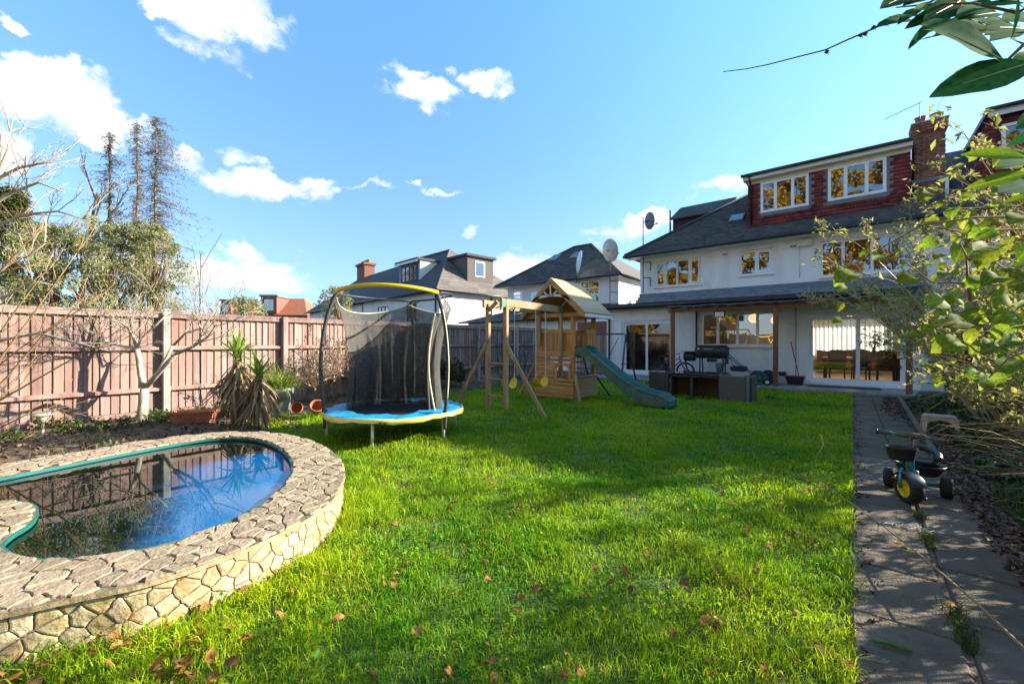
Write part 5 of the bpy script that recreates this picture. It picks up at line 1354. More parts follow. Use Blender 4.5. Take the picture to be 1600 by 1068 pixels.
# low skirt on the right side
z = .03
while z < .50:
    MB().box(X1 + .001, X1 + .023, Y0 + .02, Y1 + .02, z + .004, z + .091).build('skirt_board', M['wood_grey'], ps, bevel=.004); z += .095
MB().box(X1 - .02, X1 + .06, Y0 + .0, Y1 + .06, .512, .545).build('skirt_cap', M['wood_grey'], ps, bevel=.006)
for z in (.05, .15, .25, .35): MB().box(X0 + .02, X1 - .02, Y1 - .012, Y1 + .01, z, z + .09).build('cladding_board', M['wood_h'], ps)
# deck and rails
for k in range(8): MB().box(X0 + .01, X1 - .01, Y0 + .05 + k * .125, Y0 + .05 + k * .125 + .118, 1.03, 1.055).build('deck_board', M['wood_h'], ps)
for y in (Y0 - .022, Y1 - .001): MB().box(X0 - .01, X1 + .005, y, y + .023, .985, 1.12).build('deck_rail', M['wood_h'], ps, bevel=.004)
MB().box(X1 - .001, X1 + .022, Y0 + .003, Y1, .985, 1.05).build('deck_rail', M['wood_h'], ps, bevel=.004)
for y in (Y0 - .025, Y1 + .002): MB().box(X0 + .0, X1 - .0, y, y + .026, 1.55, 1.65).build('hand_rail', M['wood_h'], ps, bevel=.004)
for k, x in enumerate((X0 + .10, X0 + .21, X0 + .32, X0 + .43, X0 + .54, X0 + .65, X0 + .76)):
    MB().box(x, x + .085, Y0 - .002, Y0 + .016, 1.1, 1.56).build('baluster', M['wood'], ps, bevel=.003)
MB().box(X1 - .20, X1 - .06, Y0 - .003, Y0 + .014, 1.1, 1.56).build('baluster', M['wood'], ps, bevel=.003)
for x in (X0 + .12, X0 + .28, X0 + .44, X0 + .60, X0 + .76): MB().box(x, x + .11, Y1 - .02, Y1 - .003, 1.1, 1.56).build('baluster', M['wood'], ps)
for y in (Y0 + .66, Y0 + .80, Y0 + .94): MB().box(X1 - .02, X1 - .002, y, y + .10, 1.06, 1.56).build('baluster', M['wood'], ps)
MB().box(X1 - .03, X1 - .001, Y0 + .60, Y1 - .09, 1.56, 1.65).build('hand_rail', M['wood'], ps)
MB().box(X1 - .05, X1 - .02, Y0 + .58, Y0 + .63, 1.06, 2.0).build('slide_post', M['wood'], ps)
for y in (Y0 + .2, Y0 + .5, Y0 + .8): MB().box(X0 + .002, X0 + .02, y, y + .10, 1.06, 1.56).build('baluster', M['wood'], ps)
for y in (Y0 - .03, Y1 + .001): MB().box(X0 - .28, X1 + .33, y, y + .03, 1.93, 2.03).build('lintel', M['wood_h'], ps, bevel=.005)
for x in (X0 + .0, X1 - .028): MB().box(x, x + .028, Y0 + .001, Y1, 1.93, 2.02).build('side_lintel', M['wood'], ps)
# roof: two panelled slopes
ax = (X0 + X1) / 2; az = 2.84; ez = 2.00; hx = .90; ry0, ry1 = Y0 - .16, Y1 + .12
for sx in (1, -1):
    d = Vector((sx * hx, 0, ez - az)); L_ = d.length; d.normalize(); n_ = Vector((sx * (az - ez), 0, hx)).normalized()
    nb_ = 7
    for k in range(nb_):
        a = Vector((ax, ry0, az)) + d * (L_ * k / nb_); b_ = Vector((ax, ry0, az)) + d * (L_ * (k + 1) / nb_ - .002)
        lift = n_ * (.002 * (k % 2))
        MB().prism([a + lift, b_ + lift, b_ + n_ * .02 + lift, a + n_ * .02 + lift], (0, ry1 - ry0, 0)).build('roof_board', M['roof_wood'], ps, fix=True)
    for y in (ry0 - .022, ry1 + .002):
        a = Vector((ax, y, az - .005)); b_ = Vector((ax, y, az - .005)) + d * (L_ + .03)
        MB().prism([a, b_, b_ - n_ * .10, a - Vector((0, 0, .13))], (0, .02, 0)).build('barge_board', M['wood_grey'] if sx < 0 else M['wood_h'], ps, fix=True)
    MB().box(ax + sx * hx - .03, ax + sx * hx + .02, ry0, ry1 + .02, ez - .09, ez - .012).build('eaves_board', M['white_wood'] if sx > 0 else M['wood_h'], ps)
MB().beam((ax, ry0 + .01, az - .09), (ax, ry1 - .01, az - .09), .04, .08).build('ridge_beam', M['wood'], ps)
# sunburst trim in the gable
gy = ry0 - .012
pts = [Vector((ax - .52 * math.cos(PI * k / 14), gy, 2.30 + .14 * math.sin(PI * k / 14))) for k in range(15)]
m_ = MB()
for p, q in zip(pts, pts[1:]): m_.beam(p, q, .02, .055)
m_.build('gable_arch', M['white_wood'], ps)
for dx, top in ((0, 2.74), (-.2, 2.56), (.2, 2.56)): MB().beam((ax + dx * .25, gy, 2.42), (ax + dx, gy, top), .02, .032).build('gable_spoke', M['white_wood'], ps)
gb = MB().prism([(ax - .78, ry1 - .02, 2.06), (ax + .78, ry1 - .02, 2.06), (ax, ry1 - .02, 2.78)], (0, .012, 0)); gb.build('gable_panel', M['wood_h'], ps, fix=True)
# swing beams, hangers, ladder end frame
b1a, b1b = Vector((-5.25, 6.12, 2.12)), Vector((-5.27, Y0 - .03, 2.10)); b2a, b2b = Vector((-5.74, 6.16, 2.12)), Vector((-5.90, Y0 - .03, 2.10))
for a, b_ in ((b1a, b1b), (b2a, b2b)):
    MB().beam(a, b_, .055, .15).build('swing_beam', M['wood_grey'], ps, bevel=.006)
MB().box(b1b.x - .03, b1b.x + .03, Y0 - .09, Y0 - .034, .99, 2.02).build('beam_support', M['wood_grey'], ps, bevel=.005)
MB().box(b2b.x - .05, b2b.x + .05, Y0 - .09, Y0 - .034, 1.28, 2.02).build('beam_support', M['wood_grey'], ps, bevel=.005)
for (c) in (b1a, b1b):
    yy = c.y + (.01 if c is b1a else -.14)
    MB().prism([(c.x + .029, yy, c.z + .06), (c.x + .029, yy + .13, c.z + .01), (c.x + .029, yy + .10, c.z - .09), (c.x + .029, yy, c.z - .10)], (.008, 0, 0)).build('corner_bracket', M['green_bracket'], ps, fix=True)
for x, zt in ((-5.26, 2.19), (-5.73, 2.12)):
    MB().box(x - .045, x + .045, 6.26, 6.34, -.04, zt).build('ladder_post', M['wood_grey'], ps, bevel=.006)
for z in (.27, .60, .92): MB().tube([(-5.69, 6.3, z), (-5.30, 6.3, z)], .018, 8).build('rung', M['wood_grey'], ps)
MB().beam((-5.29, 6.27, 1.40), (-4.30, 6.26, -.04), .075, .045, (0, 1, 0)).build('brace_leg', M['wood_grey'], ps, bevel=.005)
MB().beam((-5.70, 6.27, 1.40), (-6.62, 6.26, -.04), .075, .045, (0, 1, 0)).build('brace_leg', M['wood_grey'], ps, bevel=.005)
MB().beam((-5.72, 6.3, 1.98), (-5.5, 6.32, 2.16), .04, .07).build('short_brace', M['wood_grey'], ps)
MB().beam((X1 + .04, Y0 - .02, .62), (X1 + .30, Y0 - .22, -.03), .075, .03, (0, 1, 0)).build('stake', M['wood_grey'], ps)
MB().beam((X0 - .05, Y0 + .25, 1.1), (X0 - .55, Y0 - .0, -.03), .06, .04, (0, 1, 0)).build('side_ladder_rail', M['wood'], ps)
MB().beam((X0 - .05, Y0 + .75, 1.1), (X0 - .55, Y0 + .5, -.03), .06, .04, (0, 1, 0)).build('side_ladder_rail', M['wood'], ps)
for k in range(3): MB().beam((X0 - .16 - .12 * k, Y0 + .2 - .055 * k, .82 - .26 * k), (X0 - .16 - .12 * k, Y0 + .7 - .055 * k, .82 - .26 * k), .08, .03).build('tread', M['wood'], ps)
for y0_, x_a, x_b in ((6.72, -5.76, -5.34), (7.2, -5.78, -5.27)):
    MB().tube([(x_a, y0_, 2.02), (x_a + .02, y0_ - .0, 2.10), (x_a + .15, y0_ + .05, 2.17), (x_b - .12, y0_ + .06, 2.17), (x_b, y0_ + .06, 2.10)], .014, 6).build('swing_hook', M['dark_metal'], ps)

def swing(label, x, ya, yb, zb, ztop):
    t = thing('swing', label, 'swing', (x, (ya + yb) / 2, zb), 0, 'yellow sling swings on the climbing frame')
    m = MB(); n = 14; vs = []
    w = yb - ya
    for i in range(n + 1):
        u = i / n; s_ = 2 * u - 1
        y = (ya + yb) / 2 + w / 2 * (abs(s_) ** .75) * (1 if s_ > 0 else -1); z = zb + .20 * abs(s_) ** 2.4
        hw = .055 + .05 * math.sqrt(max(0, 1 - s_ ** 4))
        vs += [(x - hw, y, z), (x + hw, y, z), (x + hw, y, z - .014), (x - hw, y, z - .014)]
    fs = []
    for i in range(n):
        for k in range(4): fs.append((4*i + k, 4*i + (k+1) % 4, 4*i + 4 + (k+1) % 4, 4*i + 4 + k))
    fs += [(3, 2, 1, 0), (4*n, 4*n+1, 4*n+2, 4*n+3)]
    m.add(vs, fs); m.build('seat', M['yellow'], t, smooth=False, fix=True)
    for y in (ya, yb):
        MB().tube([(x, y, zb + .19), (x, y + .005, (zb + ztop) / 2), (x, y, ztop)], .009, 6).build('rope', M['rope'], t)
        MB().tube([(x, y, zb + .20), (x, y, zb + .29)], .017, 6).build('shackle', M['galv'], t)
swing('yellow sling swing hanging beside the ladder, behind the near post', -5.70, 6.75, 7.12, .37, 2.04)
swing('yellow sling swing hanging in front of the playhouse wall', -5.27, 7.31, 7.68, .39, 2.03)

for bp_ in [(X0 + .045, Y0 - .012, z_) for z_ in (1.05, 1.60, 1.98)] + [(X1 - .03, Y0 - .012, z_) for z_ in (1.05, 1.60, 1.98)] + [(-5.26, 6.255, z_) for z_ in (2.08, 2.0, 1.38)] + [(-5.73, 6.255, z_) for z_ in (2.02, 1.38)]:
    MB().tube([Vector(bp_) + Vector((0, .01, 0)), Vector(bp_) - Vector((0, .012, 0))], .012, 8).build('bolt', M['dark_metal'], ps)
sld = thing('slide', 'dark green plastic wavy slide running down from the playhouse', 'slide', (-4, 8.7, 0))
path_ = [(-4.99, 1.16), (-4.86, 1.15), (-4.70, 1.06), (-4.50, .90), (-4.28, .73), (-4.05, .56), (-3.80, .39), (-3.55, .255), (-3.30, .165), (-3.08, .125), (-2.90, .12), (-2.84, .10)]
fine = []
pp = [Vector((x, 0, z)) for x, z in path_]
for i in range(len(pp) - 1):
    p0, p1, p2, p3 = pp[max(i-1, 0)], pp[i], pp[i+1], pp[min(i+2, len(pp)-1)]
    for k in range(4):
        t = k / 4; fine.append(.5 * (2 * p1 + (p2 - p0) * t + (2 * p0 - 5 * p1 + 4 * p2 - p3) * t * t + (3 * p1 - p0 - 3 * p2 + p3) * t ** 3))
fine.append(pp[-1])
ya, yb = 8.47, 8.90
secn = [(ya - .03, .155), (ya + .02, .16), (ya + .05, .07), (ya + .08, .035), (yb - .08, .035), (yb - .05, .07), (yb - .02, .16), (yb + .03, .155)]
vs = []; fs = []
for p in fine:
    fl_ = min(1, max(.35, (p.x + 5.2) * 2)) if p.x < -4.6 else (1 if p.x < -3.0 else max(.3, (-2.75 - p.x) * 4))
    for y, h in secn: vs.append((p.x, y, p.z + h * fl_))
ns = len(secn)
for i in range(len(fine) - 1):
    for k in range(ns - 1): fs.append((i*ns + k, i*ns + k + 1, (i+1)*ns + k + 1, (i+1)*ns + k))
MB().add(vs, fs).build('chute', M['green_plastic'], sld, smooth=True)
for y_, nm in ((ya - .032, 'near'), (yb + .03, 'far')):
    m_ = MB(); vs = []
    for p in fine:
        fl_ = min(1, max(.35, (p.x + 5.2) * 2)) if p.x < -4.6 else (1 if p.x < -3.0 else max(.3, (-2.75 - p.x) * 4))
        vs += [(p.x, y_, p.z + .158 * fl_), (p.x, y_, max(-.01, p.z - .10 + .03 * math.sin(p.x * 4)))]
    m_.add(vs, [(2*i, 2*i + 2, 2*i + 3, 2*i + 1) for i in range(len(fine) - 1)]); m_.build('side_wall', M['green_dull'], sld, smooth=True)
    MB().tube([(p.x, y_, p.z + .158 * (min(1, max(.35, (p.x + 5.2) * 2)) if p.x < -4.6 else (1 if p.x < -3.0 else max(.3, (-2.75 - p.x) * 4)))) for p in fine], .014, 6).build('lip', M['green_dull'], sld, smooth=True)
e = fine[-1]
MB().add([(e.x, ya - .03, e.z + .05), (e.x, yb + .03, e.z + .05), (e.x + .035, yb + .02, .05), (e.x + .035, ya - .02, .05), (e.x, yb + .03, -.02), (e.x, ya - .03, -.02)], [(0, 1, 2, 3), (3, 2, 4, 5)]).build('toe', M['green_plastic'], sld)

# ---- metal swing-seat frame beyond the slide
sf = thing('swing_seat_frame', 'black metal garden swing frame without its seat, behind the slide', 'swing frame', (-6.4, 13.0, 0))
MB().tube([(-7.7, 13.3, 1.62), (-5.96, 13.3, 1.62), (-5.88, 13.3, 1.58), (-5.87, 13.3, 1.40)], .025, 8).build('top_bar', M['dark_metal'], sf, smooth=True)
for x in (-7.7, -5.87):
    for dy in (-.62, .62):
        MB().tube([(x, 13.3 + dy * .05, 1.42), (x + .03, 13.3 + dy * .35, 1.0), (x + .08, 13.3 + dy * .7, .45), (x + .1, 13.3 + dy, .0)], .03, 8).build('leg', M['dark_metal'], sf, smooth=True)
    MB().tube([(x, 12.95, .62), (x, 13.65, .62)], .02, 6).build('cross_bar', M['dark_metal'], sf)
MB().tube([(-7.6, 13.0, .42), (-5.95, 13.0, .42)], .02, 6).build('seat_rail', M['dark_metal'], sf)
MB().tube([(-6.1, 13.25, 1.5), (-6.35, 13.1, .9), (-6.45, 13.0, .42)], .012, 5).build('hanger', M['dark_metal'], sf)
MB().beam((-5.05, 9.62, .5), (-4.62, 9.6, -.02), .04, .04).build('stay', M['dark_metal'], sf)

# ---- rattan furniture
def box_chair(label, x0, x1, y0, y1, h, mat='rattan'):
    t = thing('rattan_chair', label, 'chair', ((x0 + x1) / 2, (y0 + y1) / 2, 0), 0, 'dark rattan garden chairs')
    MB().box(x0, x1, y0, y0 + .06, -.01, h).build('backrest', M[mat], t, bevel=.012)
    MB().box(x0, x0 + .07, y0 + .062, y1, -.01, h - .02).build('arm', M[mat], t, bevel=.01)
    MB().box(x1 - .07, x1, y0 + .062, y1, h - .17, h - .02).build('arm', M[mat], t, bevel=.01)
    for yy in (y0 + .07, y1 - .07): MB().box(x1 - .069, x1 - .001, yy, yy + .06, -.01, h - .171).build('leg', M[mat], t)
    MB().box(x0 + .071, x1 - .071, y0 + .062, y1, .22, .30).build('seat', M['soot'], t, bevel=.01)
    return t
box_chair('dark rattan box chair at the left end of the outdoor table', -4.02, -3.53, 10.5, 11.05, .60)
rt = thing('rattan_table', 'low dark rattan garden table with a smoked glass top and central rib', 'table', (-2.9, 10.9, 0))
MB().box(-3.50, -2.36, 10.52, 11.5, .565, .59).build('table_top', M['table_glass'], rt, bevel=.005)
MB().box(-3.47, -2.39, 10.55, 11.47, .50, .564).build('apron', M['rattan'], rt)
MB().box(-3.02, -2.965, 10.54, 11.45, -.01, .50).build('rib', M['rattan'], rt, bevel=.006)
for (a, b_) in ((-3.46, -3.025), (-2.96, -2.40)): MB().box(a, b_, 10.95, 10.99, -.01, .499).build('inner_panel', M['rattan_brown'], rt)
MB().box(-2.405, -2.365, 10.56, 11.45, -.01, .499).build('end_panel', M['rattan_brown'], rt)
MB().box(-3.495, -3.465, 10.56, 11.45, -.01, .499).build('end_panel', M['rattan_brown'], rt)
rb = thing('rattan_chair', 'large grey-brown rattan chair seen from behind at the right end of the table', 'chair', (-2.05, 10.9, 0), 0, 'dark rattan garden chairs')
MB().box(-2.35, -1.80, 10.42, 10.48, -.01, .585).build('backrest', pm('faded_rattan', (.10, .092, .08), .75, col2=(.16, .148, .13), scale=40, stretch=(1, 1, 3), bump=.5, bscale=110), rb, bevel=.012)
MB().box(-1.795, -1.745, 10.40, 10.47, -.01, .58).build('corner_strip', M['lead'], rb, bevel=.01)
MB().box(-1.79, -1.76, 10.475, 10.70, -.01, .56).build('dark_gap_panel', M['soot'], rb)  # solid dark panel standing in for the shaded recess
MB().box(-1.80, -1.735, 10.70, 11.35, -.01, .565).build('arm', M['rattan'], rb, bevel=.01)
MB().box(-2.35, -2.28, 10.482, 11.35, -.01, .565).build('arm', M['rattan'], rb, bevel=.01)
MB().box(-2.278, -1.802, 10.482, 11.35, .22, .30).build('seat', M['soot'], rb)

# ---- barrel barbecue
bq = thing('barrel_barbecue', 'sooty black barrel barbecue with side firebox under the canopy', 'barbecue', (-3.85, 14.7, .06))
bx0, bx1, byc, bzc = -4.02, -3.07, 14.75, 1.03
n = 20
prof = [(0.001, bx0 - .02), (.16, bx0 - .01), (.215, bx0 + .02), (.22, bx0 + .05), (.22, bx1 - .05), (.215, bx1 - .02), (.16, bx1 + .01), (.001, bx1 + .02)]
MB().lathe(prof, (0, byc, bzc), n, axis='x').build('barrel', M['soot'], bq, smooth=True)
MB().box(bx0 + .02, bx1 - .02, byc - .235, byc - .2, bzc - .01, bzc + .012).build('lid_seam', M['soot'], bq)
MB().tube([(bx0 + .3, byc - .20, bzc + .09), (bx0 + .3, byc - .27, bzc + .09), (bx1 - .4, byc - .27, bzc + .09), (bx1 - .4, byc - .20, bzc + .09)], .012, 6).build('handle', M['galv'], bq)
MB().lathe([(.03, -.01), (.03, .01)], (bx0 + .12, byc - .21, bzc + .10), 12, axis='y').build('thermometer', M['white_metal'], bq)
MB().lathe([(.001, -4.42), (.13, -4.41), (.15, -4.38), (.15, -4.06), (.001, -4.05)], (0, byc, .86), 16, axis='x').build('firebox', M['soot'], bq, smooth=True)
MB().box(-4.45, -4.03, byc - .17, byc + .17, 1.015, 1.04).build('side_shelf', M['soot'], bq)
for x in (bx0 + .14, bx1 - .10):
    for dy in (-.16, .16): MB().tube([(x, byc + dy * .8, bzc - .16), (x + (.03 if x < -3.5 else -.02), byc + dy * 1.3, .07)], .022, 8).build('leg', M['soot'], bq)
    MB().tube([(x, byc - .2, .35), (x, byc + .2, .35)], .012, 6).build('cross_bar', M['soot'], bq)
MB().box(bx0 + .35, bx0 + .62, byc - .1, byc + .1, .70, .80).build('ash_tray', M['soot'], bq)
MB().tube([(-4.36, byc - .05, .74), (-4.30, byc - .1, .45), (-4.16, byc - .1, .30)], .03, 7).build('hose', M['black_plastic'], bq, smooth=True)
bk = thing('bucket', 'grey bucket hanging below the barbecue barrel', 'bucket', (-3.3, 14.62, .4))
MB().lathe([(.095, .38), (.135, .66), (.14, .67), (.125, .665), (.09, .39)], (-3.28, 14.66, 0), 16).build('pail', M['bucket'], bk, smooth=True)
MB().tube([(-3.41, 14.66, .66), (-3.36, 14.6, .74), (-3.28, 14.58, .76), (-3.2, 14.6, .74), (-3.15, 14.66, .66)], .006, 5).build('handle', M['galv'], bk)

# ---- child's bicycle
bi = thing('bicycle', 'purple childs bicycle leaning behind the canopy post by the left patio doors', 'bicycle', (-4.95, 14.75, .06))
def wheel(parent, c, r, nm='wheel'):
    c = Vector(c); n = 28
    w = MB().tube([c + Vector((r * math.cos(2 * PI * k / n), 0, r * math.sin(2 * PI * k / n))) for k in range(n)], .022, 8, closed=True).build(nm, M['rubber'], parent, smooth=True)
    MB().tube([c + Vector(((r - .03) * math.cos(2 * PI * k / n), 0, (r - .03) * math.sin(2 * PI * k / n))) for k in range(n)], .010, 5, closed=True).build('rim', M['dark_metal'], w, smooth=True)
    s = MB()
    for k in range(14):
        a = 2 * PI * k / 14; s.tube([c + Vector((0, .015 if k % 2 else -.015, 0)), c + Vector(((r - .03) * math.cos(a), 0, (r - .03) * math.sin(a)))], .0022, 3)
    s.build('spokes', M['galv'], w)
    MB().lathe([(.022, -.04), (.022, .04)], c, 8, axis='y').build('hub', M['dark_metal'], w)
by = 14.72
rw, fw_ = Vector((-5.28, by, .36)), Vector((-4.36, by - .02, .36))
wheel(bi, rw, .285); wheel(bi, fw_, .285)
bb_ = Vector((-4.88, by, .36)); st = Vector((-5.02, by, .72)); hd = Vector((-4.55, by - .01, .80))
for a, b_, r, m_ in ((bb_, st, .017, 'purple'), (bb_, hd + Vector((.02, 0, -.10)), .02, 'purple'), (st + Vector((.02, 0, -.1)), hd, .016, 'pink'), (bb_, rw, .011, 'purple'), (st + Vector((.01, 0, -.06)), rw, .010, 'purple'), (hd + Vector((-.02, 0, .06)), hd + Vector((.03, 0, -.12)), .02, 'purple')):
    MB().tube([a, b_], r, 8).build('frame_tube', M[m_], bi, smooth=True)
for dy in (-.045, .045): MB().tube([hd + Vector((.03, dy, -.1)), fw_ + Vector((0, dy, 0))], .012, 6).build('fork', M['purple'], bi)
MB().tube([st, st + Vector((-.03, 0, .1))], .012, 6).build('seat_post', M['galv'], bi)
MB().prism([st + Vector((-.16, -.07, .10)), st + Vector((-.16, .07, .10)), st + Vector((-.02, .04, .11)), st + Vector((.12, .015, .10)), st + Vector((.12, -.015, .10)), st + Vector((-.02, -.04, .11))], (0, 0, .045)).build('saddle', M['black_smooth'], bi, fix=True, bevel=.01)
MB().tube([hd, hd + Vector((-.03, 0, .12)), hd + Vector((-.04, -.2, .16)), hd + Vector((-.1, -.26, .15))], .011, 6).build('handlebar', M['dark_metal'], bi)
MB().tube([hd + Vector((-.03, 0, .12)), hd + Vector((-.04, .2, .16)), hd + Vector((-.1, .26, .15))], .011, 6).build('handlebar', M['dark_metal'], bi)
MB().lathe([(.075, -.01), (.075, .01)], bb_ + Vector((0, -.05, 0)), 14, axis='y').build('chain_ring', M['dark_metal'], bi)
for s_ in (-1, 1): MB().tube([bb_ + Vector((0, .06 * s_, 0)), bb_ + Vector((.09 * s_, .07 * s_, -.1 * s_)), bb_ + Vector((.09 * s_, .16 * s_, -.1 * s_))], .01, 5).build('pedal', M['black_smooth'], bi)

# ---- lawnmower
lm = thing('lawnmower', 'dark green electric lawnmower with long folded black handle', 'lawnmower', (-2.2, 14.6, .06))
MB().lathe([(.02, .43), (.12, .42), (.22, .36), (.27, .27), (.28, .20), (.26, .15)], (-2.2, 14.6, 0), 18).build('deck', M['mower_green'], lm, smooth=True)
MB().box(-2.62, -2.15, 14.42, 14.78, .18, .30).build('skirt', M['mower_green'], lm, bevel=.03)
MB().box(-2.34, -2.08, 14.48, 14.72, .36, .48).build('motor_cover', M['mower_green'], lm, bevel=.04)
for x, y, r in ((-1.93, 14.40, .10), (-1.93, 14.80, .10), (-2.5, 14.40, .085), (-2.5, 14.80, .085)):
    w = MB().lathe([(r * .6, -.025), (r, -.022), (r, .022), (r * .6, .025)], (x, y, .06 + r), 16, axis='y').build('wheel', M['rubber'], lm)
    MB().lathe([(r * .55, -.028), (r * .55, .028)], (x, y, .06 + r), 6, axis='y').build('hub', M['white_metal'], w)
for dy in (-.17, .17): MB().tube([(-2.32, 14.6 + dy, .36), (-2.75, 14.6 + dy, .68), (-3.02, 14.6 + dy, .93)], .012, 7).build('handle_bar', M['soot'], lm, smooth=True)
MB().tube([(-3.02, 14.43, .93), (-3.08, 14.43, 1.04), (-3.04, 14.45, 1.14), (-2.98, 14.6, 1.17), (-3.04, 14.75, 1.14), (-3.08, 14.77, 1.04), (-3.02, 14.77, .93)], .014, 7).build('grip', M['soot'], lm, smooth=True)
MB().box(-3.08, -2.98, 14.40, 14.47, .66, .84).build('switch_box', M['soot'], lm, bevel=.015)
MB().box(-2.95, -2.5, 14.45, 14.78, .44, .60).build('grass_box', M['soot'], lm, bevel=.04)
MB().tube([(-3.0, 14.42, .9), (-2.8, 14.38, .6), (-2.5, 14.36, .5)], .007, 5).build('cable', M['black_plastic'], lm)

# ---- hose reel, wall box, trough, broom, mat
hr = thing('hose_reel', 'round dark navy hose reel by the middle canopy post', 'hose reel', (-2.0, 15.2, .06))
for y in (15.08, 15.26): MB().lathe([(.17, -.012), (.185, -.01), (.185, .01), (.17, .012)], (-2.02, y, .29), 20, axis='y').build('flange', M['navy'], hr)
MB().lathe([(.13, -.075), (.135, 0), (.13, .075)], (-2.02, 15.17, .29), 18, axis='y').build('hose_coil', M['mower_green'], hr, smooth=True)
MB().beam((-2.17, 15.17, .075), (-1.87, 15.17, .075), .24, .03).build('base', M['navy'], hr)
MB().tube([(-2.1, 15.06, .29), (-2.08, 15.06, .48), (-1.96, 15.06, .48), (-1.94, 15.06, .29)], .014, 6).build('carry_handle', M['navy'], hr)
tag(MB().lathe([(.05, 0), (.1, .02), (.11, .10), (.105, .12)], (-1.67, 15.47, .30), 12).build('wall_basket', M['soot'], smooth=True), 'small black half-round basket fixed low on the white wall', 'basket')
tg = thing('planter_trough', 'dark rectangular planter trough with red rim beside the patio door', 'planter', (-1.3, 15.25, .06))
MB().add([(-1.5, 15.14, .06), (-1.14, 15.14, .06), (-1.14, 15.34, .06), (-1.5, 15.34, .06), (-1.56, 15.10, .30), (-1.08, 15.10, .30), (-1.08, 15.38, .30), (-1.56, 15.38, .30)], [(3, 2, 1, 0), (0, 1, 5, 4), (1, 2, 6, 5), (2, 3, 7, 6), (3, 0, 4, 7)]).build('trough', M['soot'], tg)
m_ = MB(); frame = [(-1.57, 15.09), (-1.07, 15.09), (-1.07, 15.39), (-1.57, 15.39)]
m_.tube([(x, y, .305) for x, y in frame], .016, 6, closed=True); m_.build('rim', M['red'], tg)
MB().quad((-1.54, 15.12, .28), (-1.10, 15.12, .28), (-1.10, 15.36, .28), (-1.54, 15.36, .28)).build('soil', M['soil'], tg)
br = thing('broom', 'red broom handle leaning against the white wall in the trough', 'broom', (-1.25, 15.3, .3))
MB().tube([(-1.22, 15.28, .28), (-1.46, 15.56, 1.36)], .013, 8).build('handle', M['red'], br)
MB().box(-1.33, -1.12, 15.24, 15.31, .285, .33).build('head', M['soot'], br, bevel=.01)
tag(MB().box(-1.0, .62, 14.86, 15.42, .062, .082).build('door_mat', M['coir'], bevel=.004), 'wide brown coir doormat in front of the right patio doors', 'mat')
# floodlight under the canopy beam
fl_ = thing('floodlight', 'square black floodlight with pale glass hanging under the canopy beam', 'floodlight', (-3.15, 14.2, 2.3))
MB().box(-3.32, -3.02, 14.12, 14.20, 2.115, 2.315).build('housing', M['soot'], fl_, bevel=.015)
MB().box(-3.295, -3.045, 14.108, 14.119, 2.13, 2.275).build('lens', M['lens'], fl_)
MB().tube([(-3.33, 14.16, 2.22), (-3.35, 14.2, 2.33), (-2.99, 14.2, 2.33), (-3.01, 14.16, 2.22)], .008, 5).build('bracket', M['soot'], fl_)
ln_ = thing('washing_line', 'thin white washing line between the canopy post and the patio door', 'line', (-1.4, 14.9, 1.9))
MB().tube([(-1.65, 14.36, 1.93), (-1.3, 15.0, 1.90), (-1.04, 15.56, 1.92)], .004, 4).build('cord', M['string'], ln_)

# ---- tricycle
tk = thing('tricycle', 'teal and black childs tricycle with yellow wheel hubs standing on the path', 'tricycle', (.43, 5.03, 0), math.radians(0))
def fat_wheel(c, r, w, ax_dir, hub=True):
    c = Vector(c); a = Vector(ax_dir).normalized(); u = a.orthogonal().normalized(); v = a.cross(u); n = 24
    prof = [(r * .62, -w * .5), (r * .86, -w * .52), (r * .97, -w * .36), (r, -w * .12), (r, w * .12), (r * .97, w * .36), (r * .86, w * .52), (r * .62, w * .5)]
    m = MB(); vs = []; fs = []
    for (rr, h) in prof:
        for k in range(n):
            t = 2 * PI * k / n; q = rr * (1 + (.012 if (k % 2 and rr > r * .95) else 0)); vs.append(c + a * h + (u * math.cos(t) + v * math.sin(t)) * q)
    for i in range(len(prof) - 1):
        for k in range(n): fs.append((i*n + k, i*n + (k+1) % n, (i+1)*n + (k+1) % n, (i+1)*n + k))
    m.add(vs, fs); w_ = m.build('wheel', M['rubber'], tk, smooth=True)
    m = MB()
    for s_ in (-1, 1):
        o = len(m.v)
        ring_ = [(r * .64, .42), (r * .56, .46), (r * .48, .36), (r * .2, .40), (r * .12, .55)]
        for rr, h in ring_:
            for k in range(n):
                t = 2 * PI * k / n; m.v.append(tuple(c + a * (h * w * s_) + (u * math.cos(t) + v * math.sin(t)) * rr))
        for i in range(len(ring_) - 1):
            for k in range(n): m.f.append((o + i*n + k, o + i*n + (k+1) % n, o + (i+1)*n + (k+1) % n, o + (i+1)*n + k))
        m.f.append(tuple(o + 4*n + k for k in range(n)))
        for k in range(5):
            t = 2 * PI * k / 5; d = u * math.cos(t) + v * math.sin(t); m.beam(c + a * (.43 * w * s_) + d * r * .16, c + a * (.43 * w * s_) + d * r * .55, .02, .012, a)
    m.build('rim', M['trike_yellow'], w_, smooth=False)
fwd = Vector((-.20, -1, 0)).normalized(); sd = Vector((1, -.20, 0)).normalized()
fc = Vector((.375, 4.83, .122))
fax = Vector((.86, .50, 0)).normalized(); fat_wheel(fc, .122, .085, fax); 
rc = fc - fwd * .40 + Vector((.03, 0, 0)); rc.z = .092
fat_wheel(rc - sd * .205, .092, .075, sd); fat_wheel(rc + sd * .165, .092, .075, sd)
up = Vector((0, 0, 1))
def tt(nm, pts, r, m_, n=10): return MB().tube(pts, r, n).build(nm, M[m_], tk, smooth=True)
tt('rear_axle', [rc - sd * .19, rc + sd * .15], .020, 'teal')
hubt = fc - fwd * .07 + up * .165
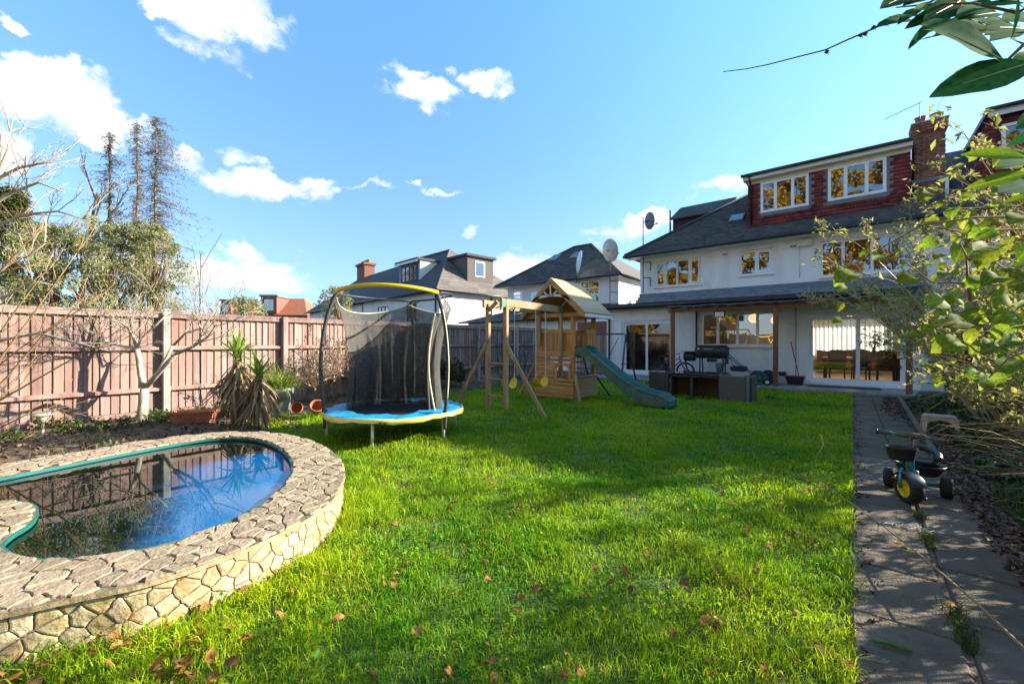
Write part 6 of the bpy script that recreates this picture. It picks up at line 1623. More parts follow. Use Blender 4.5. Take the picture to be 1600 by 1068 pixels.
tt('main_tube', [rc + fwd * .02, rc + fwd * .16 + up * .05, hubt + up * -.03], .026, 'teal')
for s_ in (-1, 1): tt('fork', [fc + fax * .062 * s_, fc + fax * .062 * s_ + up * .10, fc + sd * .045 * s_ + up * .15 - fwd * .03], .013, 'teal')
tt('head_tube', [hubt + up * -.02, hubt + up * .09], .030, 'teal')
tt('steering_column', [hubt + up * .08, hubt + up * .25 - fwd * .04], .020, 'grip')
hb = hubt + up * .262 - fwd * .045
tt('handlebar', [hb - sd * .215, hb - sd * .1, hb + sd * .1, hb + sd * .215 - up * .02], .012, 'teal')
tt('sleeve', [hb - sd * .09, hb + sd * .09], .024, 'grip')
for s_ in (-1, 1):
    tt('hand_grip', [hb + sd * .125 * s_, hb + sd * .22 * s_ - up * (.02 if s_ > 0 else 0)], .017, 'grip')
    tt('end_cap', [hb + sd * .215 * s_ - up * (.02 if s_ > 0 else 0), hb + sd * .226 * s_ - up * (.02 if s_ > 0 else 0)], .024, 'black_smooth')
    tt('pedal_crank', [fc + sd * .05 * s_, fc + sd * .085 * s_ + fwd * .04 * s_ - up * .05 * s_], .008, 'black_smooth', 6)
    MB().beam(fc + sd * .085 * s_ + fwd * .04 * s_ - up * .05 * s_ - fwd * .03, fc + sd * .085 * s_ + fwd * .04 * s_ - up * .05 * s_ + fwd * .03, .06, .02).build('pedal', M['black_smooth'], tk, bevel=.006)
# mudguard over the front tyre
m_ = MB(); vs = []; n = 12
for i in range(n + 1):
    t = math.radians(20 + 125 * i / n)
    for s_ in (-1, 0, 1): vs.append(fc + fax * .055 * s_ + Vector((.50, -.86, 0)) * math.cos(t) * (.142 - .012 * abs(s_)) + up * math.sin(t) * (.142 - .012 * abs(s_)))
m_.add(vs, [(3*i + k, 3*i + k + 1, 3*i + k + 4, 3*i + k + 3) for i in range(n) for k in range(2)]); m_.build('mudguard', M['black_smooth'], tk, smooth=True)
def tub(nm, c, rx, ry, h, m_, rim=.012):
    c = Vector(c); n = 24; vs = []; fs = []
    prof = [(.0, 0), (.72, .0), (.86, h * .35), (.97, h * .92), (1.06, h), (1.05, h + .008), (.92, h * .95), (.80, h * .35), (.66, .015), (0, .015)]
    for q, z in prof:
        for k in range(n):
            t = 2 * PI * k / n; vs.append(c + sd * rx * max(q, .01) * math.cos(t) + fwd * ry * max(q, .01) * math.sin(t) + up * z)
    for i in range(len(prof) - 1):
        for k in range(n): fs.append((i*n + k, i*n + (k+1) % n, (i+1)*n + (k+1) % n, (i+1)*n + k))
    return MB().add(vs, fs).build(nm, M[m_], tk, smooth=True)
tub('front_basket', hubt + up * .06 + fwd * .05 - sd * .05, .105, .085, .105, 'black_smooth')
tub('storage_tray', rc + up * .10 + fwd * .10, .165, .13, .085, 'black_smooth')
seat_c = rc + up * .20 + fwd * .08
m_ = MB(); m_.lathe([(.02, 0), (.11, .0), (.125, .02), (.10, .035), (.02, .03)], seat_c, 18); m_.build('seat', M['black_smooth'], tk, smooth=True)
m_ = MB(); pts = []
for i in range(19):
    t = math.radians(-200 + 220 * i / 18) ; pts.append(seat_c + sd * .125 * math.cos(t) - fwd * .12 * math.sin(-t) * 1 + up * (.055 + .05 * max(0, math.sin(-t))))
m_.tube(pts, .026, 8); m_.build('seat_back', M['black_smooth'], tk, smooth=True)
tt('seat_post', [rc + fwd * .08 + up * .02, seat_c], .018, 'teal')

# ---- plastic step stool
so = on_ground(1452, 676, .05)
sx, sy = so.x + .12, so.y + .15
sto = thing('step_stool', 'faded cream plastic step stool standing in the weeds right of the path', 'stool', (sx, sy, .05))
w2, d2, hh = .17, .11, .25
MB().box(sx - w2, sx + w2, sy - d2, sy + d2, hh - .03 + .05, hh + .05).build('top', M['stool'], sto, bevel=.014)
for ax_ in (-1, 1):
    for ay_ in (-1, 1):
        m_ = MB(); cx, cy = sx + ax_ * (w2 - .02), sy + ay_ * (d2 - .02)
        m_.add([(cx - .028, cy - .028, hh + .02), (cx + .028, cy - .028, hh + .02), (cx + .028, cy + .028, hh + .02), (cx - .028, cy + .028, hh + .02)] + [(cx + ax_ * .025 + u_ * .018, cy + ay_ * .025 + v_ * .018, .0) for u_, v_ in ((-1, -1), (1, -1), (1, 1), (-1, 1))], [(0, 1, 5, 4), (1, 2, 6, 5), (2, 3, 7, 6), (3, 0, 4, 7)])
        m_.build('leg', M['stool'], sto, fix=True)
for ay_ in (-1, 1):
    yy = sy + ay_ * (d2 - .008)
    poly = [(sx - w2, yy, hh + .03), (sx + w2, yy, hh + .03), (sx + w2, yy, hh - .07)] + [(sx + (w2 - .05) * math.cos(PI * k / 8), yy, hh - .07 + .055 * math.sin(PI * k / 8)) for k in range(9)] + [(sx - w2, yy, hh - .07)]
    MB().prism(poly, (0, .012, 0)).build('apron', M['stool'], sto, fix=True)

# ---- things in the left bed
lp = on_ground(67, 676, .05)
la = thing('solar_lamp', 'small metal solar stake lamp with flat cap in front of the fence', 'garden lamp', tuple(lp))
MB().tube([lp, lp + Vector((0, 0, .17))], .014, 8).build('stake', M['galv'], la)
MB().lathe([(.05, .15), (.075, .24), (.078, .25)], (lp.x, lp.y, lp.z), 14).build('lens', M['lens'], la, smooth=True)
MB().lathe([(.105, .248), (.108, .262), (.09, .275), (.02, .285)], (lp.x, lp.y, lp.z), 16).build('cap', M['galv'], la, smooth=True)
tr_ = thing('terracotta_trough', 'rectangular terracotta planting trough at the foot of the fence beside the dead yucca', 'planter', (-8.38, 2.05, .04))
a_ = .25
def bx(cx, cy, l, w, z, c=math.cos(.9), s=math.sin(.9)): return [(cx + u * l * c - v * w * s, cy + u * l * s + v * w * c, z) for u, v in ((-1, -1), (1, -1), (1, 1), (-1, 1))]
m_ = MB(); m_.add(bx(-8.38, 2.05, .26, .09, .03) + bx(-8.38, 2.05, .31, .115, .185) + bx(-8.38, 2.05, .33, .13, .19) + bx(-8.38, 2.05, .33, .13, .225) + bx(-8.38, 2.05, .29, .10, .225) + bx(-8.38, 2.05, .29, .10, .17), [(3, 2, 1, 0)] + [(4*i + k, 4*i + (k+1) % 4, 4*i + 4 + (k+1) % 4, 4*i + 4 + k) for i in range(5) for k in range(4)])
m_.build('trough', M['terracotta'], tr_); MB().quad(*bx(-8.38, 2.05, .29, .10, .185)).build('soil', M['soil'], tr_)
pt = thing('tall_pot', 'tall grey weathered pot with a broken rim holding strappy plants', 'pot', (-8.05, 3.25, .02))
n = 22; vs = []; fs = []
prof = [(.15, 0), (.17, .15), (.205, .35), (.215, .36), (.225, .50), (.205, .50), (.19, .38)]
for i, (r, z) in enumerate(prof):
    for k in range(n):
        t = 2 * PI * k / n; chip = (-.09 if (i in (4, 5) and k in (14, 15, 16)) else 0) + (.012 * math.sin(k * 2.7) if i in (4, 5) else 0)
        vs.append((-8.05 + r * math.cos(t), 3.25 + r * math.sin(t), .02 + z + chip))
for i in range(len(prof) - 1):
    for k in range(n): fs.append((i*n + k, i*n + (k+1) % n, (i+1)*n + (k+1) % n, (i+1)*n + k))
MB().add(vs, fs).build('pot', M['old_pot'], pt, smooth=True)
MB().lathe([(.001, .43), (.195, .44)], (-8.05, 3.25, .02), n, cap=False).build('soil', M['soil'], pt)
for lbl, px, py, r, tilt in (('round terracotta pot tipped on its side behind the grey pot', 468, 647, .10, 1.2), ('terracotta pot half buried in dry stems beside the trampoline leg', 494, 650, .11, .9)):
    c = on_ground(px, py, .03)
    t = thing('terracotta_pot', lbl, 'pot', (c.x, c.y, .03), rng.uniform(0, 6), 'terracotta pots lying in the left bed')
    m = MB().lathe([(r * .62, 0), (r * .85, r * .9), (r * .97, r * 1.5), (r * 1.1, r * 1.5), (r * 1.1, r * 1.85), (r * .95, r * 1.85), (r * .9, r * 1.5), (r * .6, .03)], (0, 0, 0), 18)
    rot = Matrix.Rotation(tilt, 3, 'X'); m.v = [tuple(rot @ Vector(p) + Vector((0, 0, r * .8))) for p in m.v]
    m.build('shell', M['terracotta'], t, world=False, smooth=True)
# ================================================================ vegetation
rng = random.Random(21)
def rvec(s=1.0): return Vector((rng.uniform(-1, 1), rng.uniform(-1, 1), rng.uniform(-1, 1))) * s
class Twigs:
    def __init__(s): s.mb = MB(); s.tips = []; s.nodes = []
    def line(s, pts, r0, r1, n=5):
        m = len(pts); s.mb.tube(pts, [r0 + (r1 - r0) * i / (m - 1) for i in range(m)], n)
    def grow(s, p, d, L, r, lvl, kids=4, wander=.16, up=.05, spread=.75, ratio=.6, seg=6, n=5, first=.25, rmin=.002):
        p = Vector(p); d = Vector(d).normalized(); pts = [p.copy()]; dirs = [d.copy()]
        st = L / seg
        for i in range(seg):
            d = (d + rvec(wander) + Vector((0, 0, up))).normalized(); p = p + d * st; pts.append(p.copy()); dirs.append(d.copy())
        s.line(pts, r, max(rmin, r * .35), n)
        s.tips.append((pts[-1], dirs[-1], lvl))
        for q, dd in zip(pts[1:], dirs[1:]): s.nodes.append((q, dd, lvl))
        if lvl <= 0: return
        for k in range(kids):
            t = first + (1 - first) * (k + rng.random() * .8) / kids; i = min(seg - 1, int(t * seg)); f = t * seg - i
            q = pts[i].lerp(pts[min(i + 1, seg)], min(1, max(0, f))); nd = (dirs[i] + rvec(1).normalized() * spread).normalized()
            s.grow(q, nd, L * ratio * rng.uniform(.6, 1.1) * (1.15 - .5 * t), max(rmin, r * .55 * (1.1 - .5 * t)), lvl - 1, kids, wander, up, spread, ratio, max(3, seg - 1), max(3, n - 1), first, rmin)
    def build(s, name, mat, parent, k=None): return s.mb.build(name, mat, parent, k, smooth=True)
def leaf_cloud(name, C_, size, mat, parent, aspect=.45, up=.3, k='stuff', rnd=None, jit=.5, fold=.15, dirs=None, seed=0):
    g = np.random.default_rng(seed + len(C_)); C_ = np.asarray(C_, dtype=np.float32); n = len(C_)
    d = g.normal(0, 1, (n, 3)) if dirs is None else np.asarray(dirs) + g.normal(0, .45, (n, 3)); d /= np.linalg.norm(d, axis=1, keepdims=True)
    nn = g.normal(0, 1, (n, 3)) + np.array([0, 0, up * 3]); s_ = np.cross(d, nn); s_ /= np.linalg.norm(s_, axis=1, keepdims=True) + 1e-9
    nn = np.cross(s_, d)
    sz = (size * g.uniform(1 - jit, 1 + jit, n))[:, None]
    b = C_ - d * sz * .5; t = C_ + d * sz * .5 - nn * sz * .1
    l = C_ - d * sz * .05 + s_ * sz * aspect * .5 + nn * sz * fold; r = C_ - d * sz * .05 - s_ * sz * aspect * .5 + nn * sz * fold
    V = np.stack([b, l, t, r], 1).reshape(-1, 3); i = np.arange(n) * 4
    if rnd is None: rnd = g.uniform(0, 1, n)
    return np_mesh(name, V, [np.stack([i, i + 1, i + 2], 1), np.stack([i, i + 2, i + 3], 1)], mat, parent, k, rnd=np.repeat(rnd, 4))
def clumps(centers, radii, per, g, flat=.75):
    out = []; val = []
    for c, r in zip(centers, radii):
        n = max(3, int(per)); v = g.normal(0, 1, (n, 3)); v /= np.linalg.norm(v, axis=1, keepdims=True); v *= (g.uniform(.15, 1, (n, 1)) ** .5) * r; v[:, 2] *= flat
        out.append(np.array(c) + v); val.append(np.clip(g.uniform(.1, .9) + g.normal(0, .15, n), 0, 1))
    return np.concatenate(out), np.concatenate(val)

leaf_cloud('clover', np.stack([clover[0], clover[1], lawn_z(*clover) + np.random.default_rng(3).uniform(.012, .05, len(clover[0]))], 1), .024, M['grass'], None, aspect=.9, up=1.4, rnd=np.random.default_rng(4).uniform(0, .6, len(clover[0])))
# ---- bare pale tree in front of the fence
tb = Vector((-9.2, 1.55, .0))
bt = thing('bare_tree', 'small bare tree with a pale forked trunk in front of the pink fence', 'tree', tuple(tb))
T = Twigs(); D0 = 7.0
q = lambda px, py, dd=0: at(px, py, D0 + dd)
fork = q(226, 606)
T.line([tb + Vector((0, 0, -.05)), q(222, 650), q(224, 625), fork], .085, .06, 9)
limbs = [[fork, q(220, 585), q(217, 560), q(214, 545)], [fork, q(243, 588, -.05), q(262, 566, -.1), q(276, 552, -.15)], [fork + Vector((0, .02, .03)), q(248, 580, .15), q(262, 556, .2), q(270, 540, .25)],
         [q(214, 545), q(208, 525), q(200, 512), q(180, 497)], [q(214, 545), q(222, 528), q(236, 515), q(262, 490)], [q(214, 545), q(190, 540), q(160, 534), q(128, 520)],
         [q(276, 552, -.15), q(300, 542, -.2), q(325, 526, -.3), q(340, 505, -.4)], [q(270, 540, .25), q(290, 520, .3), q(318, 512, .3), q(345, 470, .3)], [q(325, 526, -.3), q(312, 508, -.3), q(306, 490, -.35)]]
rr = [(.05, .04), (.042, .032), (.034, .025), (.028, .012), (.028, .012), (.026, .010), (.028, .012), (.022, .010), (.015, .007)]
for l_, (a, b_) in zip(limbs, rr):
    T.line(l_, a, b_, 7)
for l_, (a, b_) in list(zip(limbs, rr))[3:]:
    for k in range(7):
        m_ = len(l_) - 1; t = rng.uniform(.25, 1); i = min(m_ - 1, int(t * m_)); p = l_[i].lerp(l_[i + 1], t * m_ - i); d = (l_[i + 1] - l_[i]).normalized() + rvec(.8) + Vector((0, 0, .25))
        T.grow(p, d, rng.uniform(.4, .95), b_ * .75, 2, kids=4, wander=.22, up=.03, spread=.8, ratio=.55, seg=6, n=4, rmin=.0025)
T.build('trunk', M['bark_pale'], bt)
# ---- shrub with long arching canes at the left edge
cs_ = thing('cane_shrub', 'bare shrub of long orange-brown canes arching in from the left edge', 'shrub', (-7.3, -.75, 0))
T = Twigs(); root = Vector((-7.3, -.75, 0))
for pts in ([(-40, 600), (0, 560), (45, 500), (88, 440), (120, 395)], [(-40, 640), (10, 590), (70, 520), (130, 480), (158, 458)], [(-60, 560), (0, 520), (35, 470), (70, 425), (84, 392)], [(-40, 640), (0, 625), (70, 585), (140, 545), (175, 535)],
            [(-30, 690), (0, 668), (40, 648), (80, 642)], [(-60, 700), (0, 705), (30, 690), (60, 672)], [(-50, 470), (0, 425), (40, 380), (75, 350)], [(-60, 640), (0, 570), (30, 545), (95, 500), (128, 470)]):
    d_ = 5.2 + rng.uniform(-.5, .7); P_ = [at(x, y, d_) for x, y in pts]
    T.line([root + rvec(.15)] + P_, .016, .004, 6)
    for k in range(5):
        i = rng.randrange(1, len(P_)); T.grow(P_[i], (P_[i] - P_[i - 1]).normalized() + rvec(.7), rng.uniform(.3, .7), .005, 1, kids=3, n=4, rmin=.0018)
T.build('canes', M['cane'], cs_)
wt = thing('pale_branched_tree', 'bare tree reaching pale crooked branches in from the upper left edge', 'tree', (-9.0, -1.6, 0))
T = Twigs(); root = Vector((-9.0, -1.6, 0)); hub = Vector((-8.9, -1.4, 1.6))
T.line([root, root + Vector((.05, .1, .8)), hub], .09, .06, 8)
for pts in ([(-40, 320), (0, 278), (30, 262), (60, 256), (84, 253)], [(-60, 380), (0, 350), (40, 335), (90, 330), (130, 342)], [(-60, 430), (0, 412), (45, 400), (70, 380), (72, 340)], [(-40, 300), (0, 262), (12, 235), (16, 205)], [(-60, 480), (0, 468), (50, 440), (90, 446)], [(-30, 330), (20, 300), (60, 285), (100, 300)], [(-30, 555), (0, 532), (60, 520), (120, 535), (170, 548)]):
    d_ = 6.0 + rng.uniform(-.4, .6); P_ = [at(x, y, d_) for x, y in pts]
    T.line([hub] + P_, .035, .007, 6)
    for k in range(6):
        i = rng.randrange(1, len(P_)); T.grow(P_[i], (P_[i] - P_[i - 1]).normalized() + rvec(.8) + Vector((0, 0, .2)), rng.uniform(.4, .9), .009, 2, kids=3, n=4, rmin=.002)
T.build('trunk', M['bark_pale'], wt)

# ---- trees behind the fence
def conifer(px, ytop, d, label, wid=1.0, lean=0.0, side=0.0, seed=0, twin=False, dens=1.0):
    base = at(px, 534, d); top = at(px + lean, ytop, d); base.z = 0
    t = thing('tall_conifer', label, 'tree', tuple(base), 0, 'tall thin conifers far behind the fence')
    g = random.Random(seed); T = Twigs(); H = top.z; N_ = []
    for off in ((0,) if not twin else (-.22, .22)):
        ht = H * (1 if off <= 0 else .97); pts = [base.lerp(top, i / 10) + Vector((off + g.uniform(-.06, .06), g.uniform(-.06, .06), 0)) for i in range(11)]
        for i, p in enumerate(pts): p.z = ht * i / 10
        T.line(pts, .26, .03, 6)
    nb_ = int(H * 17 * dens)
    right = Vector((math.cos(YAW), math.sin(YAW), 0))
    for k in range(nb_):
        z = H * (.12 + .87 * (k / nb_)); f = 1 - z / H
        a = g.uniform(0, 2 * PI); dr = Vector((math.cos(a), math.sin(a), 0)); bias = 1 + side * dr.dot(right)
        L = (.5 + 2.5 * f ** .75) * wid * g.choice((g.uniform(.15, .6), g.uniform(.6, 1.25))) * max(.25, bias)
        p = base.lerp(top, z / H); p.z = z; d0 = dr + Vector((0, 0, g.uniform(-.1, .3))); pts = [p]
        for i in range(4): d0 = d0 + Vector((g.uniform(-.15, .15), g.uniform(-.15, .15), -.16 if i < 3 else .12)); p = p + d0.normalized() * L / 4; pts.append(p)
        T.mb.tube(pts, [.03 + .02 * f, .022, .016, .012, .008], 3)
        for i in range(1, 5):
            for s_ in range(4):
                sd_ = (rvec(1) + d0.normalized() * .5 + Vector((0, 0, -.55))).normalized(); e = pts[i] + sd_ * g.uniform(.2, .55) * min(1, .4 + L / 3); T.mb.tube([pts[i], (pts[i] + e) / 2 + rvec(.05), e], [.010, .007, .005], 3); N_.append((pts[i] + e) / 2); N_.append(e)
    T.build('trunk', M['bark_conifer'], t)
    N_ = np.array([tuple(p) for p in N_]); g2 = np.random.default_rng(seed); c = np.repeat(N_, 2, 0) + g2.normal(0, .10, (len(N_) * 2, 3)); keep = g2.uniform(0, 1, len(c)) < .16
    leaf_cloud('needles', c[keep], .15, M['needle'], t, aspect=.3)
conifer(172, 203, 40, 'twin-stemmed thin conifer, leftmost of the tall ones', 1.0, seed=1, twin=True, dens=.8)
conifer(213, 188, 42, 'thin sparse conifer in the middle of the tall ones', .95, lean=2, seed=2, dens=.8)
conifer(241, 180, 40, 'tallest conifer with fuller branches, rightmost of the tall ones', 1.6, lean=3, side=.5, seed=3, dens=1.25)
def bare_tree(px, ytop, d, label, lean=0, spread=.7, lvl=3, seed=0, r=.16, kids=5, base_y=None):
    rng.seed(seed)
    base = at(px, 534, d); base.z = 0; top = at(px + lean, ytop, d)
    t = thing('bare_tree', label, 'tree', tuple(base), 0, 'bare trees behind the fence'); T = Twigs()
    v = top - base; L = v.length
    T.grow(base, v, L * .82, r, lvl, kids=kids, wander=.09, up=.06, spread=spread, ratio=.42, seg=8, n=6, first=.40, rmin=.012 * d / 30)
    T.build('trunk', M['bark_dark'], t)
bare_tree(112, 236, 30, 'dark bare tree with a broad fork, tallest left of the conifers', lean=25, seed=5, r=.22, spread=.6)
bare_tree(70, 262, 30, 'dark bare tree leaning left beside the bushy evergreens', lean=-28, seed=6, r=.18, spread=.55)
bare_tree(92, 285, 33, 'slender bare tree between the two dark forked ones', lean=2, seed=7, r=.14, spread=.55)
bare_tree(300, 348, 11, 'single slender bare stem rising right of the evergreen bushes', lean=24, seed=8, r=.025, spread=.4, lvl=1, kids=4)
bare_tree(5, 205, 24, 'bare tree at the far left edge with twisted upper twigs', lean=20, seed=9, r=.16)
rng.seed(33)
def evergreen(px, ytop, ybot, half, d, label, mat, n=5200, seed=0, size=.085, aspect=.4, holes=.5, cat='tree', name='evergreen_tree', group='leafy trees just behind the fence', cone=False):
    g = np.random.default_rng(seed); top = at(px, ytop, d); base = at(px, 534, d); base.z = 0; bot = at(px, ybot, d).z; hw = half / 654 * d
    t = thing(name, label, cat, tuple(base), 0, group)
    T = Twigs(); rng.seed(seed + 50)
    H = top.z - bot; c0 = Vector((base.x, base.y, bot))
    cent = []; rad = []
    for k in range(70):
        u = g.uniform(.02, 1) ** .8; a = g.uniform(0, 2 * PI); w = (hw * (1 - u) ** .75 + .08) if cone else hw * math.sqrt(max(.03, 1 - (2 * u - .9) ** 2 / 1.25)) * (1 + .25 * math.sin(3 * a + seed))
        rr_ = w * math.sqrt(g.uniform(.15, 1)); cent.append((c0.x + rr_ * math.cos(a), c0.y + rr_ * math.sin(a), bot + H * u * .96)); rad.append(g.uniform(.16, .42) * hw * .75)
    T.line([base, base + Vector((.05, 0, bot * .6)), base + Vector((0, .05, bot + H * .5))], .10, .03, 6)
    for c in cent[::2]:
        p = base + Vector((0, 0, max(.4, c[2] * .55))); mid = p.lerp(Vector(c), .5) + rvec(.1); T.mb.tube([p, mid, c], [.03, .018, .006], 4)
        for q_ in range(5): T.mb.tube([c, Vector(c) + (rvec(.5) + Vector((0, 0, .3))) * hw * .8], [.006, .0025], 3)
    T.build('trunk', M['bark_brown'], t)
    P_, v_ = clumps(cent, rad, n / 70, g, .85)
    leaf_cloud('crown', P_, size, mat, t, aspect=aspect, rnd=v_, seed=seed)
evergreen(18, 292, 500, 62, 11.5, 'dense dark green conifer at the left edge behind the fence', M['leaf_dark'], n=16000, seed=3, size=.075, cone=True)
evergreen(85, 352, 500, 66, 10.0, 'grey-green leafy tree behind the fence, left of the tall conifers', M['leaf_olive'], n=11500, seed=4, size=.06)
evergreen(160, 338, 500, 62, 10.5, 'grey-green leafy tree below the tall conifers', M['leaf_olive'], n=11500, seed=5, size=.06)
evergreen(235, 345, 500, 52, 11.0, 'loose grey-green leafy tree, rightmost behind the fence', M['leaf_olive'], n=8500, seed=6, size=.06)
evergreen(385, 466, 500, 32, 30, 'small round green bush below the far red roofs', M['leaf_olive'], n=1500, seed=7, size=.18, name='far_bush', cat='bush', group=None)
evergreen(528, 448, 500, 26, 22, 'pale leafy bush seen between the trampoline poles against the far house', M['leaf_olive'], n=1200, seed=8, size=.13, name='far_bush', cat='bush', group=None)

def brush(x, y, h, w, label, stems=14, mat='bark_brown', leaf=None, nleaf=600, seed=0, lsize=.06, name='dry_shrub', group='dry shrubs along the left fence', lvl=2, r=.010, up=.05, cat='shrub', kids=4, z0=0.0, lean=(0, 0), part='stems', laspect=.45):
    rng.seed(seed); t = thing(name, label, cat, (x, y, z0), 0, group); T = Twigs()
    for k in range(stems):
        a = rng.uniform(0, 2 * PI); rr_ = rng.uniform(.0, .3) * w; p = Vector((x + rr_ * math.cos(a), y + rr_ * math.sin(a), z0 - .03)); d = Vector((math.cos(a) * w * .5 * rng.uniform(.1, 1) + lean[0], math.sin(a) * w * .5 * rng.uniform(.1, 1) + lean[1], h * rng.uniform(.6, 1)))
        T.grow(p, d, d.length * rng.uniform(.75, 1), r * rng.uniform(.6, 1.2), lvl, kids=kids, wander=.14, up=up, spread=.75, ratio=.45, seg=7, n=4, first=.3, rmin=.0022)
    T.build(part, M[mat], t)
    if leaf:
        nd = [n for n in T.nodes if n[2] <= 1]; g = np.random.default_rng(seed)
        idx = g.integers(0, len(nd), nleaf); c = np.array([tuple(nd[i][0]) for i in idx]) + g.normal(0, .03, (nleaf, 3)); dr = np.array([tuple(nd[i][1]) for i in idx])
        leaf_cloud('leaves', c, lsize, M[leaf], t, aspect=laspect, dirs=dr, seed=seed)
    return t, T
brush(-8.95, 4.45, 1.4, 1.0, 'tangled dry brown shrub left of the trampoline', 26, leaf='seed_head', nleaf=1300, seed=61, lsize=.05)
brush(-9.1, 5.6, 1.75, 1.0, 'tall dry brown shrub with withered leaves seen through the trampoline net', 34, leaf='seed_head', nleaf=3000, seed=62, lsize=.055)
brush(-9.2, 7.0, 1.5, .9, 'dry brown shrub behind the right side of the trampoline', 24, leaf='seed_head', nleaf=1300, seed=63, lsize=.05)
brush(-9.0, 3.7, 1.2, .8, 'thin dry thorny stems with a few green leaves beside the grey pot', 9, leaf='leaf_ivy', nleaf=70, seed=64, lsize=.09)
brush(-9.0, 8.3, .9, .9, 'low dark green bush at the foot of the fence behind the swing frame', 22, mat='bark_brown', leaf='leaf_dark', nleaf=2600, seed=65, lsize=.06)
brush(-9.1, 9.6, 2.6, .7, 'slim bare sapling rising above the fence behind the ladder', 5, mat='bark_dark', seed=66, r=.016, lvl=2)
brush(-9.0, 10.6, 2.8, .8, 'multi-stemmed bare sapling left of the playhouse', 7, mat='bark_dark', seed=67, r=.016, lvl=2)
brush(-9.2, 11.8, 2.2, .9, 'dark bare bush in the far corner behind the swings', 8, mat='bark_dark', seed=68, r=.013, lvl=2)
brush(-8.6, 9.0, .55, 1.3, 'heap of dry stems on the bed behind the swing frame', 26, mat='cane', leaf='seed_head', nleaf=500, seed=69, lsize=.05, r=.006, up=-.06)
brush(-10.6, 2.9, 2.4, 1.6, 'fine twiggy brown bush topping the fence above the bare tree', 22, mat='bark_brown', seed=70, r=.010, lvl=2, leaf='seed_head', nleaf=500, lsize=.04)
brush(-11.2, 1.6, 2.5, 1.8, 'pale twiggy bush behind the fence under the grey-green trees', 18, mat='bark_pale', seed=71, r=.010, lvl=2, leaf='leaf_olive', nleaf=900, lsize=.07)
# ground cover under the bare tree
g = np.random.default_rng(5); n = 2600; c = np.stack([g.uniform(-9.7, -8.6, n), g.uniform(-.6, 3.0, n), g.uniform(.03, .16, n)], 1); c = c[smooth_noise(c[:, 0], c[:, 1], 2.2, 9) > -.1]
leaf_cloud('bed_ground_cover', c, .055, M['rough_grass'], None, aspect=.8, up=1.2)
n = 1500; c = np.stack([g.uniform(-9.7, -6.5, n), g.uniform(-1.5, 3.2, n), g.uniform(.03, .07, n)], 1); c = c[~in_poly_np(c[:, 0], c[:, 1], outer)]
leaf_cloud('bed_leaf_litter', c, .06, M['litter'], None, aspect=.6, up=1.5)

# ---- ribbons: yucca, strap leaves, dead skirts
def ribbon(L, w, bend, fold=.25, seg=7, tip=.02, droop=None):
    m = MB(); p = Vector((0, 0, 0)); a = 0.0; vs = []
    for i in range(seg + 1):
        t = i / seg; ww = w * (.75 + .5 * t if t < .4 else max(tip, (1 - t) / .6)) * .5
        up_ = Vector((-math.sin(a), 0, math.cos(a)))
        vs += [p + Vector((0, ww, 0)) + up_ * ww * fold, p, p - Vector((0, ww, 0)) + up_ * ww * fold]
        p = p + Vector((math.cos(a), 0, math.sin(a))) * L / seg; a -= bend / seg * (1 + t)
    m.add(vs, [(3*i + k, 3*i + k + 1, 3*i + k + 4, 3*i + k + 3) for i in range(seg) for k in range(2)])
    me = bpy.data.meshes.new('leaf'); me.from_pydata(m.v, [], m.f); me.update(); me.polygons.foreach_set('use_smooth', [True] * len(me.polygons)); return me
def put_ribbon(parent, name, me, mat, base, az, el, roll=0.0, sc=1.0):
    if not me.materials: me.materials.append(mat)
    o = bpy.data.objects.new(name, me); C.objects.link(o); o.parent = parent; ORG[o] = ORG[parent]
    o.matrix_local = Matrix.Translation(Vector(base) - ORG[parent]) @ Matrix.Rotation(az, 4, 'Z') @ Matrix.Rotation(-el, 4, 'Y') @ Matrix.Rotation(roll, 4, 'X') @ Matrix.Scale(sc, 4)
    return o
rng.seed(77)
yb_ = Vector((-7.62, 2.42, 0))
yu = thing('yucca', 'yucca with spiky green crowns over a thick skirt of dead straw-coloured leaves', 'yucca', tuple(yb_))
crown1 = at(372, 560, 6.75); crown2 = at(405, 588, 6.6)
T = Twigs(); T.line([yb_, yb_ + Vector((0, 0, .4)), crown1], .075, .055, 8); T.line([yb_ + Vector((.05, .05, .1)), (yb_ + crown2) / 2 + Vector((0, 0, .1)), crown2], .06, .05, 8); T.build('trunk', M['bark_brown'], yu)
gm = [ribbon(.52, .042, b, .3) for b in (.1, .3, .55, .9)]; dm = [ribbon(.66, .036, b, .6) for b in (.2, .5, .9)]
for c, n_ in ((crown1, 52), (crown2, 40)):
    for i in range(n_): put_ribbon(yu, 'leaf', rng.choice(gm), M['yucca'], c + rvec(.03), rng.uniform(0, 2 * PI), rng.choice((rng.uniform(.1, 1.5), rng.uniform(.7, 1.5))), rng.uniform(-.3, .3), rng.uniform(.65, 1.1))
for c, n_ in ((crown1, 150), (crown2, 90)):
    for i in range(n_):
        h = rng.uniform(0, 1); base = c + Vector((0, 0, -.04 - h * .42)) + rvec(.03); base.z = max(base.z, .25)
        put_ribbon(yu, 'dead_leaf', rng.choice(dm), M['yucca_dead'], base, rng.uniform(0, 2 * PI), -rng.uniform(.55, 1.35), rng.uniform(-.6, .6), min(rng.uniform(.8, 1.25), (base.z + .06) / .55 + .25))
sp = thing('strappy_plant', 'yellow-green strappy plant growing out of the tall grey pot', 'plant', (-8.05, 3.25, .46))
sm_ = [ribbon(.5, .022, b, .2) for b in (.5, 1.1, 1.7)]
